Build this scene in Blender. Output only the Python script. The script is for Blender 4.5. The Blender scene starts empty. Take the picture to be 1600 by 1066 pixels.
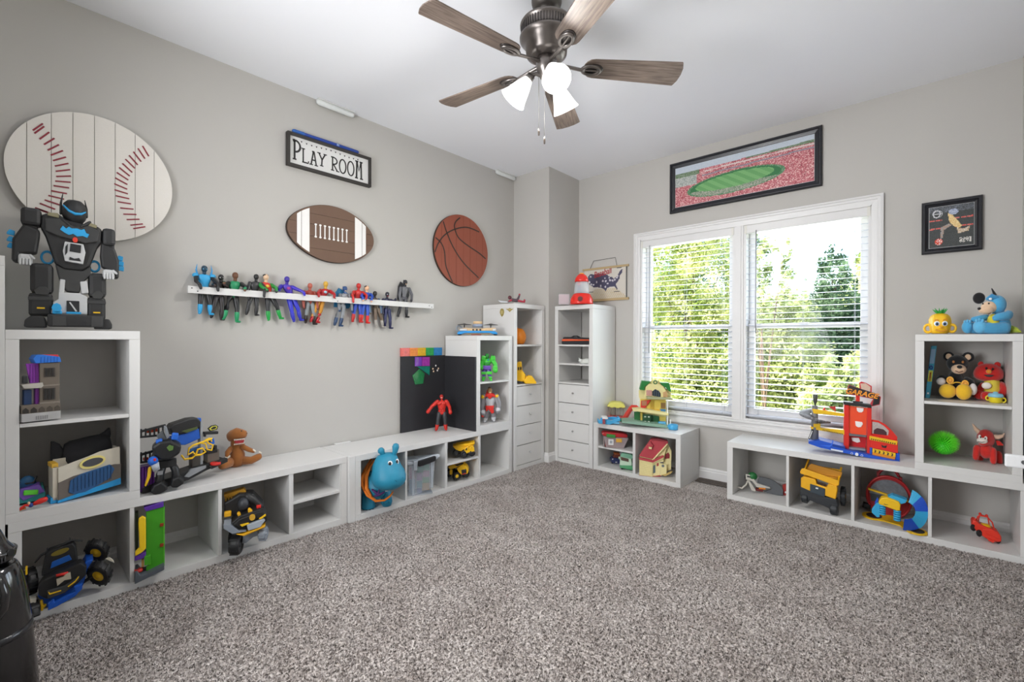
import bpy, math, random
import numpy as np
from mathutils import Vector, Matrix

random.seed(7); np.random.seed(7)
S = bpy.context.scene
COL = S.collection

# ------------------------------------------------------------------ camera
FOC, CX, CH = 714.97, 3.0606, 1.1482
YAW, PITCH, ROLL = math.radians(42.159), math.radians(-0.146), math.radians(0.128)
Fv = Vector((-math.sin(YAW)*math.cos(PITCH), math.cos(YAW)*math.cos(PITCH), math.sin(PITCH)))
R0 = Vector((math.cos(YAW), math.sin(YAW), 0)); U0 = R0.cross(Fv)
Rv = R0*math.cos(ROLL)+U0*math.sin(ROLL); Uv = -R0*math.sin(ROLL)+U0*math.cos(ROLL)
CAMLOC = Vector((CX, 0, CH))
cd = bpy.data.cameras.new('camera'); cam = bpy.data.objects.new('camera', cd); COL.objects.link(cam)
cd.sensor_width = 36; cd.lens = FOC*36/1600; cd.clip_start = .02; cd.clip_end = 300
m = Matrix.Identity(3); m.col[0] = Rv; m.col[1] = Uv; m.col[2] = -Fv
cam.matrix_world = Matrix.Translation(CAMLOC) @ m.to_4x4()
S.camera = cam

def at(u, v, ax, val):
    """a measured position: the point of the photograph's line of sight on the plane ax = val (metres)"""
    d = Fv + Rv*((u-800)/FOC) - Uv*((v-533)/FOC)
    i = 'xyz'.index(ax)
    return CAMLOC + d*((val-CAMLOC[i])/d[i])

# ------------------------------------------------------------------ light
S.view_settings.view_transform = 'Standard'; S.view_settings.look = 'None'
S.view_settings.gamma = 1; S.view_settings.use_curve_mapping = False
S.view_settings.exposure = 0.49
w = bpy.data.worlds.new('sky'); S.world = w; w.use_nodes = True
nt = w.node_tree; bg = nt.nodes['Background']
sk = nt.nodes.new('ShaderNodeTexSky'); sk.sky_type = 'NISHITA'; sk.sun_disc = False
sk.sun_elevation = math.radians(38); sk.sun_rotation = math.radians(230); sk.dust_density = 3; sk.air_density = 1.0
nt.links.new(sk.outputs[0], bg.inputs[0]); bg.inputs[1].default_value = .6

def lamp(kind, name, loc, power, color=(1, 1, 1), **kw):
    l = bpy.data.lights.new(name, kind); l.energy = power; l.color = color
    for k, v in kw.items():
        if k != 'to': setattr(l, k, v)
    o = bpy.data.objects.new(name, l); COL.objects.link(o); o.location = loc
    if 'to' in kw:
        o.rotation_euler = (Vector(kw['to'])-Vector(loc)).to_track_quat('-Z', 'Y').to_euler()
    return o
lamp('SUN', 'sun', (-8, -6, 12), 6.5, (1, .97, .92), angle=.01, to=(2.6, 4, 0))
# daylight through the two sashes; the back light is added fill, no doorway there
lamp('AREA', 'window_daylight', (1.95, 4.25, 1.35), 33, (.93, .97, 1), shape='RECTANGLE', size=1.7, size_y=1.5, to=(1.95, 0, 1.1))
lamp('AREA', 'back_fill', (1.6, -.68, 1.5), 62, (.95, .97, 1), shape='RECTANGLE', size=1.6, size_y=1.4, spread=math.radians(140), to=(2.9, 3.6, 1.9))

# ------------------------------------------------------------------ materials
def lin(c):
    if isinstance(c, str):
        c = c.lstrip('#'); c = tuple(int(c[i:i+2], 16)/255 for i in (0, 2, 4))
    return tuple((x/12.92 if x <= .04045 else ((x+.055)/1.055)**2.4) for x in c)
MC = {}
def M(c, rough=.45, metal=0, grain=0, gscale=60, bump=0, trans=0, alpha=1, coat=0, sheen=0, emit=0, stretch=(1, 1, 1)):
    key = (c, rough, metal, grain, gscale, bump, trans, alpha, coat, sheen, emit, stretch)
    if key in MC: return MC[key]
    mt = bpy.data.materials.new('paint_%d' % len(MC)); mt.use_nodes = True
    n = mt.node_tree.nodes; L = mt.node_tree.links; b = n['Principled BSDF']
    col = lin(c)
    b.inputs['Base Color'].default_value = (*col, 1)
    b.inputs['Roughness'].default_value = rough; b.inputs['Metallic'].default_value = metal
    if trans: b.inputs['Transmission Weight'].default_value = trans; b.inputs['IOR'].default_value = 1.15
    if alpha < 1: b.inputs['Alpha'].default_value = alpha
    if coat: b.inputs['Coat Weight'].default_value = coat; b.inputs['Coat Roughness'].default_value = .08
    if sheen: b.inputs['Sheen Weight'].default_value = sheen; b.inputs['Sheen Roughness'].default_value = .5
    if emit:
        b.inputs['Emission Color'].default_value = (*col, 1); b.inputs['Emission Strength'].default_value = emit
    tc = n.new('ShaderNodeTexCoord'); mp = n.new('ShaderNodeMapping'); mp.inputs['Scale'].default_value = stretch
    nz = n.new('ShaderNodeTexNoise'); nz.inputs['Scale'].default_value = gscale; nz.inputs['Detail'].default_value = 4
    L.new(tc.outputs['Object'], mp.inputs[0]); L.new(mp.outputs[0], nz.inputs['Vector'])
    g = grain or .04
    mx = n.new('ShaderNodeMix'); mx.data_type = 'RGBA'
    mx.inputs[6].default_value = (*[x*(1-g) for x in col], 1); mx.inputs[7].default_value = (*[min(1, x*(1+g)) for x in col], 1)
    L.new(nz.outputs[0], mx.inputs[0]); L.new(mx.outputs[2], b.inputs['Base Color'])
    if bump:
        bm_ = n.new('ShaderNodeBump'); bm_.inputs['Strength'].default_value = bump; bm_.inputs['Distance'].default_value = .003
        L.new(nz.outputs[0], bm_.inputs['Height']); L.new(bm_.outputs[0], b.inputs['Normal'])
    MC[key] = mt
    return mt
def attr_mat(rough=.5):
    if ('attr', rough) in MC: return MC[('attr', rough)]
    mt = bpy.data.materials.new('printed_colour'); mt.use_nodes = True
    n = mt.node_tree.nodes; a = n.new('ShaderNodeAttribute'); a.attribute_name = 'print'
    mt.node_tree.links.new(a.outputs['Color'], n['Principled BSDF'].inputs['Base Color'])
    n['Principled BSDF'].inputs['Roughness'].default_value = rough
    MC[('attr', rough)] = mt
    return mt

# ------------------------------------------------------------------ mesh builder
class MB:
    """collects shapes, builds them as ONE mesh object; sc = unit size along local x, y, z"""
    def __init__(s, sc=(1, 1, 1)):
        s.v = []; s.f = []; s.sm = []; s.sc = sc; s.T = None
    def add(s, vs, fs, smooth):
        b = len(s.v)
        if s.T is not None: vs = [tuple(s.T @ Vector(v)) for v in vs]
        s.v += [tuple(v) for v in vs]; s.f += [tuple(b+i for i in f) for f in fs]; s.sm += [smooth]*len(fs)
        return s
    def turn(s, axis=None, deg=0, o=(0, 0, 0)):
        s.T = None if axis is None else Matrix.Translation(o) @ Matrix.Rotation(math.radians(deg), 4, axis) @ Matrix.Translation(-Vector(o))
        return s
    def box(s, x0, x1, y0, y1, z0, z1):
        vs = [(x, y, z) for x in (x0, x1) for y in (y0, y1) for z in (z0, z1)]
        return s.add(vs, [(0, 1, 3, 2), (4, 6, 7, 5), (0, 4, 5, 1), (2, 3, 7, 6), (0, 2, 6, 4), (1, 5, 7, 3)], False)
    def prism(s, poly, y0, y1):
        """polygon in x,z pushed from y0 to y1"""
        n = len(poly); vs = [(x, y0, z) for x, z in poly]+[(x, y1, z) for x, z in poly]
        fs = [tuple(range(n)), tuple(range(2*n-1, n-1, -1))]+[(i, i+n, (i+1) % n+n, (i+1) % n) for i in range(n)]
        return s.add(vs, fs, False)
    def prismz(s, poly, z0, z1):
        n = len(poly); vs = [(x, y, z0) for x, y in poly]+[(x, y, z1) for x, y in poly]
        fs = [tuple(range(n-1, -1, -1)), tuple(range(n, 2*n))]+[(i, (i+1) % n, (i+1) % n+n, i+n) for i in range(n)]
        return s.add(vs, fs, False)
    def prismx(s, poly, x0, x1):
        n = len(poly); vs = [(x0, y, z) for y, z in poly]+[(x1, y, z) for y, z in poly]
        fs = [tuple(range(n)), tuple(range(2*n-1, n-1, -1))]+[(i, i+n, (i+1) % n+n, (i+1) % n) for i in range(n)]
        return s.add(vs, fs, False)
    def ring(s, rings, closed_ends=True, smooth=True):
        n = len(rings[0]); vs = [p for r in rings for p in r]; fs = []
        for k in range(len(rings)-1):
            for i in range(n):
                fs.append((k*n+i, k*n+(i+1) % n, (k+1)*n+(i+1) % n, (k+1)*n+i))
        s.add(vs, fs, smooth)
        if closed_ends:
            b = len(s.v)-len(vs)
            s.f += [tuple(b+i for i in range(n-1, -1, -1)), tuple(b+(len(rings)-1)*n+i for i in range(n))]; s.sm += [False, False]
        return s
    def tube(s, pts, rad, n=10, flat=1, caps=True, up=(0, 0, 1)):
        """round limb through pts with a radius per point, ends rounded"""
        pts = [Vector(p) for p in pts]
        if not hasattr(rad, '__len__'): rad = [rad]*len(pts)
        P, Rr = [], []
        for i, p in enumerate(pts):
            P.append(p); Rr.append(rad[i])
        if caps:
            d0 = (P[0]-P[1]).normalized(); d1 = (P[-1]-P[-2]).normalized()
            P = [P[0]+d0*Rr[0]*.95, P[0]+d0*Rr[0]*.7]+P+[P[-1]+d1*Rr[-1]*.7, P[-1]+d1*Rr[-1]*.95]
            Rr = [Rr[0]*.3, Rr[0]*.75]+Rr+[Rr[-1]*.75, Rr[-1]*.3]
        rings = []
        for i, p in enumerate(P):
            d = (P[min(i+1, len(P)-1)]-P[max(i-1, 0)]).normalized()
            ref = Vector(up) if abs(d.dot(Vector(up))) < .95 else Vector((0, 1, 0))
            a = d.cross(ref).normalized(); b = a.cross(d)
            rings.append([tuple(p+a*math.cos(t)*Rr[i]+b*math.sin(t)*Rr[i]*flat) for t in [2*math.pi*k/n for k in range(n)]])
        return s.ring(rings)
    def cyl(s, p0, p1, r0, r1=None, n=14, smooth=True):
        r1 = r0 if r1 is None else r1
        p0, p1 = Vector(p0), Vector(p1); d = (p1-p0).normalized()
        ref = Vector((0, 0, 1)) if abs(d.z) < .9 else Vector((0, 1, 0))
        a = d.cross(ref).normalized(); b = a.cross(d)
        mk = lambda p, r: [tuple(p+a*math.cos(t)*r+b*math.sin(t)*r) for t in [2*math.pi*k/n for k in range(n)]]
        return s.ring([mk(p0, r0), mk(p1, r1)], smooth=smooth)
    def ball(s, c, r, n=12, m_=8):
        if not hasattr(r, '__len__'): r = (r, r, r)
        rings = []
        for j in range(m_+1):
            ph = math.pi*(j/m_)*.998+.003
            rings.append([(c[0]+r[0]*math.sin(ph)*math.cos(t), c[1]+r[1]*math.sin(ph)*math.sin(t), c[2]-r[2]*math.cos(ph)) for t in [2*math.pi*k/n for k in range(n)]])
        return s.ring(rings)
    def lathe(s, prof, c=(0, 0, 0), n=24, closed=True):
        rings = [[(c[0]+r*math.cos(t), c[1]+r*math.sin(t), c[2]+z) for t in [2*math.pi*k/n for k in range(n)]] for r, z in prof]
        return s.ring(rings, closed_ends=closed)
    def torus(s, c, R, r, axis='y', n=20, k=8, arc=(0, 360), sx=1, sz=1):
        full = arc[1]-arc[0] >= 360; m_ = n if full else n+1
        rings = []
        for i in range(m_):
            a = math.radians(arc[0]+(arc[1]-arc[0])*i/n); ca, sa = math.cos(a), math.sin(a); rg = []
            for j in range(k):
                b = 2*math.pi*j/k; q = R+r*math.cos(b); h = r*math.sin(b)
                x, y, z = {'y': (q*ca*sx, h, q*sa*sz), 'z': (q*ca*sx, q*sa*sz, h), 'x': (h, q*ca*sx, q*sa*sz)}[axis]
                rg.append((c[0]+x, c[1]+y, c[2]+z))
            rings.append(rg)
        if full: rings.append(rings[0])
        return s.ring(rings, closed_ends=not full)
    def build(s, name, mat, parent=None, bevel=0, label=None, kind=None, sub=0):
        me = bpy.data.meshes.new(name)
        sx, sy, sz = s.sc
        me.from_pydata([(x*sx, y*sy, z*sz) for x, y, z in s.v], [], s.f)
        me.polygons.foreach_set('use_smooth', s.sm); me.update()
        me.materials.append(mat)
        o = bpy.data.objects.new(name, me); COL.objects.link(o)
        if parent is not None: o.parent = parent
        if bevel:
            b = o.modifiers.new('bevel', 'BEVEL'); b.width = bevel; b.segments = 2; b.limit_method = 'ANGLE'; b.angle_limit = math.radians(40)
        if sub:
            b = o.modifiers.new('sub', 'SUBSURF'); b.levels = sub; b.render_levels = sub
        if label: o['label'] = label
        if kind: o['kind'] = kind
        return o

def tag(o, label, cat, group=None):
    o['label'] = label; o['category'] = cat
    if group: o['group'] = group
    return o
def thing(name, label, cat, loc=(0, 0, 0), rz=0, group=None):
    o = bpy.data.objects.new(name, None); COL.objects.link(o); o.empty_display_size = .05
    o.location = loc; o.rotation_euler = (0, 0, rz)
    return tag(o, label, cat, group)
def struct(name, mb, mat, **k):
    o = mb.build(name, mat, **k); o['kind'] = 'structure'
    return o

# ------------------------------------------------------------------ room shell
CEIL, WY, RX, BY = 2.769, 3.90, 3.4655, -.75
CHX, CHY = .443, 3.402
wallm = M('#bbb8b3', .75, grain=.02, gscale=3, bump=.0)
ceilm = M('#f1f2f6', .8, grain=.01, gscale=2)
white = M('#d9d8d6', .42, grain=.012, gscale=20)
trimw = M('#dddcdb', .4, grain=.01, gscale=10)
T = .12
def carpet_mat():
    mt = bpy.data.materials.new('carpet'); mt.use_nodes = True
    n = mt.node_tree.nodes; L = mt.node_tree.links; b = n['Principled BSDF']; b.inputs['Roughness'].default_value = .95
    tc = n.new('ShaderNodeTexCoord')
    a = n.new('ShaderNodeTexNoise'); a.inputs['Scale'].default_value = 95; a.inputs['Detail'].default_value = 3; a.inputs['Roughness'].default_value = .8
    c = n.new('ShaderNodeTexNoise'); c.inputs['Scale'].default_value = 5; c.inputs['Detail'].default_value = 3
    L.new(tc.outputs['Object'], a.inputs['Vector']); L.new(tc.outputs['Object'], c.inputs['Vector'])
    r = n.new('ShaderNodeValToRGB'); e = r.color_ramp.elements
    e[0].position = .38; e[0].color = (*lin('#443f3a'), 1); e[1].position = .58; e[1].color = (*lin('#dad3cf'), 1)
    k = e.new(.46); k.color = (*lin('#a69e99'), 1)
    L.new(a.outputs[0], r.inputs[0])
    mx = n.new('ShaderNodeMix'); mx.data_type = 'RGBA'; mx.blend_type = 'MULTIPLY'; mx.inputs[0].default_value = 1
    r2 = n.new('ShaderNodeValToRGB'); r2.color_ramp.elements[0].position = .35; r2.color_ramp.elements[0].color = (.84, .82, .81, 1)
    r2.color_ramp.elements[1].position = .65; r2.color_ramp.elements[1].color = (1, 1, 1, 1)
    L.new(c.outputs[0], r2.inputs[0]); L.new(r.outputs[0], mx.inputs[6]); L.new(r2.outputs[0], mx.inputs[7]); L.new(mx.outputs[2], b.inputs['Base Color'])
    bp = n.new('ShaderNodeBump'); bp.inputs['Strength'].default_value = .6; bp.inputs['Distance'].default_value = .006
    L.new(a.outputs[0], bp.inputs['Height']); L.new(bp.outputs[0], b.inputs['Normal'])
    return mt
carpet = carpet_mat()
floor = struct('floor', MB().box(-T, RX+T, BY-T, WY+T, -.12, 0), carpet)
# carpet pile: what nobody could count
N = 330000
px = np.random.uniform(.36, RX-.01, N); py = np.random.uniform(-.15, 3.52, N)
keep = (py < 3.50) | (px > 1.66)
px, py = px[keep], py[keep]; N = len(px)
ang = np.random.uniform(0, np.pi, N); ww = np.random.uniform(.0022, .004, N); hh = np.random.uniform(.005, .011, N)
lx = np.random.uniform(-.004, .004, N); ly = np.random.uniform(-.004, .004, N)
co = np.zeros((N, 3, 3)); dx, dy = np.cos(ang)*ww, np.sin(ang)*ww
co[:, 0] = np.stack([px-dx, py-dy, np.zeros(N)], 1); co[:, 1] = np.stack([px+dx, py+dy, np.zeros(N)], 1); co[:, 2] = np.stack([px+lx, py+ly, hh], 1)
me = bpy.data.meshes.new('carpet_pile'); me.vertices.add(3*N); me.vertices.foreach_set('co', co.ravel())
me.loops.add(3*N); me.loops.foreach_set('vertex_index', np.arange(3*N, dtype=np.int32))
me.polygons.add(N); me.polygons.foreach_set('loop_start', np.arange(0, 3*N, 3, dtype=np.int32))
me.update(); me.validate(); me.materials.append(carpet)
o = bpy.data.objects.new('carpet_pile', me); COL.objects.link(o); o.parent = floor; o['kind'] = 'stuff'

struct('ceiling', MB().box(-T, RX+T, BY-T, WY+T, CEIL, CEIL+T), ceilm)
struct('wall_left', MB().box(-T, 0, BY-T, WY+T, 0, CEIL), wallm)
struct('wall_right', MB().box(RX, RX+T, BY-T, WY+T, 0, CEIL), wallm)
mb = MB().box(0, RX, BY-T, BY, 0, CEIL)
struct('wall_back', mb, wallm)
struct('wall_chase', MB().box(0, CHX, CHY, WY, 0, CEIL), wallm)
# window wall, two openings
WX = [(1.116, 1.925), (1.990, 2.786)]; WZ0, WZ1 = .515, 2.052
mb = MB().box(0, WX[0][0], WY, WY+T, 0, CEIL).box(WX[1][1], RX, WY, WY+T, 0, CEIL)
mb.box(WX[0][0], WX[1][1], WY, WY+T, 0, WZ0).box(WX[0][0], WX[1][1], WY, WY+T, WZ1, CEIL).box(WX[0][1], WX[1][0], WY+.01, WY+T, WZ0, WZ1)
struct('wall_window', mb, wallm)
# baseboards with a small cap moulding
def baseboard(name, p0, p1, nrm):
    p0, p1, nrm = Vector((*p0, 0)), Vector((*p1, 0)), Vector((*nrm, 0))
    prof = [(0, 0), (.014, 0), (.014, .062), (.010, .068), (.010, .078), (.005, .088), (0, .09)]
    vs = [p0+nrm*a+Vector((0, 0, b)) for a, b in prof]+[p1+nrm*a+Vector((0, 0, b)) for a, b in prof]
    n = len(prof); mb = MB(); mb.add(vs, [tuple(range(n)), tuple(range(2*n-1, n-1, -1))]+[(i, i+n, (i+1) % n+n, (i+1) % n) for i in range(n)], False)
    struct(name, mb, trimw)
baseboard('baseboard_left', (0, BY), (0, CHY), (1, 0))
baseboard('baseboard_chase', (0, CHY), (CHX+.0, CHY), (0, -1))
baseboard('baseboard_chase_side', (CHX, CHY-.014), (CHX, WY), (1, 0))
baseboard('baseboard_window', (CHX, WY), (RX, WY), (0, -1))
baseboard('baseboard_right', (RX, WY), (RX, BY), (-1, 0))
# casing round the pair of windows
ox0, ox1, oz0, oz1 = 1.059, 2.849, .440, 2.124
cas = bpy.data.objects.new('trim_1', None); COL.objects.link(cas); cas['kind'] = 'structure'
def casing(p0, p1, inward, w_):
    """moulded board from p0 to p1 (outer edge, x z), mitred, inward = unit vector to the opening"""
    prof = [(0, .022), (.012, .024), (.016, .018), (.030, .018), (.034, .013), (.048, .012), (1, .010), (1, 0)]
    d = (Vector(p1)-Vector(p0)).normalized(); inward = Vector(inward); vs = []
    for end, sgn in ((p0, 1), (p1, -1)):
        for t, h in [(0, 0)]+prof:
            tt = w_ if t == 1 else t
            q = Vector(end)+inward*tt+d*tt*sgn
            vs.append((q.x, WY-h, q.y))
    n = len(prof)+1; mb = MB(); mb.add(vs, [tuple(range(n)), tuple(range(2*n-1, n-1, -1))]+[(i, i+n, (i+1) % n+n, (i+1) % n) for i in range(n)], False)
    mb.build('casing_board', trimw, cas)
cw = .058
casing((ox0, oz1), (ox1, oz1), (0, -1), .072); casing((ox0, oz0), (ox0, oz1), (1, 0), cw)
casing((ox1, oz1), (ox1, oz0), (-1, 0), cw+.005); casing((ox1, oz0), (ox0, oz0), (0, 1), .075)
MB().box(WX[0][1], WX[1][0], WY-.006, WY+.012, WZ0, WZ1).box(WX[0][1]+.016, WX[1][0]-.016, WY-.012, WY, WZ0, WZ1).build('mullion_post', trimw, cas)
MB().box(ox0+.03, ox1-.03, WY-.035, WY+.0, WZ0-.012, WZ0+.006).build('window_stool', trimw, cas, bevel=.004)
glassm = bpy.data.materials.new('window_glass'); glassm.use_nodes = True
n = glassm.node_tree.nodes; L = glassm.node_tree.links
tr = n.new('ShaderNodeBsdfTransparent'); gl = n.new('ShaderNodeBsdfGlossy'); gl.inputs['Roughness'].default_value = .02
mx = n.new('ShaderNodeMixShader'); mx.inputs[0].default_value = .006
L.new(tr.outputs[0], mx.inputs[1]); L.new(gl.outputs[0], mx.inputs[2]); L.new(mx.outputs[0], n['Material Output'].inputs[0])
MZ = 1.262
for i, (a, b) in enumerate(WX):
    win = bpy.data.objects.new('window_%d' % (i+1), None); COL.objects.link(win); win['kind'] = 'structure'; win.location = (0, 0, 0)
    MB().box(a, a+.018, WY+.001, WY+T, WZ0, WZ1).box(b-.018, b, WY+.001, WY+T, WZ0, WZ1).box(a+.018, b-.018, WY+.001, WY+T, WZ1-.018, WZ1).box(a+.018, b-.018, WY+.001, WY+T, WZ0, WZ0+.02).build('window_jamb', trimw, win)
    for nm, z0, z1, y in (('lower_sash', WZ0+.02, MZ+.018, WY+.075), ('upper_sash', MZ-.018, WZ1-.018, WY+.10)):
        s0, s1, st = a+.018, b-.018, .048
        sm = MB().box(s0, s0+st, y-.015, y+.015, z0, z1).box(s1-st, s1, y-.015, y+.015, z0, z1).box(s0+st, s1-st, y-.015, y+.015, z0, z0+(.075 if nm[0] == 'l' else .036)).box(s0+st, s1-st, y-.015, y+.015, z1-.036, z1).build(nm, trimw, win, bevel=.003)
        MB().box(s0+st, s1-st, y-.002, y+.002, z0+.036, z1-.036).build('glass_pane', glassm, sm)
    MB().box((a+b)/2-.03, (a+b)/2+.03, WY+.045, WY+.06, MZ+.0, MZ+.022).build('sash_lock', trimw, win)

# ------------------------------------------------------------------ venetian blinds
slatm = M('#bfc4ce', .35, grain=.01)
for i, (a, b) in enumerate(WX):
    bl = thing('window_blind', ('white slatted venetian blind in the left sash opening, slats open' if i == 0 else 'white slatted venetian blind in the right sash opening behind the red garage'), 'blind', ((a+b)/2, WY+.032, WZ0+.03), 0, 'white venetian blinds')
    w_ = (b-a)/2-.006; H_ = WZ1-WZ0-.03
    MB().box(-w_, w_, -.033, .012, H_-.062, H_-.002).build('valance', trimw, bl, bevel=.003)
    for sx in (-1, 1):
        MB().box(sx*w_-.018 if sx > 0 else -w_, w_ if sx > 0 else -w_+.018, -.036, -.033, H_-.064, H_-.001).build('valance_clip', M('#dcdad2', .5), bl)
    zz = [H_-.105-k*.0455 for k in range(31)]
    zz = [z for z in zz if z > .045]
    sl = MB(); n_ = 5; pr = []
    for k in range(n_): t = k/(n_-1)*2-1; pr.append((t*.019, .0022*(1-t*t)))
    poly = [(y, z+.0012) for y, z in pr]+[(y, z-.0012) for y, z in reversed(pr)]
    first = MB().prismx(poly, -w_+.004, w_-.004).build('slat', slatm, bl)
    first.location.z = zz[0]; first.rotation_euler.x = math.radians(6)
    for z in zz[1:]:
        c = first.copy(); COL.objects.link(c); c.location.z = z; c.rotation_euler.x = math.radians(6+random.uniform(-.8, .8))
    MB().box(-w_+.004, w_-.004, -.024, .024, .006, .022).build('bottom_rail', slatm, bl, bevel=.003)
    for cx_ in (-w_*.78, 0, w_*.78):
        for yy in (-.0245, .0245):
            MB().cyl((cx_, yy, .01), (cx_, yy, H_-.06), .0009, n=5).build('ladder_cord', slatm, bl)
    xx = -w_+.085
    wd = MB().cyl((xx, -.045, H_-.07 - (.95 if i == 0 else .78)), (xx, -.038, H_-.05), .0042, n=8).build('tilt_wand', M('#9a9c9e', .3), bl)

# ------------------------------------------------------------------ flat-pack cube units
def unit(name, label, origin, rz, L_, H_, D_, verts=(), shelves=(), t=.038, inserts=(), cat='shelf unit', uprights=False, vt=.016):
    """local x along the wall, y into the wall, z up; open back, as in the photo"""
    r = thing(name, label, cat, origin, rz)
    g = .0006
    if uprights:   # tall: top board sits over the sides
        MB().box(0, L_, 0, D_, H_-t, H_).build('top_panel', white, r, bevel=.0012)
        MB().box(t+g, L_-t-g, 0.001, D_-.001, 0, t).build('bottom_panel', white, r, bevel=.0012)
        MB().box(0, t, 0, D_, 0, H_-t-g).build('side_panel', white, r, bevel=.0012)
        MB().box(L_-t, L_, 0, D_, 0, H_-t-g).build('side_panel', white, r, bevel=.0012)
    else:
        MB().box(0, L_, 0, D_, H_-t, H_).build('top_panel', white, r, bevel=.0012)
        MB().box(0, L_, 0, D_, 0, t).build('bottom_panel', white, r, bevel=.0012)
        MB().box(0, t, 0, D_, t+g, H_-t-g).build('side_panel', white, r, bevel=.0012)
        MB().box(L_-t, L_, 0, D_, t+g, H_-t-g).build('side_panel', white, r, bevel=.0012)
    for x in verts: MB().box(x, x+vt, .002, D_-.002, t+g, H_-t-g).build('divider', white, r, bevel=.001)
    for (x0, x1, z) in shelves: MB().box(x0+g, x1-g, .002, D_-.002, z, z+vt).build('shelf', white, r, bevel=.001)
    for (x0, x1, z0, z1) in inserts:   # insert box with its own thin sides and one shelf
        q = .008
        MB().box(x1-q, x1-.001, .004, D_-.02, z0+.001, z1-.001).build('insert_side', white, r)
        ins = MB().box(x0+.001, x0+q, .004, D_-.02, z0+.001, z1-.001).build('insert_side', white, r)
        MB().box(x0+q, x1-q, .006, D_-.02, (z0+z1)/2-.008, (z0+z1)/2+.008).build('insert_shelf', white, ins, bevel=.001)
    return r
def drawers(r, x0, x1, z0, hgt, n, D_):
    for k in range(n):
        a = z0+k*hgt
        d = MB().box(x0+.003, x1-.003, .003, .018, a+.003, a+hgt-.003).box(x0+.012, x1-.012, .018, D_-.03, a+.01, a+hgt-.04).build('drawer', white, r, bevel=.0012)
        MB().cyl((0, .003, 0), (0, -.008, 0), .004).cyl((0, -.008, 0), (0, -.016, 0), .009, .008).build('knob', M('#d4d4d4', .25, .8), d).location = ((x0+x1)/2, 0, a+hgt*.55)
H4 = .416
xf1, xf = .3798, .4054
K = [0, .038, .373, .389, .724, .740, 1.075, 1.091, 1.426, 1.464]
hp = math.pi/2
# left wall
LA = 1.4255
unit('cube_shelf', 'low white bench shelf with four cubbies on the left under the action figures', (xf1, .0027, 0), hp, LA, H4, .376, (K[2], K[4], K[6]), (), inserts=[(K[7], LA-.038, .038, H4-.038)])
unit('cube_shelf', 'white two-cubby shelf stacked on the bench under the big black robot', (xf1, -.004, H4), hp, .416, .768, .376, (), [(.038, .378, .376)])
unit('cube_shelf', 'tall white shelf at the far left edge of the photo', (xf1+.002, -.4248, 0), hp, .42, 1.473, .378, (), [(.038, .382, z) for z in (.38, .73, 1.08)], uprights=True)
r = unit('cube_shelf', 'low white bench shelf holding the teal hippo and yellow trucks', (xf, 1.4700, 0), hp, 1.464, H4, .39, (K[2], K[4], K[6]), (), inserts=[(K[5], K[6], .038, H4-.038)])
MB().box(-.040, -.001, 0, .39, 0, H4).build('filler_panel', white, r, bevel=.0012)
unit('cube_shelf', 'white two-cubby shelf stacked beside the black boards under the toy drum kit', (xf, 2.516, H4), hp, .418, .766, .39, (), [(.038, .38, .375)])
r = unit('cube_shelf', 'tall white shelf with four drawers on the left wall beside the corner', (xf, 2.962, 0), hp, .424, 1.467, .39, (), [(.038, .386, .74), (.038, .386, 1.09)], uprights=True)
drawers(r, .038, .386, .040, .1745, 4, .39)
# window wall
r = unit('cube_shelf', 'tall white shelf with four drawers on the window wall under the red gumball machine', (.447, 3.492, 0), 0, .420, 1.467, .392, (), [(.038, .382, .74), (.038, .382, 1.09)], uprights=True, inserts=[(.038, .382, .757, 1.09)])
drawers(r, .038, .382, .040, .1745, 4, .39)
unit('cube_shelf', 'small white two-cubby bench shelf under the green-roofed dollhouse', (.872, 3.496, 0), 0, .783, H4, .392, (.387,), (), inserts=[(.038, .387, .038, H4-.038)])
unit('cube_shelf', 'low white bench shelf with four cubbies below the window on the right', (1.996, 3.4956, 0), 0, 1.464, H4, .39, (K[2], K[4], K[6]))
unit('cube_shelf', 'white two-cubby shelf at the right holding the plush toys', (3.014, 3.4956, H4), 0, .416, .768, .39, (), [(.038, .378, .375)])
# ------------------------------------------------------------------ ceiling fan
FX, FY, FZ = 1.72, 1.72, 2.45
fan = thing('ceiling_fan', 'five-blade ceiling fan with weathered wood blades, brushed metal motor and three lit glass shades', 'fan', (FX, FY, CEIL))
nick = M('#77716d', .32, .85, grain=.05); dnick = M('#4a4543', .4, .7)
def fz(z): return z-CEIL
MB().lathe([(.0, 0), (.072, 0), (.072, -.022), (.066, -.042), (.050, -.056), (.036, -.060), (.036, -.074), (.026, -.090), (0, -.092)]).build('canopy', M('#5d5854', .4, .7), fan)
MB().lathe([(.014, -.06), (.014, -.12)]).build('downrod', dnick, fan)
MB().lathe([(.0, fz(2.665)), (.095, fz(2.662)), (.122, fz(2.645)), (.126, fz(2.638)), (.126, fz(2.632)), (.120, fz(2.628)), (.120, fz(2.585)), (.128, fz(2.58)), (.128, fz(2.572)), (.118, fz(2.56)), (.1, fz(2.54)), (.096, fz(2.50)), (.07, fz(2.485)), (0, fz(2.485))], n=40).build('motor_housing', nick, fan)
mb = MB()
for k in range(56):
    a = 2*math.pi*k/56; c, s_ = math.cos(a), math.sin(a)
    mb.turn('Z', math.degrees(a)); mb.box(.1195, .1225, -.0022, .0022, fz(2.626), fz(2.587))
mb.turn(); o = mb.build('vent_rib', dnick, fan); o['kind'] = 'stuff'
MB().lathe([(0, fz(2.485)), (.045, fz(2.485)), (.05, fz(2.46)), (.046, fz(2.425)), (.034, fz(2.41)), (.03, fz(2.392)), (.018, fz(2.385)), (0, fz(2.384))], n=28).build('switch_housing', nick, fan)
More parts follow.
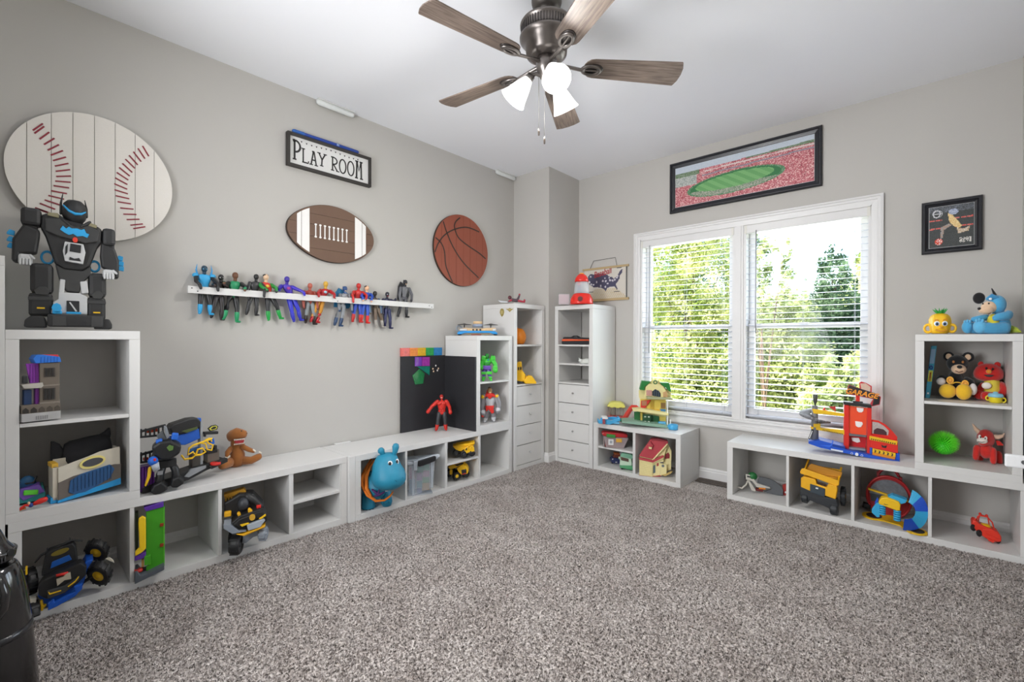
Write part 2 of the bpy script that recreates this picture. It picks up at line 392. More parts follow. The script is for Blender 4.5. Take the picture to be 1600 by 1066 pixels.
# weathered oak blade
bm_ = bpy.data.materials.new('blade_wood'); bm_.use_nodes = True
n = bm_.node_tree.nodes; L = bm_.node_tree.links; b = n['Principled BSDF']; b.inputs['Roughness'].default_value = .5
tc = n.new('ShaderNodeTexCoord'); mp = n.new('ShaderNodeMapping'); mp.inputs['Scale'].default_value = (2.5, 38, 10)
nz = n.new('ShaderNodeTexNoise'); nz.inputs['Scale'].default_value = 3; nz.inputs['Detail'].default_value = 8; nz.inputs['Distortion'].default_value = .6
rp = n.new('ShaderNodeValToRGB'); rp.color_ramp.elements[0].position = .35; rp.color_ramp.elements[0].color = (*lin('#5a4c43'), 1)
rp.color_ramp.elements[1].position = .68; rp.color_ramp.elements[1].color = (*lin('#84756a'), 1)
L.new(tc.outputs['Object'], mp.inputs[0]); L.new(mp.outputs[0], nz.inputs['Vector']); L.new(nz.outputs[0], rp.inputs[0]); L.new(rp.outputs[0], b.inputs['Base Color'])
poly = []
r0, r1, w0, w1 = .175, .645, .056, .072
for t in range(0, 9): a = math.pi/2+math.pi*t/8; poly.append((r0+.05+.05*math.cos(a), w0*math.sin(a)))
for t in range(0, 7): a = -math.pi/2*(1-t/3.0); a = max(-1.2, min(1.2, a)); poly.append((r1-.028+.028*math.cos(a), w1*math.sin(a)/math.sin(1.2)))
blade = None
ph = math.radians(-100.2)
for k in range(5):
    a = ph-k*2*math.pi/5
    if blade is None:
        blade = MB().prismz(poly, -.003, .003).build('blade', bm_, fan, bevel=.001)
        iron = MB().tube([(.05, 0, .005), (.10, 0, .0), (.17, 0, -.012)], [.010, .008, .008], n=8).torus((.212, 0, -.010), .026, .0075, 'z', n=20, k=8, sx=1.55, sz=1.0).tube([(.175, 0, -.011), (.25, 0, -.010)], .005, n=6).build('blade_iron', nick, blade)
        plate = MB().lathe([(0, -.0075), (.034, -.0075), (.036, -.003), (0, -.003)], n=24).build('mounting_plate', dnick, blade)
        plate.location = (.225, 0, 0); plate.scale = (1.25, .9, 1)
        bb = blade
    else:
        bb = blade.copy(); COL.objects.link(bb)
        for ch in (iron, plate):
            c = ch.copy(); COL.objects.link(c); c.parent = bb
    bb.location = (0, 0, fz(FZ)); bb.rotation_euler = (math.radians(-11), math.radians(2.6 if k == 3 else 0), a)
    bb.rotation_mode = 'XYZ'
# three lit shades
shm = bpy.data.materials.new('frosted_glass'); shm.use_nodes = True
b = shm.node_tree.nodes['Principled BSDF']; b.inputs['Base Color'].default_value = (.95, .95, .93, 1); b.inputs['Roughness'].default_value = .35
b.inputs['Emission Color'].default_value = (1, .985, .95, 1); b.inputs['Emission Strength'].default_value = 1.1
bulbm = M('#fffaf0', .3, emit=14)
for az in (-36, 90, -145):
    ar = math.radians(az); d = Vector((math.cos(ar), math.sin(ar), 0))
    dirv = (d*.62+Vector((0, 0, -.78))).normalized()
    neck = Vector((0, 0, fz(2.405)))+d*.075
    MB().tube([Vector((0, 0, fz(2.40)))+d*.02, Vector((0, 0, fz(2.415)))+d*.05, neck], [.009, .009, .012], n=8).cyl(neck-dirv*.005, neck+dirv*.028, .02, .022).build('lamp_arm', nick, fan)
    sh = MB()
    prof = [(.023, 0), (.028, .012), (.037, .035), (.045, .06), (.054, .09), (.066, .118), (.0635, .118), (.051, .09), (.042, .06), (.034, .035), (.025, .012), (.020, 0)]
    q = dirv.to_track_quat('Z', 'Y').to_matrix().to_4x4(); sh.T = Matrix.Translation(neck+dirv*.02) @ q
    sh.lathe([(r_, z_) for r_, z_ in prof], n=28, closed=False)
    so = sh.build('lamp_shade', shm, fan)
    bu = MB(); bu.T = sh.T; bu.ball((0, 0, .058), (.022, .022, .030)); bo = bu.build('light_bulb', bulbm, so)
    wp = Vector((FX, FY, CEIL))+neck+dirv*.10
    lamp('POINT', 'lamp_light', wp+dirv*.012, 21, (1, .975, .94), shadow_soft_size=.05)
for (ox, oy, zb) in ((-.03, -.02, 2.155), (.012, -.03, 2.10)):
    MB().cyl((ox, oy, fz(2.40)), (ox, oy, fz(zb)), .0013, n=6).build('pull_chain', M('#b8b4ae', .3, .8), fan)
    MB().lathe([(0, 0), (.004, .003), (.005, .02), (.003, .036), (0, .038)], c=(ox, oy, fz(zb)-.036), n=10).build('chain_knob', M('#4a3f38', .4), fan)
# ------------------------------------------------------------------ garden beyond the window
def leafm(c1, c2, tr_=.5):
    mt = bpy.data.materials.new('leaves'); mt.use_nodes = True
    n = mt.node_tree.nodes; L = mt.node_tree.links; n.remove(n['Principled BSDF'])
    g = n.new('ShaderNodeTexNoise'); tc = n.new('ShaderNodeTexCoord'); g.inputs['Scale'].default_value = 2.2; g.inputs['Detail'].default_value = 6
    L.new(tc.outputs['Object'], g.inputs['Vector'])
    r = n.new('ShaderNodeValToRGB'); r.color_ramp.elements[0].position = .38; r.color_ramp.elements[1].position = .62
    r.color_ramp.elements[0].color = (*lin(c1), 1); r.color_ramp.elements[1].color = (*lin(c2), 1); L.new(g.outputs[0], r.inputs[0])
    d = n.new('ShaderNodeBsdfDiffuse'); t = n.new('ShaderNodeBsdfTranslucent'); L.new(r.outputs[0], d.inputs[0]); L.new(r.outputs[0], t.inputs[0])
    mx = n.new('ShaderNodeMixShader'); mx.inputs[0].default_value = tr_
    L.new(d.outputs[0], mx.inputs[1]); L.new(t.outputs[0], mx.inputs[2]); L.new(mx.outputs[0], n['Material Output'].inputs[0])
    return mt
lm = {'bright': leafm('#7f9447', '#eef0b8'), 'mid': leafm('#86996a', '#dde4ac'), 'dark': leafm('#45604a', '#93ad88')}
bark = M('#6b5a4a', .9, grain=.3, gscale=12)
struct('ground_lawn', MB().box(-90, 110, WY+1.2, 160, -3.4, -3.0), M('#93a455', .95, grain=.25, gscale=3))
def tree(label, base, top, crown, n, leaf, size, group=None, cone=False, trunk=.12):
    """crown = list of (centre, radii) in metres relative to the base"""
    r = thing('garden_tree', label, 'tree', base, 0, group)
    pts = [Vector((0, 0, 0)), Vector((.1, 0, top*.35)), Vector((-.08, .1, top*.7)), Vector((0, 0, top*.93))]
    mb = MB().tube(pts, [trunk, trunk*.8, trunk*.5, trunk*.2], n=8)
    for c, rr in crown:
        c = Vector(c)
        mb.tube([Vector((0, 0, c.z*.6)), c*.6+Vector((0, 0, c.z*.25)), c], [trunk*.4, trunk*.22, trunk*.08], n=5)
    mb.build('trunk', bark, r)
    tot = sum(rr[0]*rr[1]*rr[2] for c, rr in crown)
    V = []
    for c, rr in crown:
        k = int(n*rr[0]*rr[1]*rr[2]/tot)
        cl = max(8, k//45)
        d = np.random.normal(size=(cl, 3)); d /= np.linalg.norm(d, axis=1)[:, None]
        cc = d*(np.random.uniform(.35, 1, (cl, 1))**.5)
        if cone: cc[:, :2] *= (1-.85*(cc[:, 2:3]*.5+.5))
        idx = np.random.randint(0, cl, k)
        q = cc[idx]+np.random.normal(size=(k, 3))*.11
        V.append(q*np.array(rr)+np.array(c))
    P = np.concatenate(V); k = len(P)
    a = np.random.normal(size=(k, 3)); a /= np.linalg.norm(a, axis=1)[:, None]
    b = np.cross(a, np.random.normal(size=(k, 3))); b /= np.linalg.norm(b, axis=1)[:, None]
    s1 = np.random.uniform(.6, 1.3, (k, 1))*size
    co = np.stack([P-a*s1, P-b*s1*.5, P+a*s1, P+b*s1*.5], 1)
    me = bpy.data.meshes.new('foliage'); me.vertices.add(4*k); me.vertices.foreach_set('co', co.ravel())
    me.loops.add(4*k); me.loops.foreach_set('vertex_index', np.arange(4*k, dtype=np.int32))
    me.polygons.add(k); me.polygons.foreach_set('loop_start', np.arange(0, 4*k, 4, dtype=np.int32)); me.update(); me.validate()
    me.materials.append(lm[leaf]); o = bpy.data.objects.new('foliage', me); COL.objects.link(o); o.parent = r; o['kind'] = 'stuff'
    return r
def ptree(label, u0, Y, ells, n, leaf, size, trunk=.1, cone=False):
    """crown lobes measured in the photograph: (u, v, half width, half height) at depth Y"""
    b = at(u0, 533, 'y', Y); base = Vector((b.x, Y, -3.0)); t = (b-CAMLOC).dot(Fv); k = t/FOC; cr = []
    for u, v, ru, rv in ells:
        c = at(u, v, 'y', Y)-base; cr.append(((c.x, 0, c.z), (ru*k*.9, ru*k*.8, rv*k)))
    return tree(label, base, max(c[2]+r[2]*.3 for c, r in cr), cr, n, leaf, size, trunk=trunk)
ptree('broad leafy tree in full sun filling the left window', 1075, 9.0, [(1035, 430, 60, 75), (1110, 440, 60, 80), (1060, 560, 70, 75), (1130, 570, 60, 80), (1070, 660, 90, 70), (1090, 360, 60, 50)], 46000, 'bright', .036, trunk=.10)
ptree('darker green tree behind the sunny one in the left window', 1090, 13.0, [(1030, 480, 70, 90), (1125, 420, 60, 110), (1100, 560, 80, 80), (1030, 620, 80, 80)], 30000, 'dark', .055, trunk=.12)
ptree('thin airy tree against the sky in the right window', 1195, 8.0, [(1185, 400, 24, 50), (1215, 450, 30, 36), (1180, 480, 26, 40), (1225, 395, 14, 26)], 2300, 'mid', .035, trunk=.03)
ptree('tall dark evergreen in the right part of the right window', 1305, 11.0, [(1300, 430, 28, 44), (1312, 480, 48, 50), (1300, 540, 62, 50), (1335, 560, 55, 70), (1290, 600, 55, 50)], 26000, 'dark', .038, trunk=.12)
ptree('yellow-green tree edging the far right of the right window', 1362, 8.5, [(1358, 430, 18, 50), (1375, 500, 26, 70), (1380, 600, 40, 80)], 7000, 'bright', .04, trunk=.07)
ptree('sunny yellow-green bush low in the right window', 1215, 9.5, [(1200, 520, 50, 50), (1240, 500, 34, 34), (1230, 580, 66, 60), (1190, 620, 60, 60), (1265, 640, 50, 50)], 30000, 'bright', .034, trunk=.06)
ptree('mid-green pine branches before the evergreen in the right window', 1315, 7.0, [(1310, 575, 28, 22), (1335, 600, 30, 26), (1290, 630, 40, 30)], 6000, 'mid', .03, trunk=.04)
ptree('distant row of pale trees beyond the lawn', 1240, 22, [(1000, 520, 70, 70), (1100, 520, 70, 70), (1200, 525, 60, 50), (1270, 520, 60, 55), (1340, 510, 60, 70)], 16000, 'mid', .15, trunk=.2)
# ------------------------------------------------------------------ toy builder
class Toy:
    """a thing drawn in the units of one enlarged view of the photograph (u right, v down, d away from the viewer),
    turned to real metres at its own distance; root stands on its support"""
    def __init__(s, name, label, cat, view, a, ax, val, zs, turn=0, group=None, rz=None, rng=None):
        x0, y0, sc = view
        s.a = a; p = at(x0+a[0]/sc, y0+a[1]/sc, ax, val)
        if zs is not None and abs(zs-CH) > .2:   # where the line of sight really meets the support
            q = at(x0+a[0]/sc, y0+a[1]/sc, 'z', zs); lo, hi = rng or ((.06, .375) if ax == 'x' else (3.53, 3.82))
            p = at(x0+a[0]/sc, y0+a[1]/sc, ax, min(hi, max(lo, q.x if ax == 'x' else q.y)))
        p.z = zs if zs is not None else p.z
        d = p-CAMLOC; t = d.dot(Fv); h = Vector((d.x, d.y)); ct = Vector((Fv.x, Fv.y)).normalized().dot(h.normalized())
        s.av = (533-FOC*d.dot(Uv)/t-y0)*sc; s.h = h.length; s.ct = ct; s.floor = abs(zs-CH) > .2 if zs is not None else False
        s.sx = t*ct/FOC/sc; s.sz = t/FOC/sc
        s.root = thing(name, label, cat, p, (math.atan2(h.y, h.x)-math.pi/2 if rz is None else rz)+math.radians(turn), group)
        s.p = p
    def build(s, mb, name, mat, p=None, bevel=0, label=None, kind=None, sub=0, flat=False):
        ax, ay = s.a[0], s.av
        ys = [v[1]*s.sz for v in mb.v]; dr = 0 if flat or not ys else ((min(ys)+max(ys))/2 if any(mb.sm) else min(ys))
        if flat: ay = s.a[1]
        k = (s.h+dr)/s.h; zr = s.p.z
        out = []
        for x, y, z in mb.v:
            zz = CH+((ay-z)*s.sz+zr-CH)*k-zr
            out.append(((x-ax)*s.sx*k, y*s.sz, max(zz, .0006)))
        mb.v = out
        mb.f = [tuple(reversed(f)) for f in mb.f]; mb.sc = (1, 1, 1)
        if isinstance(mat, str): mat = M(mat)
        return mb.build(name, mat, s.root if p is None else p, bevel, label, kind, sub)
    def box(s, name, c, u0, u1, v0, v1, d0, d1, bev=None, p=None, rot=None, **k):
        mb = MB()
        if rot: mb.turn('Y', rot, ((u0+u1)/2, 0, (v0+v1)/2))
        mb.box(u0, u1, d0, d1, v0, v1)
        return s.build(mb, name, c, p, (s.sz*2.0 if bev is None else s.sz*bev), **k)
    def poly(s, name, c, pts, d0, d1, bev=2.0, p=None, **k): return s.build(MB().prism(pts, d0, d1), name, c, p, s.sz*bev, **k)
    def side(s, name, c, pts, u0, u1, bev=2.0, p=None, **k): return s.build(MB().prismx(pts, u0, u1), name, c, p, s.sz*bev, **k)   # pts (d, v)
    def ball(s, name, c, ce, r, p=None, n=16, m_=10, **k): return s.build(MB().ball(ce, r, n, m_), name, c, p, **k)
    def tube(s, name, c, pts, r, p=None, n=10, **k): return s.build(MB().tube(pts, r, n=n, up=(0, 1, 0)), name, c, p, **k)
    def cyl(s, name, c, p0, p1, r, r1=None, p=None, n=18, bev=0, **k): return s.build(MB().cyl(p0, p1, r, r1, n=n), name, c, p, s.sz*bev, **k)
    def tor(s, name, c, ce, R, r, axis='y', p=None, **k):
        kk = {q: k.pop(q) for q in ('arc', 'sx', 'sz', 'n') if q in k}
        return s.build(MB().torus(ce, R, r, axis, **kk), name, c, p, **k)
    def wheel(s, c, ce, R, w_, axis='y', hub='#f0c020', rr=None, p=None, name='wheel'):
        """tyre with treads and hub; axis the axle direction, a vector"""
        a = Vector({'y': (0, 1, 0), 'x': (1, 0, 0)}[axis] if isinstance(axis, str) else axis).normalized(); ce = Vector(ce)
        mb = MB(); q = a.to_track_quat('Z', 'Y').to_matrix().to_4x4(); mb.T = Matrix.Translation(ce) @ q
        mb.lathe([(R*.45, -w_*.38), (R*.6, -w_*.5), (R*.86, -w_*.5), (R*.98, -w_*.36), (R, -w_*.2), (R, w_*.2), (R*.98, w_*.36), (R*.86, w_*.5), (R*.6, w_*.5), (R*.45, w_*.38)], n=22)
        for k in range(11):
            t = 2*math.pi*k/11; mb.T = Matrix.Translation(ce) @ q @ Matrix.Rotation(t, 4, 'Z'); mb.box(R*.97, R*1.05, -R*.09, R*.09, -w_*.42, w_*.42)
        o = s.build(mb, name, c, p)
        mb = MB(); mb.T = Matrix.Translation(ce) @ q
        mb.lathe([(0, -w_*.46), (R*.2, -w_*.5), (R*.22, -w_*.42), (R*.5, -w_*.40), (R*.56, -w_*.46), (R*.56, w_*.46), (R*.5, w_*.40), (R*.22, w_*.42), (R*.2, w_*.5), (0, w_*.46)], n=18)
        s.build(mb, 'hub', hub, o)
        return o
    def limb(s, name, c, pts, r, cap=None, capname=None, p=None, k=.55):
        """limb with an end piece (boot, glove) in another colour"""
        o = s.tube(name, c, pts, r, p=p)
        return o
BLK = '#26272a'; DGR = '#3a3c40'; LGR = '#b9bbbe'; YEL = '#f2c21c'; BLU = '#1f63c8'; RED = '#d8281e'; CYB = '#35a3dc'
V1 = (0, 300, 4.636)
t = Toy('robot', 'big black toy robot with light blue fins on top of the left shelf', 'toy robot', V1, (500, 990), 'x', .20, 1.1842)
K1 = M('#2b2b2c', .55); K2 = M('#3a3a3a', .6); W1 = M('#c9cacb', .4); B1 = M('#2fa4e0', .4)
hd = t.build(MB().ring([[(540+r*math.cos(q)*1.0, -10+r*.85*math.sin(q), v) for q in [2*math.pi*i/16 for i in range(16)]] for v, r in ((58, 20), (64, 55), (85, 80), (120, 95), (160, 96), (195, 82), (225, 55), (245, 25))]), 'head', K1)
t.tube('antenna', K1, [(440, -20, 165), (442, -20, 90), (456, -20, 20)], [9, 9, 3], p=hd)
t.tube('antenna', K1, [(632, -20, 165), (630, -20, 110), (616, -20, 46)], [9, 9, 3], p=hd)
t.build(MB().tube([(458, -72, 98), (500, -95, 138), (545, -102, 156), (590, -92, 150), (622, -70, 128)], [5, 9, 10, 9, 5], n=8), 'visor', B1, hd)
t.tube('cheek_guard', K1, [(420, -60, 180), (450, -80, 205), (500, -90, 240)], [12, 14, 8], p=hd); t.tube('cheek_guard', K1, [(655, -60, 200), (630, -80, 220), (590, -90, 243)], [12, 14, 8], p=hd)
torso = t.poly('torso', K1, [(305, 180), (420, 165), (480, 200), (600, 215), (660, 205), (750, 235), (745, 340), (715, 380), (660, 520), (600, 565), (470, 560), (400, 530), (330, 330), (300, 280)], -70, 60, 22)
t.poly('chest_plate', K2, [(330, 215), (440, 195), (540, 250), (650, 225), (735, 260), (715, 340), (620, 360), (540, 345), (430, 330), (330, 300)], -88, -66, 8, p=torso)
t.poly('chest_patch', B1, [(436, 280), (455, 250), (480, 268), (500, 252), (520, 262), (560, 258), (590, 265), (612, 255), (628, 285), (650, 290), (636, 318), (600, 308), (560, 316), (530, 300), (500, 312), (470, 300)], -93, -86, 0, p=torso)
t.cyl('button', '#e0402c', (545, -96, 344), (545, -70, 344), 19, p=torso)
ck = t.poly('cockpit', W1, [(470, 362), (606, 368), (622, 430), (604, 515), (470, 502), (455, 430)], -98, -60, 4, p=torso)
t.poly('cockpit_opening', BLK, [(510, 372), (590, 378), (584, 436), (504, 430)], -102, -96, 0, p=torso)
t.poly('cockpit_opening', BLK, [(474, 400), (492, 375), (488, 440), (472, 460)], -102, -96, 0, p=torso)
t.poly('cockpit_opening', BLK, [(505, 470), (540, 480), (575, 472), (590, 496), (500, 492)], -102, -96, 0, p=torso)
t.poly('collar_plate', '#8b8467', [(350, 168), (420, 165), (440, 200), (345, 190)], -80, -40, 3, p=torso); t.poly('collar_plate', '#8b8467', [(660, 205), (710, 215), (705, 240), (640, 228)], -80, -40, 3, p=torso)
for pts, sh, fist, fins in (([(185, 270), (296, 300), (292, 350), (272, 468), (165, 478), (150, 542), (106, 530), (112, 380)], (165, 306, 150, 272), (202, 514), [(75, 318), (75, 364), (78, 408)]),
                        ([(742, 340), (850, 375), (884, 465), (882, 602), (845, 602), (825, 548), (745, 522), (735, 440)], (750, 856, 226, 356), (808, 575), [(862, 424), (868, 464), (870, 502)])):
    arm = t.poly('forearm', K1, pts, -60, 40, 14)
    t.box('shoulder_pad', K1, sh[0], sh[1], sh[2], sh[3], -75, 60, 22, p=arm)
    t.box('shoulder_joint', K2, (sh[0]+sh[1])/2-45, (sh[0]+sh[1])/2+45, sh[3]-10, sh[3]+60, -45, 35, 10, p=arm)
    f = t.box('fist', W1, fist[0]-55, fist[0]+42, fist[1]-38, fist[1]+34, -70, 20, 16, p=arm)
    for q in range(4): t.box('finger', W1, fist[0]-48+q*22, fist[0]-30+q*22, fist[1]-8, fist[1]+38, -84, -60, 6, p=f)
    t.tube('thumb', W1, [(fist[0]+30, -60, fist[1]-26), (fist[0]+54, -66, fist[1]-10)], [12, 9], p=f)
    for (a, b) in fins: t.poly('fin', B1, [(a+20, b), (a+55, b+8), (a+52, b+42), (a, b+34), (a+4, b+20)], -18, 6, 3, p=arm)
t.tor('ring_handle', B1, (348, 10, 490), 42, 9); t.tor('ring_handle', B1, (690, 10, 525), 38, 9)
t.poly('pelvis', K2, [(400, 530), (470, 560), (600, 565), (665, 520), (660, 590), (600, 650), (575, 728), (480, 722), (430, 640)], -55, 45, 10)
for (th, sn, ft) in (((228, 388, 532, 745), (218, 384, 742, 905), (186, 340, 902, 985)), ((642, 782, 572, 755), (636, 776, 752, 925), (690, 828, 915, 990))):
    lg = t.box('thigh', K1, th[0], th[1], th[2], th[3], -60, 50, 26)
    t.poly('knee_plate', K2, [(th[0]+25, th[3]-20), (th[0]+60, th[3]-50), (th[1]-50, th[3]-50), (th[1]-22, th[3]-18), (th[1]-40, th[3]+10), (th[0]+40, th[3]+10)], -72, -55, 4, p=lg)
    sh = t.box('shin', K1, sn[0], sn[1], sn[2], sn[3], -65, 45, 18); t.box('shin_band', K2, sn[0]-3, sn[1]+3, sn[2]+28, sn[2]+52, -69, 49, 4, p=sh)
    t.box('shin_stripe', YEL, (sn[0]+sn[1])/2-26, (sn[0]+sn[1])/2+28, sn[3]-62, sn[3]-52, -68, -60, 0, p=sh)
    t.poly('foot', K1, [(ft[0], ft[3]), (ft[0]+6, ft[2]+30), (ft[0]+50, ft[2]), (ft[1]-20, ft[2]), (ft[1], ft[2]+40), (ft[1], ft[3])], -110, 60, 10)
t.box('launcher_arm', W1, 430, 470, 636, 735, -60, 20, 6, rot=-6); t.box('launcher_arm', W1, 585, 640, 640, 730, -60, 20, 6, rot=8)
wb = t.poly('launcher', W1, [(425, 730), (580, 730), (636, 755), (636, 884), (372, 884), (390, 800), (425, 780)], -70, 0, 5)
t.box('launcher_window', BLK, 482, 576, 788, 868, -75, -68, 2, p=wb); t.poly('strut', W1, [(500, 800), (510, 797), (560, 862), (548, 866)], -80, -74, 0, p=wb); t.box('ledge', B1, 480, 590, 868, 884, -90, -60, 2, p=wb)
t.cyl('gear', B1, (412, -100, 845), (412, -60, 845), 36, n=8); t.box('gear_foot', B1, 380, 450, 862, 886, -100, -50, 5)
bp_ = t.box('bumper', K1, 345, 762, 888, 978, -130, -60, 12); t.box('bumper_panel', K2, 380, 480, 900, 972, -136, -128, 3, p=bp_); t.box('bumper_panel', K2, 665, 752, 895, 975, -136, -128, 3, p=bp_)
for u in (545, 610): t.cyl('bolt', BLK, (u, -138, 945), (u, -128, 945), 12, p=bp_, n=8)

# castle tower toy
V2b = (0, 500, 6.664)
S1 = .4162+.376+.0162
t = Toy('toy_castle', 'grey toy castle tower with a blue roof and purple side door', 'toy', V2b, (400, 1052), 'x', .24, S1, turn=14)
G = M('#6d6358', .7); G2 = M('#4a433d', .7)
tw = t.box('tower', G, 395, 612, 450, 885, -60, 60, 2)
for v0, v1, u0 in ((508, 592, 448), (722, 835, 436)):
    f = t.box('window_frame', G2, u0-8, u0+128 if v0 > 600 else u0+112, v0-6, v1+6, -68, -58, 1, p=tw)
    w3 = (120 if v0 > 600 else 104)/3
    for q in range(3): t.box('window_opening', '#1d1b1a', u0+q*w3+2, u0+(q+1)*w3-8, v0, v1, -72, -66, 0, p=tw)
t.box('floor_band', '#8a8076', 390, 616, 682, 696, -66, 60, 1, p=tw); t.box('floor_band', '#8a8076', 390, 616, 862, 880, -66, 60, 1, p=tw)
rf = t.poly('roof', '#2573d4', [(318, 405), (350, 365), (420, 362), (612, 390), (628, 445), (345, 452)], -75, 70, 4)
for q in range(6): t.box('roof_rib', '#1a5cb8', 400+q*36, 404+q*36, 386, 448, -79, -73, 0, p=rf)
t.poly('roof_hatch', '#e23440', [(430, 362), (600, 366), (614, 398), (560, 396), (438, 384)], -50, 50, 4)
pd = t.poly('side_door', '#8d35a8', [(258, 452), (392, 450), (398, 655), (300, 655)], -30, -10, 3)
for q in range(3): t.box('door_bar', '#6a2383', 300+q*28, 306+q*28, 465, 645, -36, -28, 0, p=pd)
t.poly('balcony', '#b5b0a8', [(195, 665), (420, 655), (428, 690), (405, 712), (225, 706)], -75, 20, 3)
t.box('blue_column', '#16335e', 240, 322, 722, 880, -20, 40, 3); t.box('purple_column', '#7c2d96', 358, 398, 715, 880, -30, 30, 3)
wl = t.box('arcade_wall', G, 190, 612, 880, 975, -90, 60, 2)
for q in range(5):
    u = 232+q*86; t.poly('arch', '#2a2622' if q < 2 else '#4b433b', [(u-32, 962), (u-32, 930), (u, 905), (u+32, 930), (u+32, 962)], -95, -86, 0, p=wl)
bs = t.box('plinth', '#aeadad', 186, 608, 968, 1052, -105, 60, 3)
for q in range(6): t.box('plinth_slot', '#8a8a8b', 335+q*24, 345+q*24, 1000, 1038, -109, -103, 0, p=bs)
t.box('gargoyle', BLK, 215, 270, 575, 655, -60, -20, 8)

# lower upper-left cubby
V2 = (0, 500, 3.33); S0 = .4162+.0382
t = Toy('toy_playset', 'small purple and teal toy with a round blue lid beside the fabric box', 'toy', V2, (165, 948), 'x', .24, S0)
t.poly('base', '#2c8f8f', [(92, 905), (225, 870), (240, 920), (232, 946), (92, 948)], -45, 40, 3)
t.poly('deck', '#7a57b8', [(95, 905), (108, 875), (205, 862), (235, 905), (120, 935)], -50, 20, 3); t.box('green_pad', '#63d83a', 122, 200, 886, 912, -58, -40, 5, rot=-6)
t.ball('lid', '#235a86', (142, 5, 850), (48, 20, 42)); t.tube('dark_arm', BLK, [(96, 10, 862), (110, 0, 838), (140, -8, 846), (175, -4, 846), (190, 8, 820)], [9, 8, 9, 8, 6])
t = Toy('toy_figure', 'small red toy figure with a blue middle lying flat before the purple toy', 'toy figure', V2, (170, 985), 'x', .335, S0)
t.tube('cape', RED, [(180, 0, 958), (210, 0, 950), (238, 0, 945)], [10, 15, 13]); t.ball('body', '#233f8e', (160, 0, 962), (16, 12, 12)); t.tube('arm', RED, [(150, -4, 960), (128, -6, 958), (108, -2, 972)], [7, 6, 8]); t.ball('head', '#e8b890', (150, -10, 950), (8, 8, 8)); t.tube('leg', '#c86a1e', [(130, 0, 972), (100, 4, 978)], [6, 5])
t = Toy('toy_box', 'grey and blue fabric toy box with a yellow oval patch', 'box', V2, (455, 940), 'x', .25, S0, turn=12, rng=(.2, .33))
bx = t.poly('front_panel', '#d4cdbd', [(303, 745), (455, 712), (520, 695), (632, 684), (638, 858), (303, 912)], -6, 0, 1.5)
t.poly('grey_band', '#6d655e', [(303, 822), (380, 800), (600, 775), (638, 780), (638, 860), (303, 914)], -10, -5, 1, p=bx)
t.poly('blue_panel', '#28598c', [(352, 880), (362, 820), (420, 795), (575, 772), (602, 800), (575, 845), (520, 868), (440, 895), (380, 893)], -15, -9, 3, p=bx)
for q in range(11): t.poly('fold', '#1d4470', [(378+q*20, 812-q*3.6), (382+q*20, 812-q*3.6), (382+q*20, 884-q*3.2), (378+q*20, 884-q*3.2)], -18, -14, 0, p=bx)
t.build((lambda mb: (setattr(mb, 'T', Matrix.Rotation(0, 4, 'Y')), mb)[1])(MB()).prism([(480+70*math.cos(a)-0*math.sin(a), 745+31*math.sin(a)-70*math.cos(a)*.08) for a in [2*math.pi*i/24 for i in range(24)]], -14, -6), 'oval_patch', M('#efe08a', .6), bx)
t.build(MB().prism([(480+56*math.cos(a), 745+20*math.sin(a)-56*math.cos(a)*.08) for a in [2*math.pi*i/20 for i in range(20)]], -17, -13), 'oval_print', M('#4a4a50', .6), bx)
t.poly('blue_base', '#1f93d2', [(300, 910), (638, 855), (638, 890), (303, 946), (296, 930)], -14, 90, 2)
t.box('left_panel', '#cfc8b8', 278, 303, 735, 905, 0, 90, 1.5); t.box('left_blue', '#1f93d2', 268, 303, 890, 938, 0, 92, 2)
t.box('right_panel', '#cfc8b8', 622, 636, 690, 860, 0, 90, 1.5); t.box('back_panel', '#cfc8b8', 303, 622, 700, 880, 84, 90, 1); t.box('yellow_trim', '#e2b23a', 274, 306, 722, 742, 0, 90, 1)
t = Toy('ear_pillow', 'black padded pillow with two pointed ears sticking out of the toy box', 'pillow', V2, (460, 850), 'x', .22, S0+.07, turn=12, rng=(.2, .27))
pm = M('#26262a', .85, grain=.1, bump=.2)
pl = t.build(MB().ring([[(u, 42+r*.36*math.sin(q)*1.2, v-r*math.cos(q)) for q in [2*math.pi*i/14 for i in range(14)]] for u, r, v in ((338, 30, 700), (348, 66, 695), (375, 84, 700), (420, 90, 702), (465, 92, 698), (520, 92, 694), (560, 84, 684), (590, 62, 688), (600, 28, 690))]), 'cushion', pm)
t.build(MB().ring([[(u+w_*math.cos(q), 42+10*math.sin(q), v) for q in [2*math.pi*i/10 for i in range(10)]] for u, w_, v in ((288, 8, 608), (302, 22, 625), (312, 34, 660), (318, 38, 700), (322, 40, 735))]), 'ear', pm)
t.build(MB().ring([[(u+w_*math.cos(q), 42+10*math.sin(q), v) for q in [2*math.pi*i/10 for i in range(10)]] for u, w_, v in ((584, 5, 574), (575, 18, 590), (560, 36, 606), (548, 44, 628))]), 'ear', pm)

